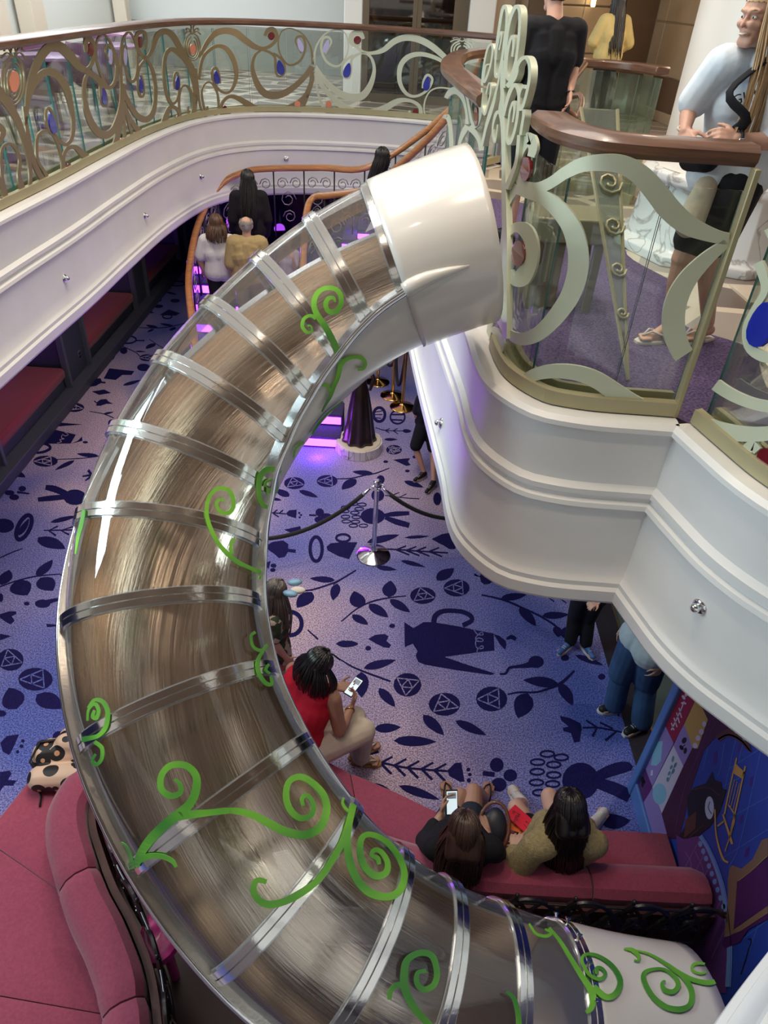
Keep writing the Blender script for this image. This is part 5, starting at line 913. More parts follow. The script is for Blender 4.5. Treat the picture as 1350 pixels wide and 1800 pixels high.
# ================================================================== statue, ropes
sc0 = onz(631, 772, .15); st_ = thing('statue', 'dark bronze statue with a long pleated skirt on a round white pedestal', 'statue', (sc0[0], sc0[1], 0))
mb = MB(); mb.lathe([(.29, 0), (.29, .135), (.275, .15)], (sc0[0], sc0[1], 0), 40); mb.build('pedestal', mat('cream_stone', (.66, .60, .50), .4), st_, autos=40, smooth=True)
for k in range(26):
    a0 = 2 * PI * k / 26; a1 = a0 + 2 * PI / 26 - .018; mb = MB(); mb.poly([(sc0[0] + r * math.cos(a_), sc0[1] + r * math.sin(a_), .004) for r, a_ in [(.288, a0), (.302 + .003 * (k % 3), a0), (.302 + .003 * (k % 3), a1), (.288, a1)]], (0, 0, 1), .13); mb.build('tile', marble, st_)
brz = mat('dark_bronze', (.045, .028, .022), .28, .6, coat=.4)
mb = MB(); vs = []; fs = []; n_ = 72; PR_ = [(.20, .15), (.215, .17), (.20, .2), (.185, .3), (.165, .45), (.145, .6), (.12, .75), (.095, .88), (.075, .96), (.08, 1.02), (.10, 1.12), (.095, 1.2), (.05, 1.25), (.03, 1.30), (.03, 1.33)]
for r_, z_ in PR_:
    for j in range(n_):
        a_ = 2 * PI * j / n_; f_ = 1 + (.09 * math.cos(a_ * 9) if z_ < .9 else 0) * (1 - z_ * .8); vs.append((sc0[0] + r_ * f_ * math.cos(a_), sc0[1] + r_ * f_ * math.sin(a_) * (1 if z_ < .9 else .75), z_))
for i in range(len(PR_) - 1):
    for j in range(n_): fs.append((i * n_ + j, i * n_ + (j + 1) % n_, (i + 1) * n_ + (j + 1) % n_, (i + 1) * n_ + j))
fs += [tuple(range(n_))[::-1], tuple((len(PR_) - 1) * n_ + j for j in range(n_))]; mb.add(vs, fs); mb.build('gown', brz, st_, smooth=True)
mb = MB(); mb.lathe([(.01, 1.31), (.05, 1.34), (.068, 1.40), (.066, 1.46), (.045, 1.51), (.01, 1.53)], (sc0[0], sc0[1], 0), 20); mb.build('head', brz, st_, smooth=True)
for s in (-1, 1):
    mb = MB(); mb.tube([(sc0[0] + s * .09, sc0[1], 1.18), (sc0[0] + s * .16, sc0[1] - .02, 1.02), (sc0[0] + s * .12, sc0[1] - .12, .92)], [.03, .026, .018], 10); mb.build('arm', brz, st_, smooth=True)
velvet = mat('black_velvet', (.006, .006, .008), .8, sheen=.2); goldm = mat('polished_brass', (.62, .38, .11), .15, 1.0)
def stanchion(x, y, m, label, grp=None):
    t = thing('stanchion', label, 'stanchion', (x, y, 0), grp)
    mb = MB(); mb.lathe([(.175, 0), (.18, .012), (.17, .02), (.06, .05), (.035, .065), (.03, .07)], (x, y, 0), 36); mb.build('base', m, t, smooth=True, autos=40)
    mb = MB(); mb.lathe([(.024, .06), (.024, .90)], (x, y, 0), 20); mb.build('pole', m, t, smooth=True, autos=40)
    mb = MB(); mb.lathe([(.03, .88), (.045, .885), (.045, .905), (.03, .91), (.03, .925), (.038, .93), (.038, .965), (.03, .975), (.005, .98)], (x, y, 0), 20); mb.build('cap', m, t, smooth=True, autos=30)
    for k in range(4):
        a_ = k * PI / 2 + .3; mb = MB(); c_ = (x + .06 * math.cos(a_), y + .06 * math.sin(a_), .895)
        mb.tube([(c_[0] + .018 * math.cos(q), c_[1] + .018 * math.sin(q), c_[2]) for q in np.linspace(0, 2 * PI, 11)[:-1]], .0045, 6, closed=True); mb.build('ring', m, t, smooth=True)
    return t
def rope(A, B, sag, m, hm, label):
    t = thing('barrier_rope', label, 'rope', ((A[0] + B[0]) / 2, (A[1] + B[1]) / 2, 0)); A = np.array(A); B = np.array(B)
    P = [A + (B - A) * t_ - np.array([0, 0, sag * 4 * t_ * (1 - t_)]) for t_ in np.linspace(0, 1, 25)]
    mb = MB(); mb.tube(P[1:-1], .022, 10); mb.build('cord', m, t, smooth=True)
    for q in (P[:3], P[::-1][:3]): mb = MB(); mb.tube(q, [.01, .02, .02], 10); mb.build('end_cap', hm, t, smooth=True)
s0 = (-.085, 5.75); sl = (-1.95, 5.05); sr = (1.65, 6.0)
stanchion(*s0, chrome, 'chrome stanchion standing alone on the patterned carpet, linking two black ropes'); stanchion(*sl, chrome, 'chrome stanchion hidden beyond the slide, holding the left end of the black rope'); stanchion(*sr, chrome, 'chrome stanchion under the right balcony, holding the right end of the black rope')
rope((s0[0] - .06, s0[1] - .02, .89), (sl[0] + .06, sl[1], .89), .42, velvet, chrome, 'black velvet rope hanging left from the chrome stanchion towards the slide')
rope((s0[0] + .06, s0[1] - .02, .89), (sr[0] - .06, sr[1], .89), .42, velvet, chrome, 'black velvet rope hanging right from the chrome stanchion under the balcony')
gp = [onz(707, 716, 0)[:2], onz(690, 696, 0)[:2] , onz(664, 672, 0)[:2]]
for (x, y), l in zip(gp, ['brass stanchion, front one of the cluster behind the statue', 'brass stanchion, middle one of the cluster behind the statue', 'brass stanchion, rear one of the cluster behind the statue']): stanchion(x, y, goldm, l, 'brass stanchions behind the statue')
rope((gp[0][0], gp[0][1], .89), (gp[1][0], gp[1][1], .89), .62, mat('navy_velvet', (.02, .02, .045), .8), goldm, 'dark rope looped between the front two brass stanchions')
rope((gp[1][0] + .08, gp[1][1], .89), (gp[2][0], gp[2][1], .89), .5, MATS['navy_velvet'], goldm, 'dark rope looped between the rear two brass stanchions')
# ================================================================== people
V = lambda *a: np.array(a, float)
def unit(v): v = np.array(v, float); return v / (np.linalg.norm(v) + 1e-9)
DG = None
def capsule(mb, a, b, ra, rb, n=12, sq=None):
    a = np.array(a, float); b = np.array(b, float); t = unit(b - a) if np.linalg.norm(b - a) > 1e-5 else V(0, 0, 1)
    u = np.cross(t, [0, 0, 1.0]); u = unit(u) if np.linalg.norm(u) > .1 else V(1, 0, 0); w_ = np.cross(t, u); vs = []; rows = []
    for q in (80, 50, 20): rows.append((a - t * ra * math.sin(math.radians(q)), ra * math.cos(math.radians(q))))
    for q in (0, .5, 1): rows.append((a + (b - a) * q, ra + (rb - ra) * q))
    for q in (20, 50, 80): rows.append((b + t * rb * math.sin(math.radians(q)), rb * math.cos(math.radians(q))))
    for c_, r_ in rows:
        for j in range(n): an = 2 * PI * j / n; vs.append(c_ + (u * math.cos(an) + w_ * math.sin(an)) * r_)
    k = len(rows); fs = [(i * n + j, i * n + (j + 1) % n, (i + 1) * n + (j + 1) % n, (i + 1) * n + j) for i in range(k - 1) for j in range(n)]
    fs += [tuple(range(n))[::-1], tuple((k - 1) * n + j for j in range(n))]; mb.add(vs, fs)
def ellipsoid(mb, c_, r, ax, n=16, m=10):
    """ax: three unit axes as rows"""
    vs = []; fs = []
    for i in range(1, m):
        th = PI * i / m
        for j in range(n): ph = 2 * PI * j / n; vs.append(c_ + ax[0] * r[0] * math.sin(th) * math.cos(ph) + ax[1] * r[1] * math.sin(th) * math.sin(ph) + ax[2] * r[2] * math.cos(th))
    fs = [(i * n + j, i * n + (j + 1) % n, (i + 1) * n + (j + 1) % n, (i + 1) * n + j) for i in range(m - 2) for j in range(n)]
    fs += [tuple(range(n))[::-1], tuple((m - 2) * n + j for j in range(n))]; mb.add(vs, fs)
def fuse(mb, name, m, parent, voxel, it=4, label=None):
    o = mb.build(name + '_raw', m); r = o.modifiers.new('r', 'REMESH'); r.mode = 'VOXEL'; r.voxel_size = voxel; r.use_smooth_shade = True
    s_ = o.modifiers.new('s', 'SMOOTH'); s_.factor = .6; s_.iterations = it
    dg = bpy.context.evaluated_depsgraph_get(); dg.update(); me = bpy.data.meshes.new_from_object(o.evaluated_get(dg)); me.name = name
    bpy.data.objects.remove(o); me.polygons.foreach_set('use_smooth', [True] * len(me.polygons))
    n = bpy.data.objects.new(name, me); COL.objects.link(n); n.parent = parent; n.matrix_parent_inverse = Matrix.Translation(parent.location).inverted() if parent.type == 'EMPTY' else Matrix.Identity(4)
    if label: n['label'] = label
    return n
def hand(mb, w_, d, nrm, curl=.35, sc=1.0, side=1, pinch=False):
    """palm and five fingers; d = hand direction, nrm = palm normal (palm faces nrm), side = +1 thumb toward cross(d, nrm)"""
    d = unit(d); nrm = unit(nrm - d * (np.array(nrm) @ d)); s = np.cross(d, nrm) * side; c_ = w_ + d * .045 * sc
    for k in (-1, -.33, .33, 1): capsule(mb, w_ + s * k * .016 * sc, w_ + d * .082 * sc + s * k * .031 * sc, .016 * sc, .0125 * sc, 8)
    for k, (o_, L_) in enumerate([(.034, .070), (.0115, .080), (-.0115, .074), (-.034, .058)]):
        p = w_ + d * .088 * sc + s * o_ * sc; dd = d + s * (o_ * 2.2)
        a_ = curl * (1 + .12 * k)
        for q, fr in enumerate((.45, .30, .25)):
            dd = unit(dd * math.cos(a_) + nrm * math.sin(a_)); e_ = p + dd * L_ * fr * sc; capsule(mb, p, e_, (.0088 - .0008 * q) * sc, (.0082 - .0008 * q) * sc, 8); p = e_
    p = w_ + d * .025 * sc + s * .028 * sc; dd = unit(d * .7 + s * .8 + nrm * .25)
    for q, L_ in enumerate((.035, .028, .022)):
        e_ = p + dd * L_ * sc; capsule(mb, p, e_, (.0125 - .0015 * q) * sc, (.011 - .0015 * q) * sc, 8); p = e_; dd = unit(dd * .8 + d * .5 + nrm * curl * .5)
def std(root, yaw, h=1.7, **ov):
    k = h / 1.7; c_, s_ = math.cos(yaw), math.sin(yaw)
    def W(x, y, z): return V(root[0] + (x * c_ - y * s_) * k, root[1] + (x * s_ + y * c_) * k, root[2] + z * k)
    J = dict(head=W(0, .02, 1.585), neck=W(0, -.015, 1.43), pelvis=W(0, 0, .96), shL=W(-.175, -.01, 1.385), shR=W(.175, -.01, 1.385), elL=W(-.225, -.03, 1.10), elR=W(.225, -.03, 1.10), wrL=W(-.215, .07, .87), wrR=W(.215, .07, .87),
             hipL=W(-.09, 0, .90), hipR=W(.09, 0, .90), knL=W(-.10, .02, .49), knR=W(.10, .02, .49), anL=W(-.10, -.03, .085), anR=W(.10, -.03, .085), toeL=W(-.125, .13, .03), toeR=W(.125, .13, .03))
    J['fd'] = V(-s_, c_, 0); J['W'] = W
    for a_, v in ov.items(): J[a_] = W(*v) if len(v) == 3 and a_ != 'fd' else v
    return J
skin_l = mat('skin_fair', (.60, .34, .25), .5, var=.06, scale=10); skin_m = mat('skin_tan', (.42, .22, .15), .5, var=.06, scale=10); skin_d = mat('skin_dark', (.10, .045, .03), .5, var=.06, scale=10)
eyem = mat('eye_white', (.8, .8, .78), .2); irism = mat('eye_iris', (.03, .025, .02), .2); lipm = mat('lips', (.42, .12, .11), .4); teeth = mat('teeth', (.8, .78, .72), .3)
def person(label, J, skin, top=None, bottom=None, shoes=None, hair=None, hk=1.0, voxel=.009, fat=1.0, handL=None, handR=None, face=True, base=None, hemz=None, ears=True, gvox=None):
    hs = hk; z0 = base if base is not None else min(J['anL'][2], J['anR'][2]) - .085 * hk
    t = thing('person', label, 'person', (J['pelvis'][0], J['pelvis'][1], z0))
    fd = unit(J['fd']); up = unit(J.get('up', V(0, 0, 1))); up = unit(up - fd * (up @ fd)) if abs(up @ fd) < .95 else up; sd = np.cross(fd, up); hc = J['head']; X = [sd, fd, up]
    hp = lambda x, y, z: hc + (sd * x + fd * y + up * z) * hs
    B = MB(); lat = unit(J['shR'] - J['shL']); sp = unit(J['neck'] - J['pelvis']); fw = np.cross(sp, lat) * 1.0
    # head
    ellipsoid(B, hp(0, -.012, .028), V(.074, .092, .088) * hs, X); ellipsoid(B, hp(0, .012, -.035), V(.058, .070, .080) * hs, X)
    capsule(B, hp(-.018, .055, -.088), hp(.018, .055, -.088), .024 * hs, .024 * hs); capsule(B, hp(0, .080, .012), hp(0, .100, -.026), .007 * hs, .0105 * hs)
    for s in (-1, 1):
        capsule(B, hp(s * .028, .078, -.02), hp(s * .045, .055, -.025), .018 * hs, .018 * hs); capsule(B, hp(s * .012, .083, .026), hp(s * .045, .068, .026), .010 * hs, .008 * hs)
        if ears: capsule(B, hp(s * .074, -.008, .015), hp(s * .073, -.004, -.022), .016 * hs, .010 * hs)
        capsule(B, hp(s * .008, .085, -.058), hp(s * .022, .078, -.058), .009 * hs, .006 * hs)
    capsule(B, hp(0, -.02, -.05), J['neck'], .052 * hs, .056 * hs); capsule(B, J['neck'], J['neck'] - sp * .06 * hk, .056 * hs, .07 * hs)
    ch = J['neck'] - sp * .20 * hk; wa = J['pelvis'] + sp * .16 * hk; T = []
    for s in (-1, 1):
        T += [(J['neck'] - sp * .07 * hk + lat * s * .05 * hk, (J['shR'] if s > 0 else J['shL']) - lat * s * .02 * hk, .056 * hk * fat, .056 * hk * fat), (ch + lat * s * .075 * hk, wa + lat * s * .05 * hk, .105 * hk * fat, .098 * hk * fat), (wa + lat * s * .05 * hk, J['pelvis'] + lat * s * .07 * hk, .098 * hk * fat, .115 * hk * fat),
              (J['neck'] - sp * .1 * hk + lat * s * .09 * hk, ch + lat * s * .075 * hk, .075 * hk * fat, .105 * hk * fat)]
    T.append((J['neck'] - sp * .075 * hk - fw * .012, ch - fw * .02, .072 * hk, .09 * hk))
    for s in (-1, 1): T.append((J['neck'] - sp * .035 * hk + lat * s * .025 * hk - fw * .01, (J['shR'] if s > 0 else J['shL']) - lat * s * .045 * hk, .048 * hk, .050 * hk))
    if J.get('bust'):
        for s in (-1, 1): T.append((ch + lat * s * .07 * hk + fw * .06 * hk, ch + lat * s * .07 * hk + fw * .07 * hk - sp * .02, .065 * hk * fat, .065 * hk * fat))
    for a_, b_, ra, rb in T: capsule(B, a_, b_, ra, rb, 14)
    A = []; Lg = []
    for s, q in ((-1, 'L'), (1, 'R')):
        A.append((J['sh' + q], J['el' + q], .050 * hk * fat, .040 * hk * fat, J['wr' + q], .038 * hk * fat, .026 * hk))
        capsule(B, *A[-1][:2], *A[-1][2:4]); m_ = J['el' + q] + (J['wr' + q] - J['el' + q]) * .3; capsule(B, J['el' + q], m_, .037 * hk * fat, .040 * hk * fat); capsule(B, m_, J['wr' + q], .040 * hk * fat, .026 * hk)
        Lg.append((J['hip' + q], J['kn' + q], .088 * hk * fat, .060 * hk * fat, J['an' + q], .056 * hk * fat, .040 * hk))
        capsule(B, *Lg[-1][:2], *Lg[-1][2:4], 14); m_ = J['kn' + q] + (J['an' + q] - J['kn' + q]) * .33; bk = unit(J['kn' + q] - J['an' + q]); capsule(B, J['kn' + q], m_, .054 * hk * fat, .057 * hk * fat); capsule(B, m_, J['an' + q], .057 * hk * fat, .037 * hk)
        td = unit(J['toe' + q] - J['an' + q] + V(0, 0, J['an' + q][2] - J['toe' + q][2])); heel = J['an' + q] - td * .03 * hk + V(0, 0, -.045 * hk); J['heel' + q] = heel; J['td' + q] = td
        capsule(B, J['an' + q], J['toe' + q] - td * .03, .036 * hk, .028 * hk); capsule(B, heel, J['toe' + q], .032 * hk, .026 * hk)
        sdv = np.cross(td, V(0, 0, 1))
        for k in range(5): capsule(B, J['toe' + q] + sdv * (k - 2) * .017 * hk, J['toe' + q] + sdv * (k - 2) * .018 * hk + td * (.05 - .006 * abs(k - (1 if s > 0 else 3))) * hk, .012 * hk, .009 * hk, 8)
        hsp = (handL if q == 'L' else handR) or {}
        d_ = hsp.get('d', J['wr' + q] - J['el' + q]); nr = hsp.get('n', -lat * s); hand(B, J['wr' + q], unit(d_), np.array(nr, float), hsp.get('curl', .35), hk, hsp.get('side', s))
    fuse(B, 'body', skin, t, voxel, 3)
    gv = gvox or max(.009, voxel)
    if face:
        for s in (-1, 1):
            m_ = MB(); ellipsoid(m_, hp(s * .030, .071, .004), V(.0115, .009, .0065) * hs, X, 12, 8); e_ = m_.build('eye', eyem, t, smooth=True); m_ = MB(); ellipsoid(m_, hp(s * .030, .0775, .004), V(.005, .0035, .005) * hs, X, 10, 6); m_.build('iris', irism, e_, smooth=True)
            m_ = MB(); m_.tube([hp(s * .014, .088, .026), hp(s * .032, .083, .032), hp(s * .048, .068, .027)], [.003 * hs, .0036 * hs, .002 * hs], 6); m_.build('eyebrow', hair[1] if hair else irism, t, smooth=True)
        m_ = MB(); m_.tube([hp(-.024, .083, -.053), hp(-.01, .094, -.056), hp(.01, .094, -.056), hp(.024, .083, -.053)], [.002, .0045, .0045, .002], 8, flat=.8); m_.build('mouth', teeth if J.get('smile') else lipm, t, smooth=True)
    if top:
        m_, sl, inf, hem = top['m'], top.get('sl', .45), top.get('inf', .016), top.get('hem', .0); G = MB()
        for a_, b_, ra, rb in T:
            if ra < .06 * hk * fat and sl == 0: b_ = a_ + (b_ - a_) * .65
            capsule(G, a_, b_, ra + inf, rb + inf, 14)
        if hem > 0:
            for s in (-1, 1): capsule(G, J['pelvis'] + lat * s * .07 * hk, J['pelvis'] + lat * s * .08 * hk - sp * hem, .115 * hk * fat + inf, .12 * hk * fat + inf, 14)
        if top.get('hood'): capsule(G, J['neck'] - lat * .05 - fw * .05, J['neck'] + lat * .05 - fw * .05, .05, .05)
        for sh, el, ra, rb, wr, rc, rd in A:
            if sl > 0:
                f1 = min(1, sl * 2); capsule(G, sh, sh + (el - sh) * f1, ra + inf, ra + (rb - ra) * f1 + inf * 1.25)
                if sl > .5: f2 = (sl - .5) * 2 * .93; capsule(G, el, el + (wr - el) * f2, rc + inf, rc + (rd - rc) * f2 + inf * top.get('cuff', 1.0))
        fuse(G, top.get('name', 'shirt'), m_, t, gv, 3, top.get('label'))
    if bottom:
        m_, ln, inf = bottom['m'], bottom.get('ln', 1.0), bottom.get('inf', .014); G = MB()
        for s in (-1, 1): capsule(G, wa + lat * s * .05 * hk - sp * .07 * hk, J['pelvis'] + lat * s * .07 * hk, .098 * hk * fat + inf * .6, .115 * hk * fat + inf * .8, 14)
        if bottom.get('skirt'):
            for k in np.linspace(0, 1, 5): capsule(G, J['pelvis'] + lat * (k - .5) * .14, (J['knL'] * (1 - k) + J['knR'] * k), .12 * fat, .12 * fat)
        else:
            for hp_, kn, ra, rb, an, rc, rd in Lg:
                f1 = min(1, ln * 2); capsule(G, hp_, hp_ + (kn - hp_) * f1, ra + inf, ra + (rb - ra) * f1 + inf * bottom.get('flare', 1.0), 14)
                if ln > .5: f2 = (ln - .5) * 2 * .98; capsule(G, kn, kn + (an - kn) * f2, rc + inf, rc + (rd - rc) * f2 + inf * bottom.get('flare', 1.4), 14)
        fuse(G, bottom.get('name', 'trousers'), m_, t, gv, 3, bottom.get('label'))
    if shoes:
        for q in 'LR':
            td, heel, toe = J['td' + q], J['heel' + q], J['toe' + q]; G = MB()
            zf = z0 + .02
            if shoes.get('flip'):
                S_ = MB(); sdv = np.cross(td, V(0, 0, 1)); L0 = heel - td * .045; L1 = toe + td * .07
                out = [L0 + (L1 - L0) * tt + sdv * w_ for tt, w_ in [(0, -.018), (.25, -.034), (.6, -.040), (.85, -.044), (1, -.02), (1, .02), (.85, .044), (.6, .040), (.25, .034), (0, .018)]]
                S_.poly([(p[0], p[1], min(heel[2], toe[2]) - .038) for p in out], (0, 0, 1), .022); so = S_.build('sandal_sole', shoes['m'], t, bevel=.005)
                S_ = MB(); ax_ = J['an' + q]; tp = toe + td * .035; 
                for s in (-1, 1): S_.tube([tp + V(0, 0, .012), toe + td * -.01 + sdv * s * .02 + V(0, 0, .04), toe - td * .07 + sdv * s * .036 + V(0, 0, .02), toe - td * .09 + sdv * s * .038 - V(0, 0, .025)], .006, 6)
                S_.build('sandal_strap', shoes.get('m2', shoes['m']), so, smooth=True)
            else:
                capsule(G, heel + V(0, 0, .005), toe + td * .035, .040 * hk, .034 * hk); capsule(G, J['an' + q] + V(0, 0, -.005), toe - td * .02 + V(0, 0, .01), .044 * hk, .036 * hk); so = fuse(G, 'shoe', shoes['m'], t, .007, 2)
                S_ = MB(); sdv = np.cross(td, V(0, 0, 1)); L0 = heel - td * .045 * hk; L1 = toe + td * .075 * hk
                out = [L0 + (L1 - L0) * tt + sdv * w_ * hk for tt, w_ in [(0, -.018), (.2, -.040), (.6, -.042), (.85, -.040), (1, -.018), (1, .018), (.85, .040), (.6, .042), (.2, .040), (0, .018)]]
                S_.poly([(p[0], p[1], min(heel[2], toe[2]) - .04 * hk) for p in out], (0, 0, 1), .03 * hk); S_.build('sole', shoes.get('m2', shoes['m']), so, bevel=.006)
                S_ = MB()
                for k in range(4): c0 = toe - td * (.01 + .018 * k) + V(0, 0, .042 + .007 * k) * hk; S_.tube([c0 - sdv * .018, c0 + V(0, 0, .004), c0 + sdv * .018], .0035, 5)
                S_.build('laces', shoes.get('m2', shoes['m']), so, smooth=True)
    if hair:
        kind, hm = hair[0], hair[1]; L_ = hair[2]; wd = hair[3] if len(hair) > 3 else 1.0; rg = random.Random(len(label)); G = MB()
        rr = V(.083, .100, .098) * hs * (1 if kind != 'short' else .97)
        hc2 = hp(0, -.018, .030)
        ellipsoid(G, hc2, rr, X, 20, 14); 
        if kind in ('long', 'bob'): 
            for s in (-1, 0, 1): capsule(G, hp(s * .045, -.05, -.01), hp(s * .055, -.055, -.10 if kind == 'long' else -.09), .050 * hs, .045 * hs)
        if kind == 'bun': ellipsoid(G, hp(0, -.04, .14), V(.05, .05, .045) * hs, X)
        if kind == 'short': capsule(G, hp(-.03, -.055, -.01), hp(.03, -.055, -.01), .045, .045); 
        cap = fuse(G, 'hair', hm, t, .009, 2)
        # cut hair away from the face side
        bmh = bmesh.new(); bmh.from_mesh(cap.data); dele = []
        for v in bmh.verts:
            p = (np.array(v.co) - hc); x_, y_, z_ = p @ sd / hs, p @ fd / hs, p @ up / hs
            if y_ > .018 and z_ < .058 - max(0, (.06 - y_)) * .3: dele.append(v)
            elif kind == 'short' and (z_ < -.062 or (y_ > -.02 and z_ < .01)): dele.append(v)
            elif kind == 'balding' and (z_ < -.035 or (y_ > -.02 and z_ < .0) or (z_ > .07)): dele.append(v)
        bmesh.ops.delete(bmh, geom=dele, context='VERTS'); bmh.to_mesh(cap.data); bmh.free()
        S_ = MB(); n_ = {'long': 210, 'bob': 150, 'braids': 44, 'short': 120, 'bun': 90, 'balding': 90}[kind]; back = J.get('fall', None)
        for k in range(n_):
            ph = rg.uniform(*J.get('phr', (-PI * .80, PI * .80))) if kind != 'braids' else -PI * .75 + k / n_ * PI * 1.5
            dirv = -fd * math.cos(ph) + sd * math.sin(ph); part = J.get('part', 0.0); r0 = rr * rg.uniform(1.0, 1.05); P = []
            th0 = rg.uniform(.06, .9) if kind != 'balding' else rg.uniform(.9, 1.3); th1 = {'short': rg.uniform(th0 + .15, th0 + .4), 'balding': th0 + .3}.get(kind, 1.75)
            if abs(ph) > PI * .6 and kind in ('long', 'bob', 'braids'): th1 = 1.6
            if kind == 'bun': th1 = th0 + .6
            for q in range(6):
                th = th0 + (th1 - th0) * q / 5; fr = -.02 * (1 - q / 5)
                P.append(hc2 + sd * (dirv @ sd * r0[0] * math.sin(th)) + fd * ((dirv @ fd) * r0[1] * math.sin(th)) + up * r0[2] * math.cos(th))
            if kind in ('long', 'bob', 'braids'):
                e_ = P[-1]; ln = L_ * rg.uniform(.82, 1.08); outv = dirv.copy(); outv[2] = 0; g_ = V(0, 0, -1.0); fl = (back if back is not None else -fd * .25); wob = rg.uniform(-1, 1); 
                for q in range(1, 9):
                    tt = q / 8; pull = (J['neck'] - fd * .09 - e_) ; pull[2] = 0
                    P.append(e_ + g_ * ln * tt + fl * ln * tt * (.35 + .4 * tt) * 1.0 + outv * .045 * wd * math.sin(PI * tt * .7) + pull * (.35 - .2 * min(1.5, wd)) * min(1, tt * 1.3) + sd * .012 * wob * math.sin(tt * 5 + wob * 3))
            rad = (.0105 if kind == 'braids' else (.0065 if kind in ('long', 'bob') else .004)) * hs
            m__ = len(P); S_.tube(P, [rad * (1 - .55 * (i / (m__ - 1)) ** 2) * (1 + (.25 * math.sin(i * 3.1) if kind == 'braids' else 0)) for i in range(m__)], 4)
        S_.build('hair_strands', hm, cap, smooth=True)
    return t
def hairm(name, c_, r=.38): return mat(name, c_, r, var=.45, scale=14, stretch=(1, 1, .15), spec=.6)
h_black = hairm('black_hair', (.012, .009, .009), .3); h_brown = hairm('dark_brown_hair', (.055, .027, .017)); h_mid = hairm('brown_hair', (.10, .045, .025)); h_blond = hairm('blonde_hair', (.50, .33, .17)); h_grey = hairm('grey_hair', (.33, .30, .28), .5); h_gb = hairm('ash_brown_hair', (.10, .085, .075))
fab = lambda n, c_, **k: mat(n, c_, .85, var=k.get('var', .10), scale=k.get('scale', 9), bump=k.get('bump', .35), bscale=k.get('bscale', 14), spec=.25)
P = lambda x, y, z: onz(x, y, z)
# 1 woman walking along the right deck
lbt = fab('light_blue_tee', (.74, .82, .90)); bks = fab('black_cotton', (.014, .014, .018)); off = fab('offwhite_rubber', (.66, .60, .54), bump=0)
J = std((1.60, 3.86, 3.312), 2.05, 1.68); J.update(head=ony(1336, 30, 3.86), neck=ony(1346, 88, 3.95), shR=ony(1268, 112, 3.92), shL=ony(1372, 112, 3.80), pelvis=ony(1285, 300, 3.93), elR=ony(1212, 190, 3.98), wrR=ony(1203, 232, 3.84), elL=ony(1362, 250, 3.72), wrL=ony(1296, 244, 3.70),
    hipR=ony(1262, 325, 3.98), hipL=ony(1300, 325, 3.86), knR=ony(1200, 455, 3.92), anR=V(1.565, 3.93, 3.40), toeR=V(1.45, 3.90, 3.345), knL=ony(1246, 455, 3.95), anL=V(1.80, 3.98, 3.42), toeL=V(1.70, 3.94, 3.345), fd=V(-.86, -.48, -.08), smile=1, bust=1, fall=V(-.05, -.12, 0), phr=(-PI * .72, PI * .40))
wm = person('smiling woman with long blonde hair in a light blue tee, walking behind the right railing', J, skin_l, dict(m=lbt, sl=.42, inf=.028, name='tee'), dict(m=bks, ln=.36, inf=.03, name='shorts'), dict(m=off, flip=1), ('long', h_blond, .50, 1.3), voxel=.0055, handR=dict(d=V(.1, -.75, -.4), n=V(.6, .3, -.5), curl=.75), handL=dict(d=V(-.9, .1, .05), n=V(.1, .7, -.5), curl=.75))
mb = MB(); mb.tube(cr([J['shL'] + V(-.03, -.04, .06), J['shL'] * .5 + J['shR'] * .5 + V(-.11, -.14, -.10), J['wrL'] + V(.0, -.03, .08), J['pelvis'] + V(-.14, -.05, .12), J['hipR'] + V(-.03, .13, .10)], 5), .026, 8, flat=.35); mb.build('bag_strap', bks, wm, smooth=True)
mb = MB(); capsule(mb, J['pelvis'] + V(-.17, -.10, .06), J['pelvis'] + V(-.2, .05, .03), .06, .055); fuse(mb, 'belt_bag', bks, wm, .009)
mb = MB(); capsule(mb, J['pelvis'] + V(-.12, -.06, -.06), J['pelvis'] + V(-.16, -.08, -.24), .055, .075); fuse(mb, 'tied_cloth', fab('cream_cloth', (.62, .53, .40)), wm, .009)
mb = MB(); mb.tube([J['wrL'] + unit(J['elL'] - J['wrL']) * .01 + (V(0, math.cos(q), math.sin(q))) * .032 for q in np.linspace(0, 2 * PI, 15)[:-1]], .008, 6, closed=True); bw_ = mb.build('watch_band', black, wm, smooth=True)
mb = MB(); c_ = J['wrL'] + V(.01, -.035, -.01); mb.box(c_[0] - .016, c_[0] + .016, c_[1] - .006, c_[1] + .004, c_[2] - .019, c_[2] + .019); mb.build('watch_face', chrome, bw_, bevel=.004)
mb = MB(); mb.tube([J['wrR'] + unit(J['elR'] - J['wrR']) * .02 + (V(math.cos(q), math.sin(q) * .6, math.sin(q) * .3)) * .034 for q in np.linspace(0, 2 * PI, 15)[:-1]], .006, 6, closed=True); mb.build('bracelet', off, wm, smooth=True)
# 2 man in black
J = std((.93, 5.75, 3.312), .22, 1.71); J.update(wrR=ony(1002, 160, 5.70), elR=ony(1009, 112, 5.80), head=J['head'] + V(-.01, .03, 0))
mn = person('man in a black tee seen from behind, standing past the tall scroll arch', J, skin_l, dict(m=bks, sl=.44, inf=.018, name='tee', hem=.05), dict(m=bks, ln=.55, inf=.03, name='shorts'), dict(m=black, m2=black), ('short', h_brown, .05), voxel=.0075, fat=1.0)
mb = MB(); mb.tube([J['wrR'] + V(math.cos(q), math.sin(q), .1 * math.cos(q)) * .031 for q in np.linspace(0, 2 * PI, 15)[:-1]], .007, 6, closed=True); mb.build('watch_band', black, mn, smooth=True)
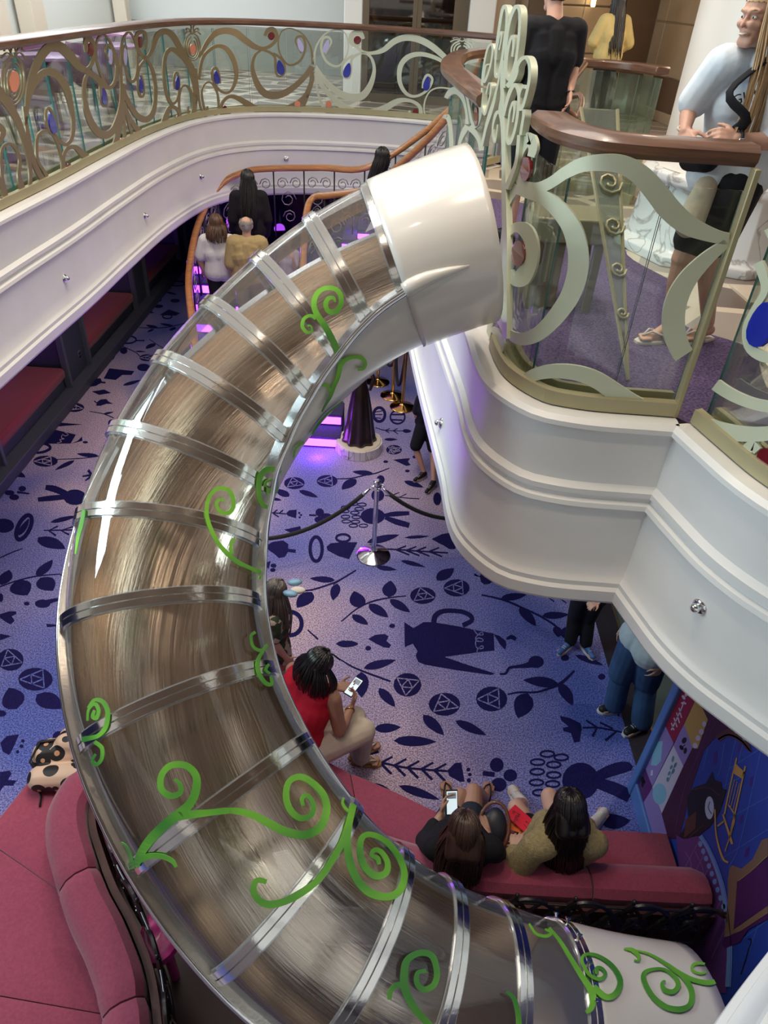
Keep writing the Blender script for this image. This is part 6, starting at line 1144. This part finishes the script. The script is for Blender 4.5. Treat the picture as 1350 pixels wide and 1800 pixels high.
# 3 far woman with braids
c3 = ony(1076, 60, 12.1); J = std((c3[0], 12.1, 3.3), .35, 1.62, fd=V(-.75, .6, 0)); J['fall'] = V(.05, -.25, 0)
J['elL'] = J['W'](-.26, .05, 1.13); J['wrL'] = J['W'](-.12, .22, 1.02); J['elR'] = J['W'](.30, -.02, 1.12); J['wrR'] = J['W'](.17, .12, .97)
person('woman with long black braids and a pale yellow jacket in the far doorway', J, skin_d, dict(m=fab('pale_yellow', (.62, .50, .22)), sl=1, inf=.035, name='jacket'), dict(m=bks, name='trousers'), dict(m=black), ('braids', h_black, .62, .8), voxel=.012)
# 4 seated patron far behind glass, and tub chairs
goldv = fab('gold_velvet', (.42, .34, .17))
for (px, py, yy), l in zip([(680, 42, 14.3), (741, 46, 15.5)], ['rounded gold tub chair behind the glass door, left one with a patron beyond', 'rounded gold tub chair behind the glass door, right one']):
    c_ = ony(px, py, yy); t = thing('tub_chair', l, 'chair', (c_[0], yy, 3.3), 'gold tub chairs behind the glass door'); mb = MB(); vs = []; fs = []
    A_ = np.linspace(-PI * .95, -.05 * PI, 14)
    for a_ in A_:
        for r_, z_ in [(.30, 3.62), (.33, 4.30), (.36, 4.34), (.40, 4.30), (.40, 3.62)]: vs.append((c_[0] + r_ * math.cos(a_), yy + .2 + r_ * math.sin(a_) * .8, z_))
    k = 5; fs = [(i * k + j, i * k + (j + 1) % k, (i + 1) * k + (j + 1) % k, (i + 1) * k + j) for i in range(13) for j in range(k)] + [(0, 1, 2, 3, 4), tuple(13 * k + j for j in range(5))[::-1]]
    mb.add(vs, fs); mb.build('backrest', goldv, t, smooth=True, autos=50); mb = MB(); mb.lathe([(.30, .40), (.33, .45), (.33, .52), (.28, .56)], (c_[0], yy + .2, 3.3), 20, squash=(1, .85)); mb.build('seat', goldv, t, smooth=True, autos=40)
    for s in (-1, 1):
        for u_ in (-1, 1): mb = MB(); mb.tube([(c_[0] + s * .2, yy + .2 + u_ * .16, 3.72), (c_[0] + s * .24, yy + .2 + u_ * .2, 3.3)], [.02, .012], 8); mb.build('leg', brown, t, smooth=True)
c4 = ony(662, 18, 15.3); J = std((c4[0] - .02, 15.3, 3.3), 1.2, 1.70); J['head'] = ony(663, 22, 15.3); J['neck'] = J['head'] + V(0, 0, -.155)
for a_ in ('shL', 'shR', 'elL', 'elR', 'wrL', 'wrR', 'pelvis', 'hipL', 'hipR'): J[a_] = J[a_] + V(0, 0, J['neck'][2] - (3.3 + 1.43))
J['pelvis'][2] = max(J['pelvis'][2], 3.85)
for q in 'LR': J['kn' + q] = J['hip' + q] + V(-.35, .1, .0); J['an' + q] = V(J['kn' + q][0], J['kn' + q][1], 3.385); J['toe' + q] = J['an' + q] + V(-.14, .05, -.05)
person('patron with a high hair bun sitting beyond the glass door', J, skin_l, dict(m=fab('dusky_top', (.10, .05, .05)), sl=.4), dict(m=bks), None, ('bun', h_mid, .05), voxel=.014, base=3.3)
# 5..9 people on the stairs
J = std((-.29, 10.45, 1.54), -PI / 2 + .4, 1.66); J['head'] = V(-.285, 10.35, 3.03); J['neck'] = J['head'] + V(-.02, 0, -.155)
for a_ in ('shL', 'shR'): J[a_][2] = J['neck'][2] - .05
J['fall'] = V(-.3, 0, 0)
person('woman with black braids and blue top climbing the upper stair flight', J, skin_d, dict(m=fab('denim_blue', (.06, .12, .28)), sl=.4), dict(m=bks), dict(m=black), ('braids', h_black, .35, .8), voxel=.011, base=1.54)
J = std((-2.03, 9.85, 1.19), .25, 1.68); J['fall'] = V(0, -.12, 0)
person('woman with very long black hair and black top on the stairs, seen from behind', J, skin_l, dict(m=fab('black_knit', (.013, .010, .015)), sl=1, inf=.03), dict(m=bks), dict(m=black), ('long', h_black, .55, 1.2), voxel=.011, base=1.19)
J = std((-2.34, 9.25, .85), .15, 1.60)
J['elR'] = J['W'](.27, .0, 1.10); J['elL'] = J['W'](-.27, 0, 1.12)
person('woman with a brown bob in a white tee climbing the stairs beside the orange handrail', J, skin_l, dict(m=fab('white_tee', (.72, .70, .69)), sl=.4, inf=.028, name='tee'), dict(m=bks), dict(m=black), ('bob', h_mid, .19, 1.2), voxel=.011, base=.85)
J = std((-1.93, 9.1, .85), .1, 1.64)
person('grey-haired balding man in a tan shirt on the stairs', J, skin_l, dict(m=fab('tan_shirt', (.42, .31, .15)), sl=.46, inf=.04), dict(m=fab('khaki', (.25, .2, .14))), dict(m=black), ('balding', h_grey, .05), voxel=.009, fat=1.12, base=.85)
J = std((-1.50, 9.62, 1.02), PI - .3, 1.12)
J['elL'] = J['W'](-.2, .1, 1.12); J['wrL'] = J['W'](-.22, .2, 1.32)
person('small child holding the stair rail, seen through the clear slide dome', J, skin_l, dict(m=fab('lilac_top', (.40, .33, .42)), sl=.4), dict(m=fab('grey_leggings', (.2, .2, .24))), dict(m=off), ('short', h_mid, .05), hk=.76, voxel=.008, base=1.02)
# 10 girl with long ash-brown hair and a bow
J = std((-.80, 3.78, 0), -1.2, 1.40); J['head'] = P(487, 1040, 1.28); J['neck'] = J['head'] + V(-.02, .01, -.14); J['fd'] = V(.8, .35, -.3)
for a_ in ('shL', 'shR'): J[a_][2] = 1.10
floral = mat('floral_print', (.03, .03, .03), .8); N, L = nt(floral); vv = N.new('ShaderNodeTexVoronoi'); vv.inputs['Scale'].default_value = 22; rr_ = N.new('ShaderNodeValToRGB'); e_ = rr_.color_ramp.elements; e_[0].color = (.02, .03, .02, 1); e_[1].color = (.45, .38, .30, 1); e_[1].position = .8; x_ = e_.new(.55); x_.color = (.04, .07, .03, 1); x_ = e_.new(.68); x_.color = (.35, .03, .04, 1)
tcn = N.new('ShaderNodeTexCoord'); L.new(tcn.outputs['Object'], vv.inputs['Vector']); spn = N.new('ShaderNodeSeparateColor'); L.new(vv.outputs['Color'], spn.inputs[0]); L.new(spn.outputs[0], rr_.inputs[0]); L.new(rr_.outputs[0], N['Principled BSDF'].inputs['Base Color'])
J['fall'] = V(-.05, -.02, 0)
girl = person('girl with long ash-brown hair, a bow and a dark floral dress beside the slide', J, skin_l, dict(m=floral, sl=.35, name='dress_top'), dict(m=floral, skirt=1, name='dress_skirt'), dict(m=off), ('long', h_gb, .38, 1.4), hk=.84, voxel=.008)
bowb = mat('glitter_blue_bow', (.20, .36, .50), .3, .2, bump=.3, bscale=300); loopc = P(512, 1035, 1.36)
for k, (dx, dy, dz, m_) in enumerate([(.02, .05, .02, bowb), (.05, -.01, .0, off), (.0, -.05, .0, bowb)]): mb = MB(); ellipsoid(mb, loopc + V(dx, dy, dz), V(.055, .032, .022), [unit(V(1, .2 * (1 - k), 0)), unit(V(-.2 * (1 - k), 1, 0)), V(0, 0, 1)]); mb.build('bow_loop', m_, girl, smooth=True)
# 11 woman in red, seated, phone in hand
redt = fab('red_blouse', (.50, .012, .035)); crm = fab('cream_trousers', (.66, .57, .47)); tanm = fab('tan_leather', (.36, .2, .1), bump=0)
J = dict(head=P(560, 1168, 1.19), neck=P(541, 1192, 1.03), pelvis=V(-.53, 3.0, .57), shL=P(516, 1178, .97), shR=P(585, 1228, .96), elR=P(597, 1284, .70), wrR=P(617, 1245, .74), elL=P(560, 1195, .72), wrL=P(592, 1207, .75),
         hipR=V(-.43, 2.93, .555), hipL=V(-.55, 3.08, .555), knR=P(638, 1285, .53), knL=P(622, 1262, .54), anR=P(634, 1330, .09), anL=V(-.10, 3.30, .09), toeR=P(655, 1338, .035), toeL=V(.02, 3.38, .035), fd=V(.70, .30, -.55), fall=V(-.12, .0, 0), bust=1)
rw = person('woman in a red sleeveless blouse and cream trousers, seated on the bench with her phone', J, skin_m, dict(m=redt, sl=0, inf=.02, name='blouse', hem=.03), dict(m=crm, ln=1.0, inf=.022), dict(m=tanm, m2=off, flip=1), ('bob', h_black, .20, 1.9), voxel=.0058, fat=1.22, base=0, handR=dict(d=V(.25, .75, .35), n=V(-.6, .3, .3), curl=.7), handL=dict(d=V(.9, -.1, .1), n=V(0, -.3, .9), curl=.5, side=-1))
mb = MB(); mb.tube([P(568, 1148, 1.31), P(585, 1150, 1.28), P(598, 1160, 1.25)], .006, 6); mb.build('hair_clip', black, rw, smooth=True)
mb = MB(); mb.tube([J['wrR'] + unit(J['elR'] - J['wrR']) * .02 + V(math.cos(q), 0, math.sin(q)) * .034 for q in np.linspace(0, 2 * PI, 15)[:-1]], .004, 6, closed=True); mb.build('bracelet', goldm, rw, smooth=True)
def phone(c_, ax, ay, label, scr):
    ax = unit(ax); ay = unit(np.array(ay) - ax * (ax @ np.array(ay))); n_ = np.cross(ax, ay); t = thing('phone', label, 'phone', tuple(c_))
    if n_[2] < 0: n_ = -n_
    mb = MB(); mb.poly([c_ + ax * a_ * .038 + ay * b_ * .078 for a_, b_ in [(-1, -1), (1, -1), (1, 1), (-1, 1)]], n_, .009); mb.build('case', black, t, bevel=.003)
    mb = MB(); mb.poly([c_ + n_ * .0092 + ax * a_ * .033 + ay * b_ * .07 for a_, b_ in [(-1, -1), (1, -1), (1, 1), (-1, 1)]], n_, .0006); sc_o = mb.build('screen', scr, t)
    mb = MB(); mb.poly([c_ + n_ * .0099 + ax * a_ * .03 + ay * b_ * .07 for a_, b_ in [(-.9, .35), (.9, .35), (.9, .9), (-.9, .9)]], n_, .0004); mb.build('picture', mat('screen_grey', (.25, .28, .33), .3, emit=(.25, .28, .33), es=.5), sc_o)
scrm = mat('lit_screen', (.5, .6, .62), .2, emit=(.72, .85, .88), es=.85)
phone(P(622, 1208, .79), P(640, 1216, .79) - P(606, 1196, .77), P(634, 1192, .82) - P(610, 1222, .77), 'black phone with a pale screen held by the woman in red', scrm)
# 12 seated woman in black with phone
J = dict(head=P(815, 1462, 1.20), neck=P(815, 1492, 1.05), pelvis=V(.57, 2.33, .57), shL=P(765, 1492, .97), shR=P(866, 1492, .97), elL=P(748, 1478, .72), wrL=P(776, 1432, .80), elR=P(872, 1500, .70), wrR=P(855, 1462, .72),
         hipL=V(.49, 2.36, .555), hipR=V(.67, 2.36, .555), knL=P(808, 1400, .53), knR=P(832, 1392, .52), anL=V(.62, 2.93, .09), anR=P(852, 1402, .09), toeL=V(.60, 3.05, .035), toeR=P(858, 1386, .035), fd=V(.05, .80, -.60), fall=V(0, -.10, 0), bust=1)
dks = fab('black_top', (.012, .011, .014))
person('woman with long dark brown hair in a black top, seated and holding up a phone', J, skin_m, dict(m=dks, sl=.80, inf=.02), dict(m=fab('dark_denim_shorts', (.02, .025, .04)), ln=.25, inf=.02, name='shorts'), dict(m=tanm, m2=black, flip=1), ('long', h_brown, .40, 1.3), voxel=.0058, base=0, handL=dict(d=V(.15, .75, .5), n=V(.9, 0, .2), curl=.6), handR=dict(d=V(-.3, .9, 0), n=V(0, 0, -1), curl=.5))
phone(P(794, 1410, .84), P(802, 1410, .84) - P(782, 1411, .84), P(796, 1395, .88) - P(792, 1425, .80), 'black phone with a bright screen held by the woman in the black top', scrm)
# round brown handbag on her lap
c_ = P(868, 1455, .66); t = thing('handbag', 'round brown leather handbag lying between the two seated women', 'bag', (c_[0], c_[1], .46))
lea = mat('brown_leather', (.16, .06, .03), .35, coat=.3); mb = MB(); ax_ = [unit(V(.9, .1, .2)), unit(V(0, .85, .5)), unit(V(-.2, -.5, .85))]; ellipsoid(mb, c_, V(.085, .12, .04), ax_); mb.build('pouch', mat('navy_leather', (.02, .022, .035), .4), t, smooth=True)
mb = MB(); mb.tube([c_ + ax_[0] * .10 * math.cos(q) + ax_[1] * .15 * math.sin(q) + ax_[2] * .02 for q in np.linspace(0, 2 * PI, 25)[:-1]], .011, 8, closed=True, flat=.6); mb.build('strap', lea, t, smooth=True)
# 13 seated woman with straight black hair and sweater
knit = mat('olive_knit', (.36, .29, .14), .9, var=.2, scale=60, bump=.6, bscale=130); J = dict(head=P(1000, 1422, 1.22), neck=P(1000, 1458, 1.06), pelvis=V(1.18, 2.34, .57), shL=P(940, 1488, .97), shR=P(1045, 1482, .97), elL=P(903, 1535, .72), wrL=P(906, 1498, .72), elR=P(1000, 1510, .70), wrR=P(935, 1492, .70),
         hipL=V(1.10, 2.37, .555), hipR=V(1.28, 2.36, .555), knL=P(908, 1420, .54), knR=P(966, 1400, .53), anL=V(1.16, 2.93, .09), anR=P(1040, 1450, .10), toeL=V(1.12, 3.04, .035), toeR=P(1058, 1432, .035), fd=V(-.12, .82, -.5), fall=V(.10, -.10, 0), bust=1)
person('woman with straight black hair in an olive knit sweater, seated nearest the mural', J, skin_l, dict(m=knit, sl=.93, inf=.032, name='sweater', cuff=1.3), dict(m=dks, ln=.22, inf=.018, name='shorts'), dict(m=off), ('long', h_black, .50, 1.2), voxel=.0058, base=0, handL=dict(d=V(.15, .9, .1), n=V(.3, 0, -.9), curl=.45), handR=dict(d=V(-.9, .25, 0), n=V(0, .2, -.9), curl=.4))
def card(c_, ax, ay, w_, h_, m_, label, marks):
    ax = unit(ax); ay = unit(np.array(ay) - ax * (ax @ np.array(ay))); n_ = np.cross(ax, ay); n_ = n_ if n_[2] > 0 else -n_; q = lambda u_, v_: c_ + ax * u_ * w_ / 2 + ay * v_ * h_ / 2
    t = thing('brochure', label, 'brochure', tuple(c_), 'brochures in the sweater woman\'s lap'); mb = MB(); mb.poly([q(-1, -1), q(1, -1), q(1, 1), q(-1, 1)], n_, .003); mb.build('cover', m_, t)
    mb = MB()
    for pts in marks: mb.poly([q(*p) + n_ * .0032 for p in pts], n_, .0004)
    mb.build('print', black, t)
def cir(cx, cy, rx, ry, n=12): return [(cx + rx * math.cos(2 * PI * k / n), cy + ry * math.sin(2 * PI * k / n)) for k in range(n)]
A1_ = P(940, 1475, .66) - P(905, 1425, .66); A2_ = P(945, 1445, .67) - P(925, 1472, .65)
card(P(918, 1450, .645), P(930, 1475, .645) - P(890, 1462, .645), P(900, 1440, .66) - P(895, 1468, .645), .19, .11, mat('orange_card', (.85, .16, .02), .5, emit=(.8, .12, .01), es=.0), 'orange brochure lying under the red one', [cir(-.35, -.15, .10, .14), cir(-.2, .2, .07, .12), cir(-.12, -.4, .06, .1), cir(.3, .1, .08, .1)])
card(P(922, 1446, .672), P(945, 1465, .672) - P(900, 1425, .672), P(948, 1445, .672) - P(925, 1470, .672), .235, .105, mat('red_card', (.75, .01, .04), .5), 'red brochure with dark spoon shapes lying on the orange one', [cir(.72, .35, .13, .22), cir(.70, -.45, .12, .2), [(.6, .32), (.1, .2), (.1, .26), (.6, .38)], [(.58, -.48), (.02, -.3), (.02, -.24), (.58, -.42)], [(.08, .12), (-.02, .2), (.02, .3), (.12, .24)]])
# printed words on the red card, as legible as in the photograph
def text_on(body, size, origin, ax, ay, m_, parent, name='lettering'):
    cu = bpy.data.curves.new(name, 'FONT'); cu.body = body; cu.size = size; cu.extrude = .0003; o = bpy.data.objects.new('t', cu); COL.objects.link(o)
    dg = bpy.context.evaluated_depsgraph_get(); dg.update(); me = bpy.data.meshes.new_from_object(o.evaluated_get(dg)); bpy.data.objects.remove(o); me.name = name; me.materials.clear(); me.materials.append(m_)
    ax = unit(ax); ay = unit(np.array(ay) - ax * (ax @ np.array(ay))); nz = np.cross(ax, ay)
    me.transform(Matrix(((ax[0], ay[0], nz[0], origin[0]), (ax[1], ay[1], nz[1], origin[1]), (ax[2], ay[2], nz[2], origin[2]), (0, 0, 0, 1))))
    n = bpy.data.objects.new(name, me); COL.objects.link(n); n.parent = parent; n.matrix_parent_inverse = Matrix.Translation(parent.location).inverted() if parent.type == 'EMPTY' else Matrix.Identity(4); return n
rc = [o for o in COL.objects if o.name.startswith('brochure')][-1]
text_on('Mallor', .034, P(909, 1428, .6765), P(900, 1447, .6765) - P(909, 1428, .6765), P(922, 1436, .6765) - P(909, 1428, .6765), black, rc); text_on('In', .030, P(902, 1424, .6765), P(894, 1440, .6765) - P(902, 1424, .6765), P(912, 1430, .6765) - P(902, 1424, .6765), black, rc)
# tee lettering on the woman on the deck
tee = [o for o in wm.children if o.name.startswith('tee')][0]; tb_ = BVHTree.FromPolygons([v.co.copy() for v in tee.data.vertices], [tuple(p.vertices) for p in tee.data.polygons]); h_ = hit(tb_, 1288, 186)
if h_: dr = V(*h_[1]); rt = unit(np.cross(V(0, 0, 1), dr)); text_on('GULF', .060, V(*h_[0]) + dr * .012 - rt * .0, unit(rt + V(0, 0, .45)), np.cross(dr, unit(rt + V(0, 0, .45))), bks, tee)
# 14 man in jeans, 15 child in black, 16 running child
jean = fab('blue_denim', (.035, .075, .17), var=.3, scale=5); J = std((2.14, 3.85, 0), 1.95, 1.76); J.update(anL=P(1080, 1238, .09), anR=P(1128, 1268, .09), toeL=P(1066, 1246, .035), toeR=P(1108, 1284, .035), knL=P(1093, 1182, .50), knR=P(1137, 1196, .50), hipL=P(1118, 1120, .93), hipR=P(1152, 1142, .93)); J['pelvis'] = (J['hipL'] + J['hipR']) / 2 + V(0, 0, .05)
person('man in blue jeans, pale grey shirt and black sneakers standing half under the right balcony', J, skin_l, dict(m=fab('pale_grey_shirt', (.45, .52, .55)), sl=.4, inf=.03, hem=.05), dict(m=jean, inf=.03, flare=1.6, name='jeans'), dict(m=black, m2=off), ('short', h_brown, .05), voxel=.008, base=0)
J = std((1.86, 4.58, 0), 2.9, 1.28); J.update(anL=P(1003, 1126, .085), anR=P(1030, 1130, .085), toeL=P(988, 1144, .03), toeR=P(1038, 1150, .03)); J['wrL'] = P(1046, 1052, .72); J['wrR'] = P(1052, 1058, .72); J['elL'] = J['wrL'] + V(.05, .16, .12); J['elR'] = J['wrR'] + V(.12, .12, .12)
J['knL'] = P(1010, 1085, .36); J['knR'] = P(1034, 1088, .36); J['hipL'] = P(1022, 1050, .66); J['hipR'] = P(1046, 1054, .66); J['pelvis'] = (J['hipL'] + J['hipR']) / 2 + V(0, 0, .04)
person('child in black clothes and blue sneakers with clasped hands, under the right balcony', J, skin_l, dict(m=bks, sl=.95, inf=.02), dict(m=bks, inf=.02), dict(m=mat('blue_sneaker', (.05, .13, .36), .5), m2=off), ('short', h_brown, .05), hk=.78, voxel=.0058, base=0, handL=dict(d=V(-.3, -.9, -.1), n=V(0, 0, -1), curl=.5), handR=dict(d=V(-.8, -.4, -.1), n=V(0, 0, -1), curl=.5))
J = std((.46, 7.42, 0), -.5, 1.22); J.update(anL=P(745, 830, .085), anR=P(762, 846, .085), toeL=P(733, 842, .03), toeR=P(752, 862, .03), knL=P(730, 786, .38), knR=P(762, 790, .36), hipL=P(744, 748, .64), hipR=P(757, 748, .64)); J['pelvis'] = (J['hipL'] + J['hipR']) / 2 + V(0, 0, .05)
J['elR'] = J['shR'] + V(.05, -.02, -.2); J['wrR'] = J['elR'] + V(0, -.12, -.12); J['fd'] = V(-.4, -.9, 0)
person('child in black shorts and black sneakers walking at the edge of the right fascia', J, skin_l, dict(m=bks, sl=.4, inf=.02), dict(m=bks, ln=.46, inf=.03, name='shorts'), dict(m=black, m2=off), ('short', h_brown, .05), hk=.74, voxel=.007, base=0)
# backpack on the bench
c_ = P(104, 1338, .61); t = thing('backpack', 'small cream and black floral backpack on the red bench at far left', 'backpack', (c_[0], c_[1], .46))
mb = MB(); capsule(mb, c_ + V(-.12, .08, -.05), c_ + V(.14, .14, -.05), .105, .11); capsule(mb, c_ + V(-.10, -.09, -.07), c_ + V(.14, -.06, -.07), .09, .09); capsule(mb, c_ + V(.0, .2, -.03), c_ + V(.14, .22, -.03), .09, .09); capsule(mb, c_ + V(0, .12, .03), c_ + V(.08, .12, .03), .07, .07)
pm = mat('petal_print', (.66, .45, .32), .5); N, L = nt(pm); tcn = N.new('ShaderNodeTexCoord'); vv = N.new('ShaderNodeTexVoronoi'); vv.inputs['Scale'].default_value = 9.5; vv.inputs['Randomness'].default_value = .8; rp = N.new('ShaderNodeValToRGB'); rp.color_ramp.interpolation = 'CONSTANT'
e_ = rp.color_ramp.elements; e_[0].color = (.60, .30, .16, 1); e_[1].position = .50; e_[1].color = (.68, .48, .36, 1); x_ = e_.new(.17); x_.color = (.012, .011, .012, 1); L.new(tcn.outputs['Object'], vv.inputs['Vector']); L.new(vv.outputs['Distance'], rp.inputs[0]); L.new(rp.outputs[0], N['Principled BSDF'].inputs['Base Color'])
bp = fuse(mb, 'pack_body', pm, t, .009, 8)
mb = MB(); capsule(mb, c_ + V(-.12, .06, -.085), c_ + V(.15, .10, -.085), .105, .10); fuse(mb, 'pack_base', black, t, .009, 4)

mb = MB(); mb.tube([c_ + V(-.12, -.05, -.02), P(66, 1362, .50), P(58, 1375, .475), P(68, 1385, .475), P(72, 1400, .475), P(70, 1418, .472)], .009, 6, flat=.5); mb.tube([c_ + V(-.06, .12, .06), c_ + V(-.16, .10, .06), c_ + V(-.19, -.02, .0), c_ + V(-.14, -.06, -.04)], .011, 6, flat=.5); mb.build('strap', black, t, smooth=True)
# ================================================================== furniture and glass drum on the upper decks
lilac = mat('lilac_lacquer', (.50, .27, .52), .3, coat=.3); plum = fab('plum_fabric', (.16, .07, .14))
for (x, y), l in zip([(-4.0, 7.6), (-4.2, 9.5), (-4.1, 11.4), (-4.6, 13.3), (-4.2, 5.7)], ['round lilac table behind the left balcony, second from the left edge', 'round lilac table behind the left balcony, third from the left edge', 'round lilac table behind the left balcony, fourth from the left edge', 'round lilac table behind the left balcony, farthest one', 'round lilac table behind the left balcony at the left edge']):
    t = thing('cafe_table', l, 'table', (x, y, 3.3), 'lilac tables behind the left balcony'); mb = MB(); mb.lathe([(.34, .70), (.36, .71), (.36, .735), (.34, .745)], (x, y, 3.3), 32); mb.build('tabletop', lilac, t, smooth=True, autos=40)
    mb = MB(); mb.lathe([(.22, 0), (.22, .02), (.04, .05), (.035, .68), (.12, .70)], (x, y, 3.3), 20); mb.build('pedestal', plum, t, smooth=True, autos=40)
k = 0
for (x, y) in [(-4.0, 7.6), (-4.2, 9.5), (-4.1, 11.4), (-4.2, 5.7)]:
    for s in (-1, 1):
        k += 1; cx, cy = x - .15 * s - .2, y + s * .62; t = thing('lounge_chair', 'plum upholstered chair on the %s side of the %s lilac table' % ('near' if s < 0 else 'far', {7.6: 'second', 9.5: 'third', 11.4: 'fourth', 5.7: 'leftmost'}[y]), 'chair', (cx, cy, 3.3), 'plum chairs behind the left balcony')
        mb = MB(); mb.lathe([(.22, .30), (.27, .33), (.27, .42), (.23, .46)], (cx, cy, 3.3), 20); mb.build('seat', plum, t, smooth=True, autos=40)
        mb = MB(); vs = []; A_ = np.linspace((-PI if s < 0 else 0) + .25, (0 if s < 0 else PI) - .25, 12)
        for a_ in A_:
            for r_, z_ in [(.25, 3.66), (.27, 4.08), (.30, 4.10), (.32, 4.06), (.31, 3.66)]: vs.append((cx + r_ * math.cos(a_), cy + r_ * math.sin(a_), z_))
        mb.add(vs, [(i * 5 + j, i * 5 + (j + 1) % 5, (i + 1) * 5 + (j + 1) % 5, (i + 1) * 5 + j) for i in range(11) for j in range(5)] + [(0, 1, 2, 3, 4), tuple(55 + j for j in range(5))[::-1]]); mb.build('backrest', plum, t, smooth=True, autos=50)
        for q in range(4): a_ = PI / 4 + q * PI / 2; mb = MB(); mb.tube([(cx + .15 * math.cos(a_), cy + .15 * math.sin(a_), 3.62), (cx + .2 * math.cos(a_), cy + .2 * math.sin(a_), 3.3)], [.018, .012], 6); mb.build('leg', brown, t, smooth=True)
# curved glass balustrade with stair handrails beyond the man in black
GDp = cr([(1.18, 6.9), (1.22, 7.3), (1.4, 7.65), (1.72, 7.75), (2.02, 7.6), (2.2, 7.3)], 5)
gd = thing('glass_drum', 'curved reeded glass balustrade with dark wooden cap beyond the right railing', 'balustrade', (1.7, 7.3, 3.3))
mb = MB(); sweep(mb, GDp, [(-.08, 4.36), (-.08, 4.43), (.08, 4.43), (.08, 4.36)], -1); mb.build('cap_rail', wood, gd, bevel=.015)
rg_ = glass_mat('smoky_glass', (.70, .78, .70), .7, .03, .14, .10, (.42, .45, .36))
for i in range(0, len(GDp) - 1, 3):
    mb = MB(); seg = [np.array(p) for p in GDp[i:i + 4]]; sweep(mb, seg, [(-.01, 3.34), (-.01, 4.34), (.006, 4.34), (.006, 3.34)], -1); mb.build('glass_pane', rg_, gd, smooth=False)
mb = MB(); sweep(mb, GDp, [(-.03, 3.3), (-.03, 3.38), (.03, 3.38), (.03, 3.3)], -1); mb.build('base_shoe', brass, gd)
mb = MB(); mb.tube([ony(1028, 112, 7.3), ony(985, 170, 6.9), ony(945, 222, 6.5)], .03, 10); mb.build('stair_rail', wood, gd, smooth=True)
mb = MB(); mb.tube(cr([ony(1005, 170, 6.6), ony(1020, 168, 6.5), ony(1022, 185, 6.4), ony(1012, 208, 6.3), ony(1006, 200, 6.3), ony(985, 190, 6.3), ony(960, 225, 6.1)], 5), .022, 10); mb.build('curled_rail', wood, gd, smooth=True)
# tapering scroll-covered glass fin on the right deck, and the tan box beside the slide entrance
FNT = glass_mat('fin_glass', (.62, .68, .60), .7, .03, .12, .12, (.35, .36, .28)); yv = 4.35
fn = thing('glass_fin', 'tall pointed glass fin with scroll tracery behind the right railing', 'screen', tuple(ony(1090, 640, 4.0)))
top_l, top_r, bot = ony(1000, 300, 4.3), ony(1062, 300, 4.3), onz(1104, 668, 3.32)
mb = MB(); tl = V(top_l[0], top_l[1], 4.42); tr_ = V(top_r[0], top_r[1], 4.42); n_ = unit(np.cross(tr_ - tl, bot - tl)); mb.poly([tl, tr_, bot], n_, .01); mb.build('glass_sheet', FNT, fn)
for a_, b_ in ((tl, bot), (tr_, bot)): mb = MB(); mb.tube([a_, b_], .01, 6); mb.build('edge_bar', brass, fn)
for k in range(5):
    f_ = .12 + k * .16; c_ = (tl * .42 + tr_ * .58) * (1 - f_) + bot * f_; r0 = .085 * (1 - f_ * .8); u_ = unit(tr_ - tl); v_ = unit(bot - (tl + tr_) / 2); mb = MB()
    mb.tube([c_ + n_ * -.012 + (u_ * math.cos(q * .75) + v_ * math.sin(q * .75)) * r0 * (1 - q / 13 * .8) for q in range(13)], .008, 6); mb.build('scroll', brass, fn, smooth=True)
tanb = mat('tan_box', (.16, .13, .08), .5); bx = onz(985, 600, 3.31); t = thing('entry_counter', 'low tan metal counter beside the slide entrance behind the right railing', 'counter', (bx[0] + .02, bx[1] + .3, 3.3))
mb = MB(); mb.box(.78, 1.22, 4.30, 4.66, 3.72, 3.86); mb.build('counter_top', mat('olive_metal', (.27, .24, .15), .4, .3), t, bevel=.01)
for x in (.82, 1.18):
    for y in (4.34, 4.62): mb = MB(); mb.box(x - .025, x + .025, y - .025, y + .025, 3.312, 3.72); mb.build('leg', tanb, t, bevel=.004)
mb = MB(); mb.box(.80, .98, 4.32, 4.64, 3.33, 3.72); mb.build('cabinet', tanb, t, bevel=.006)
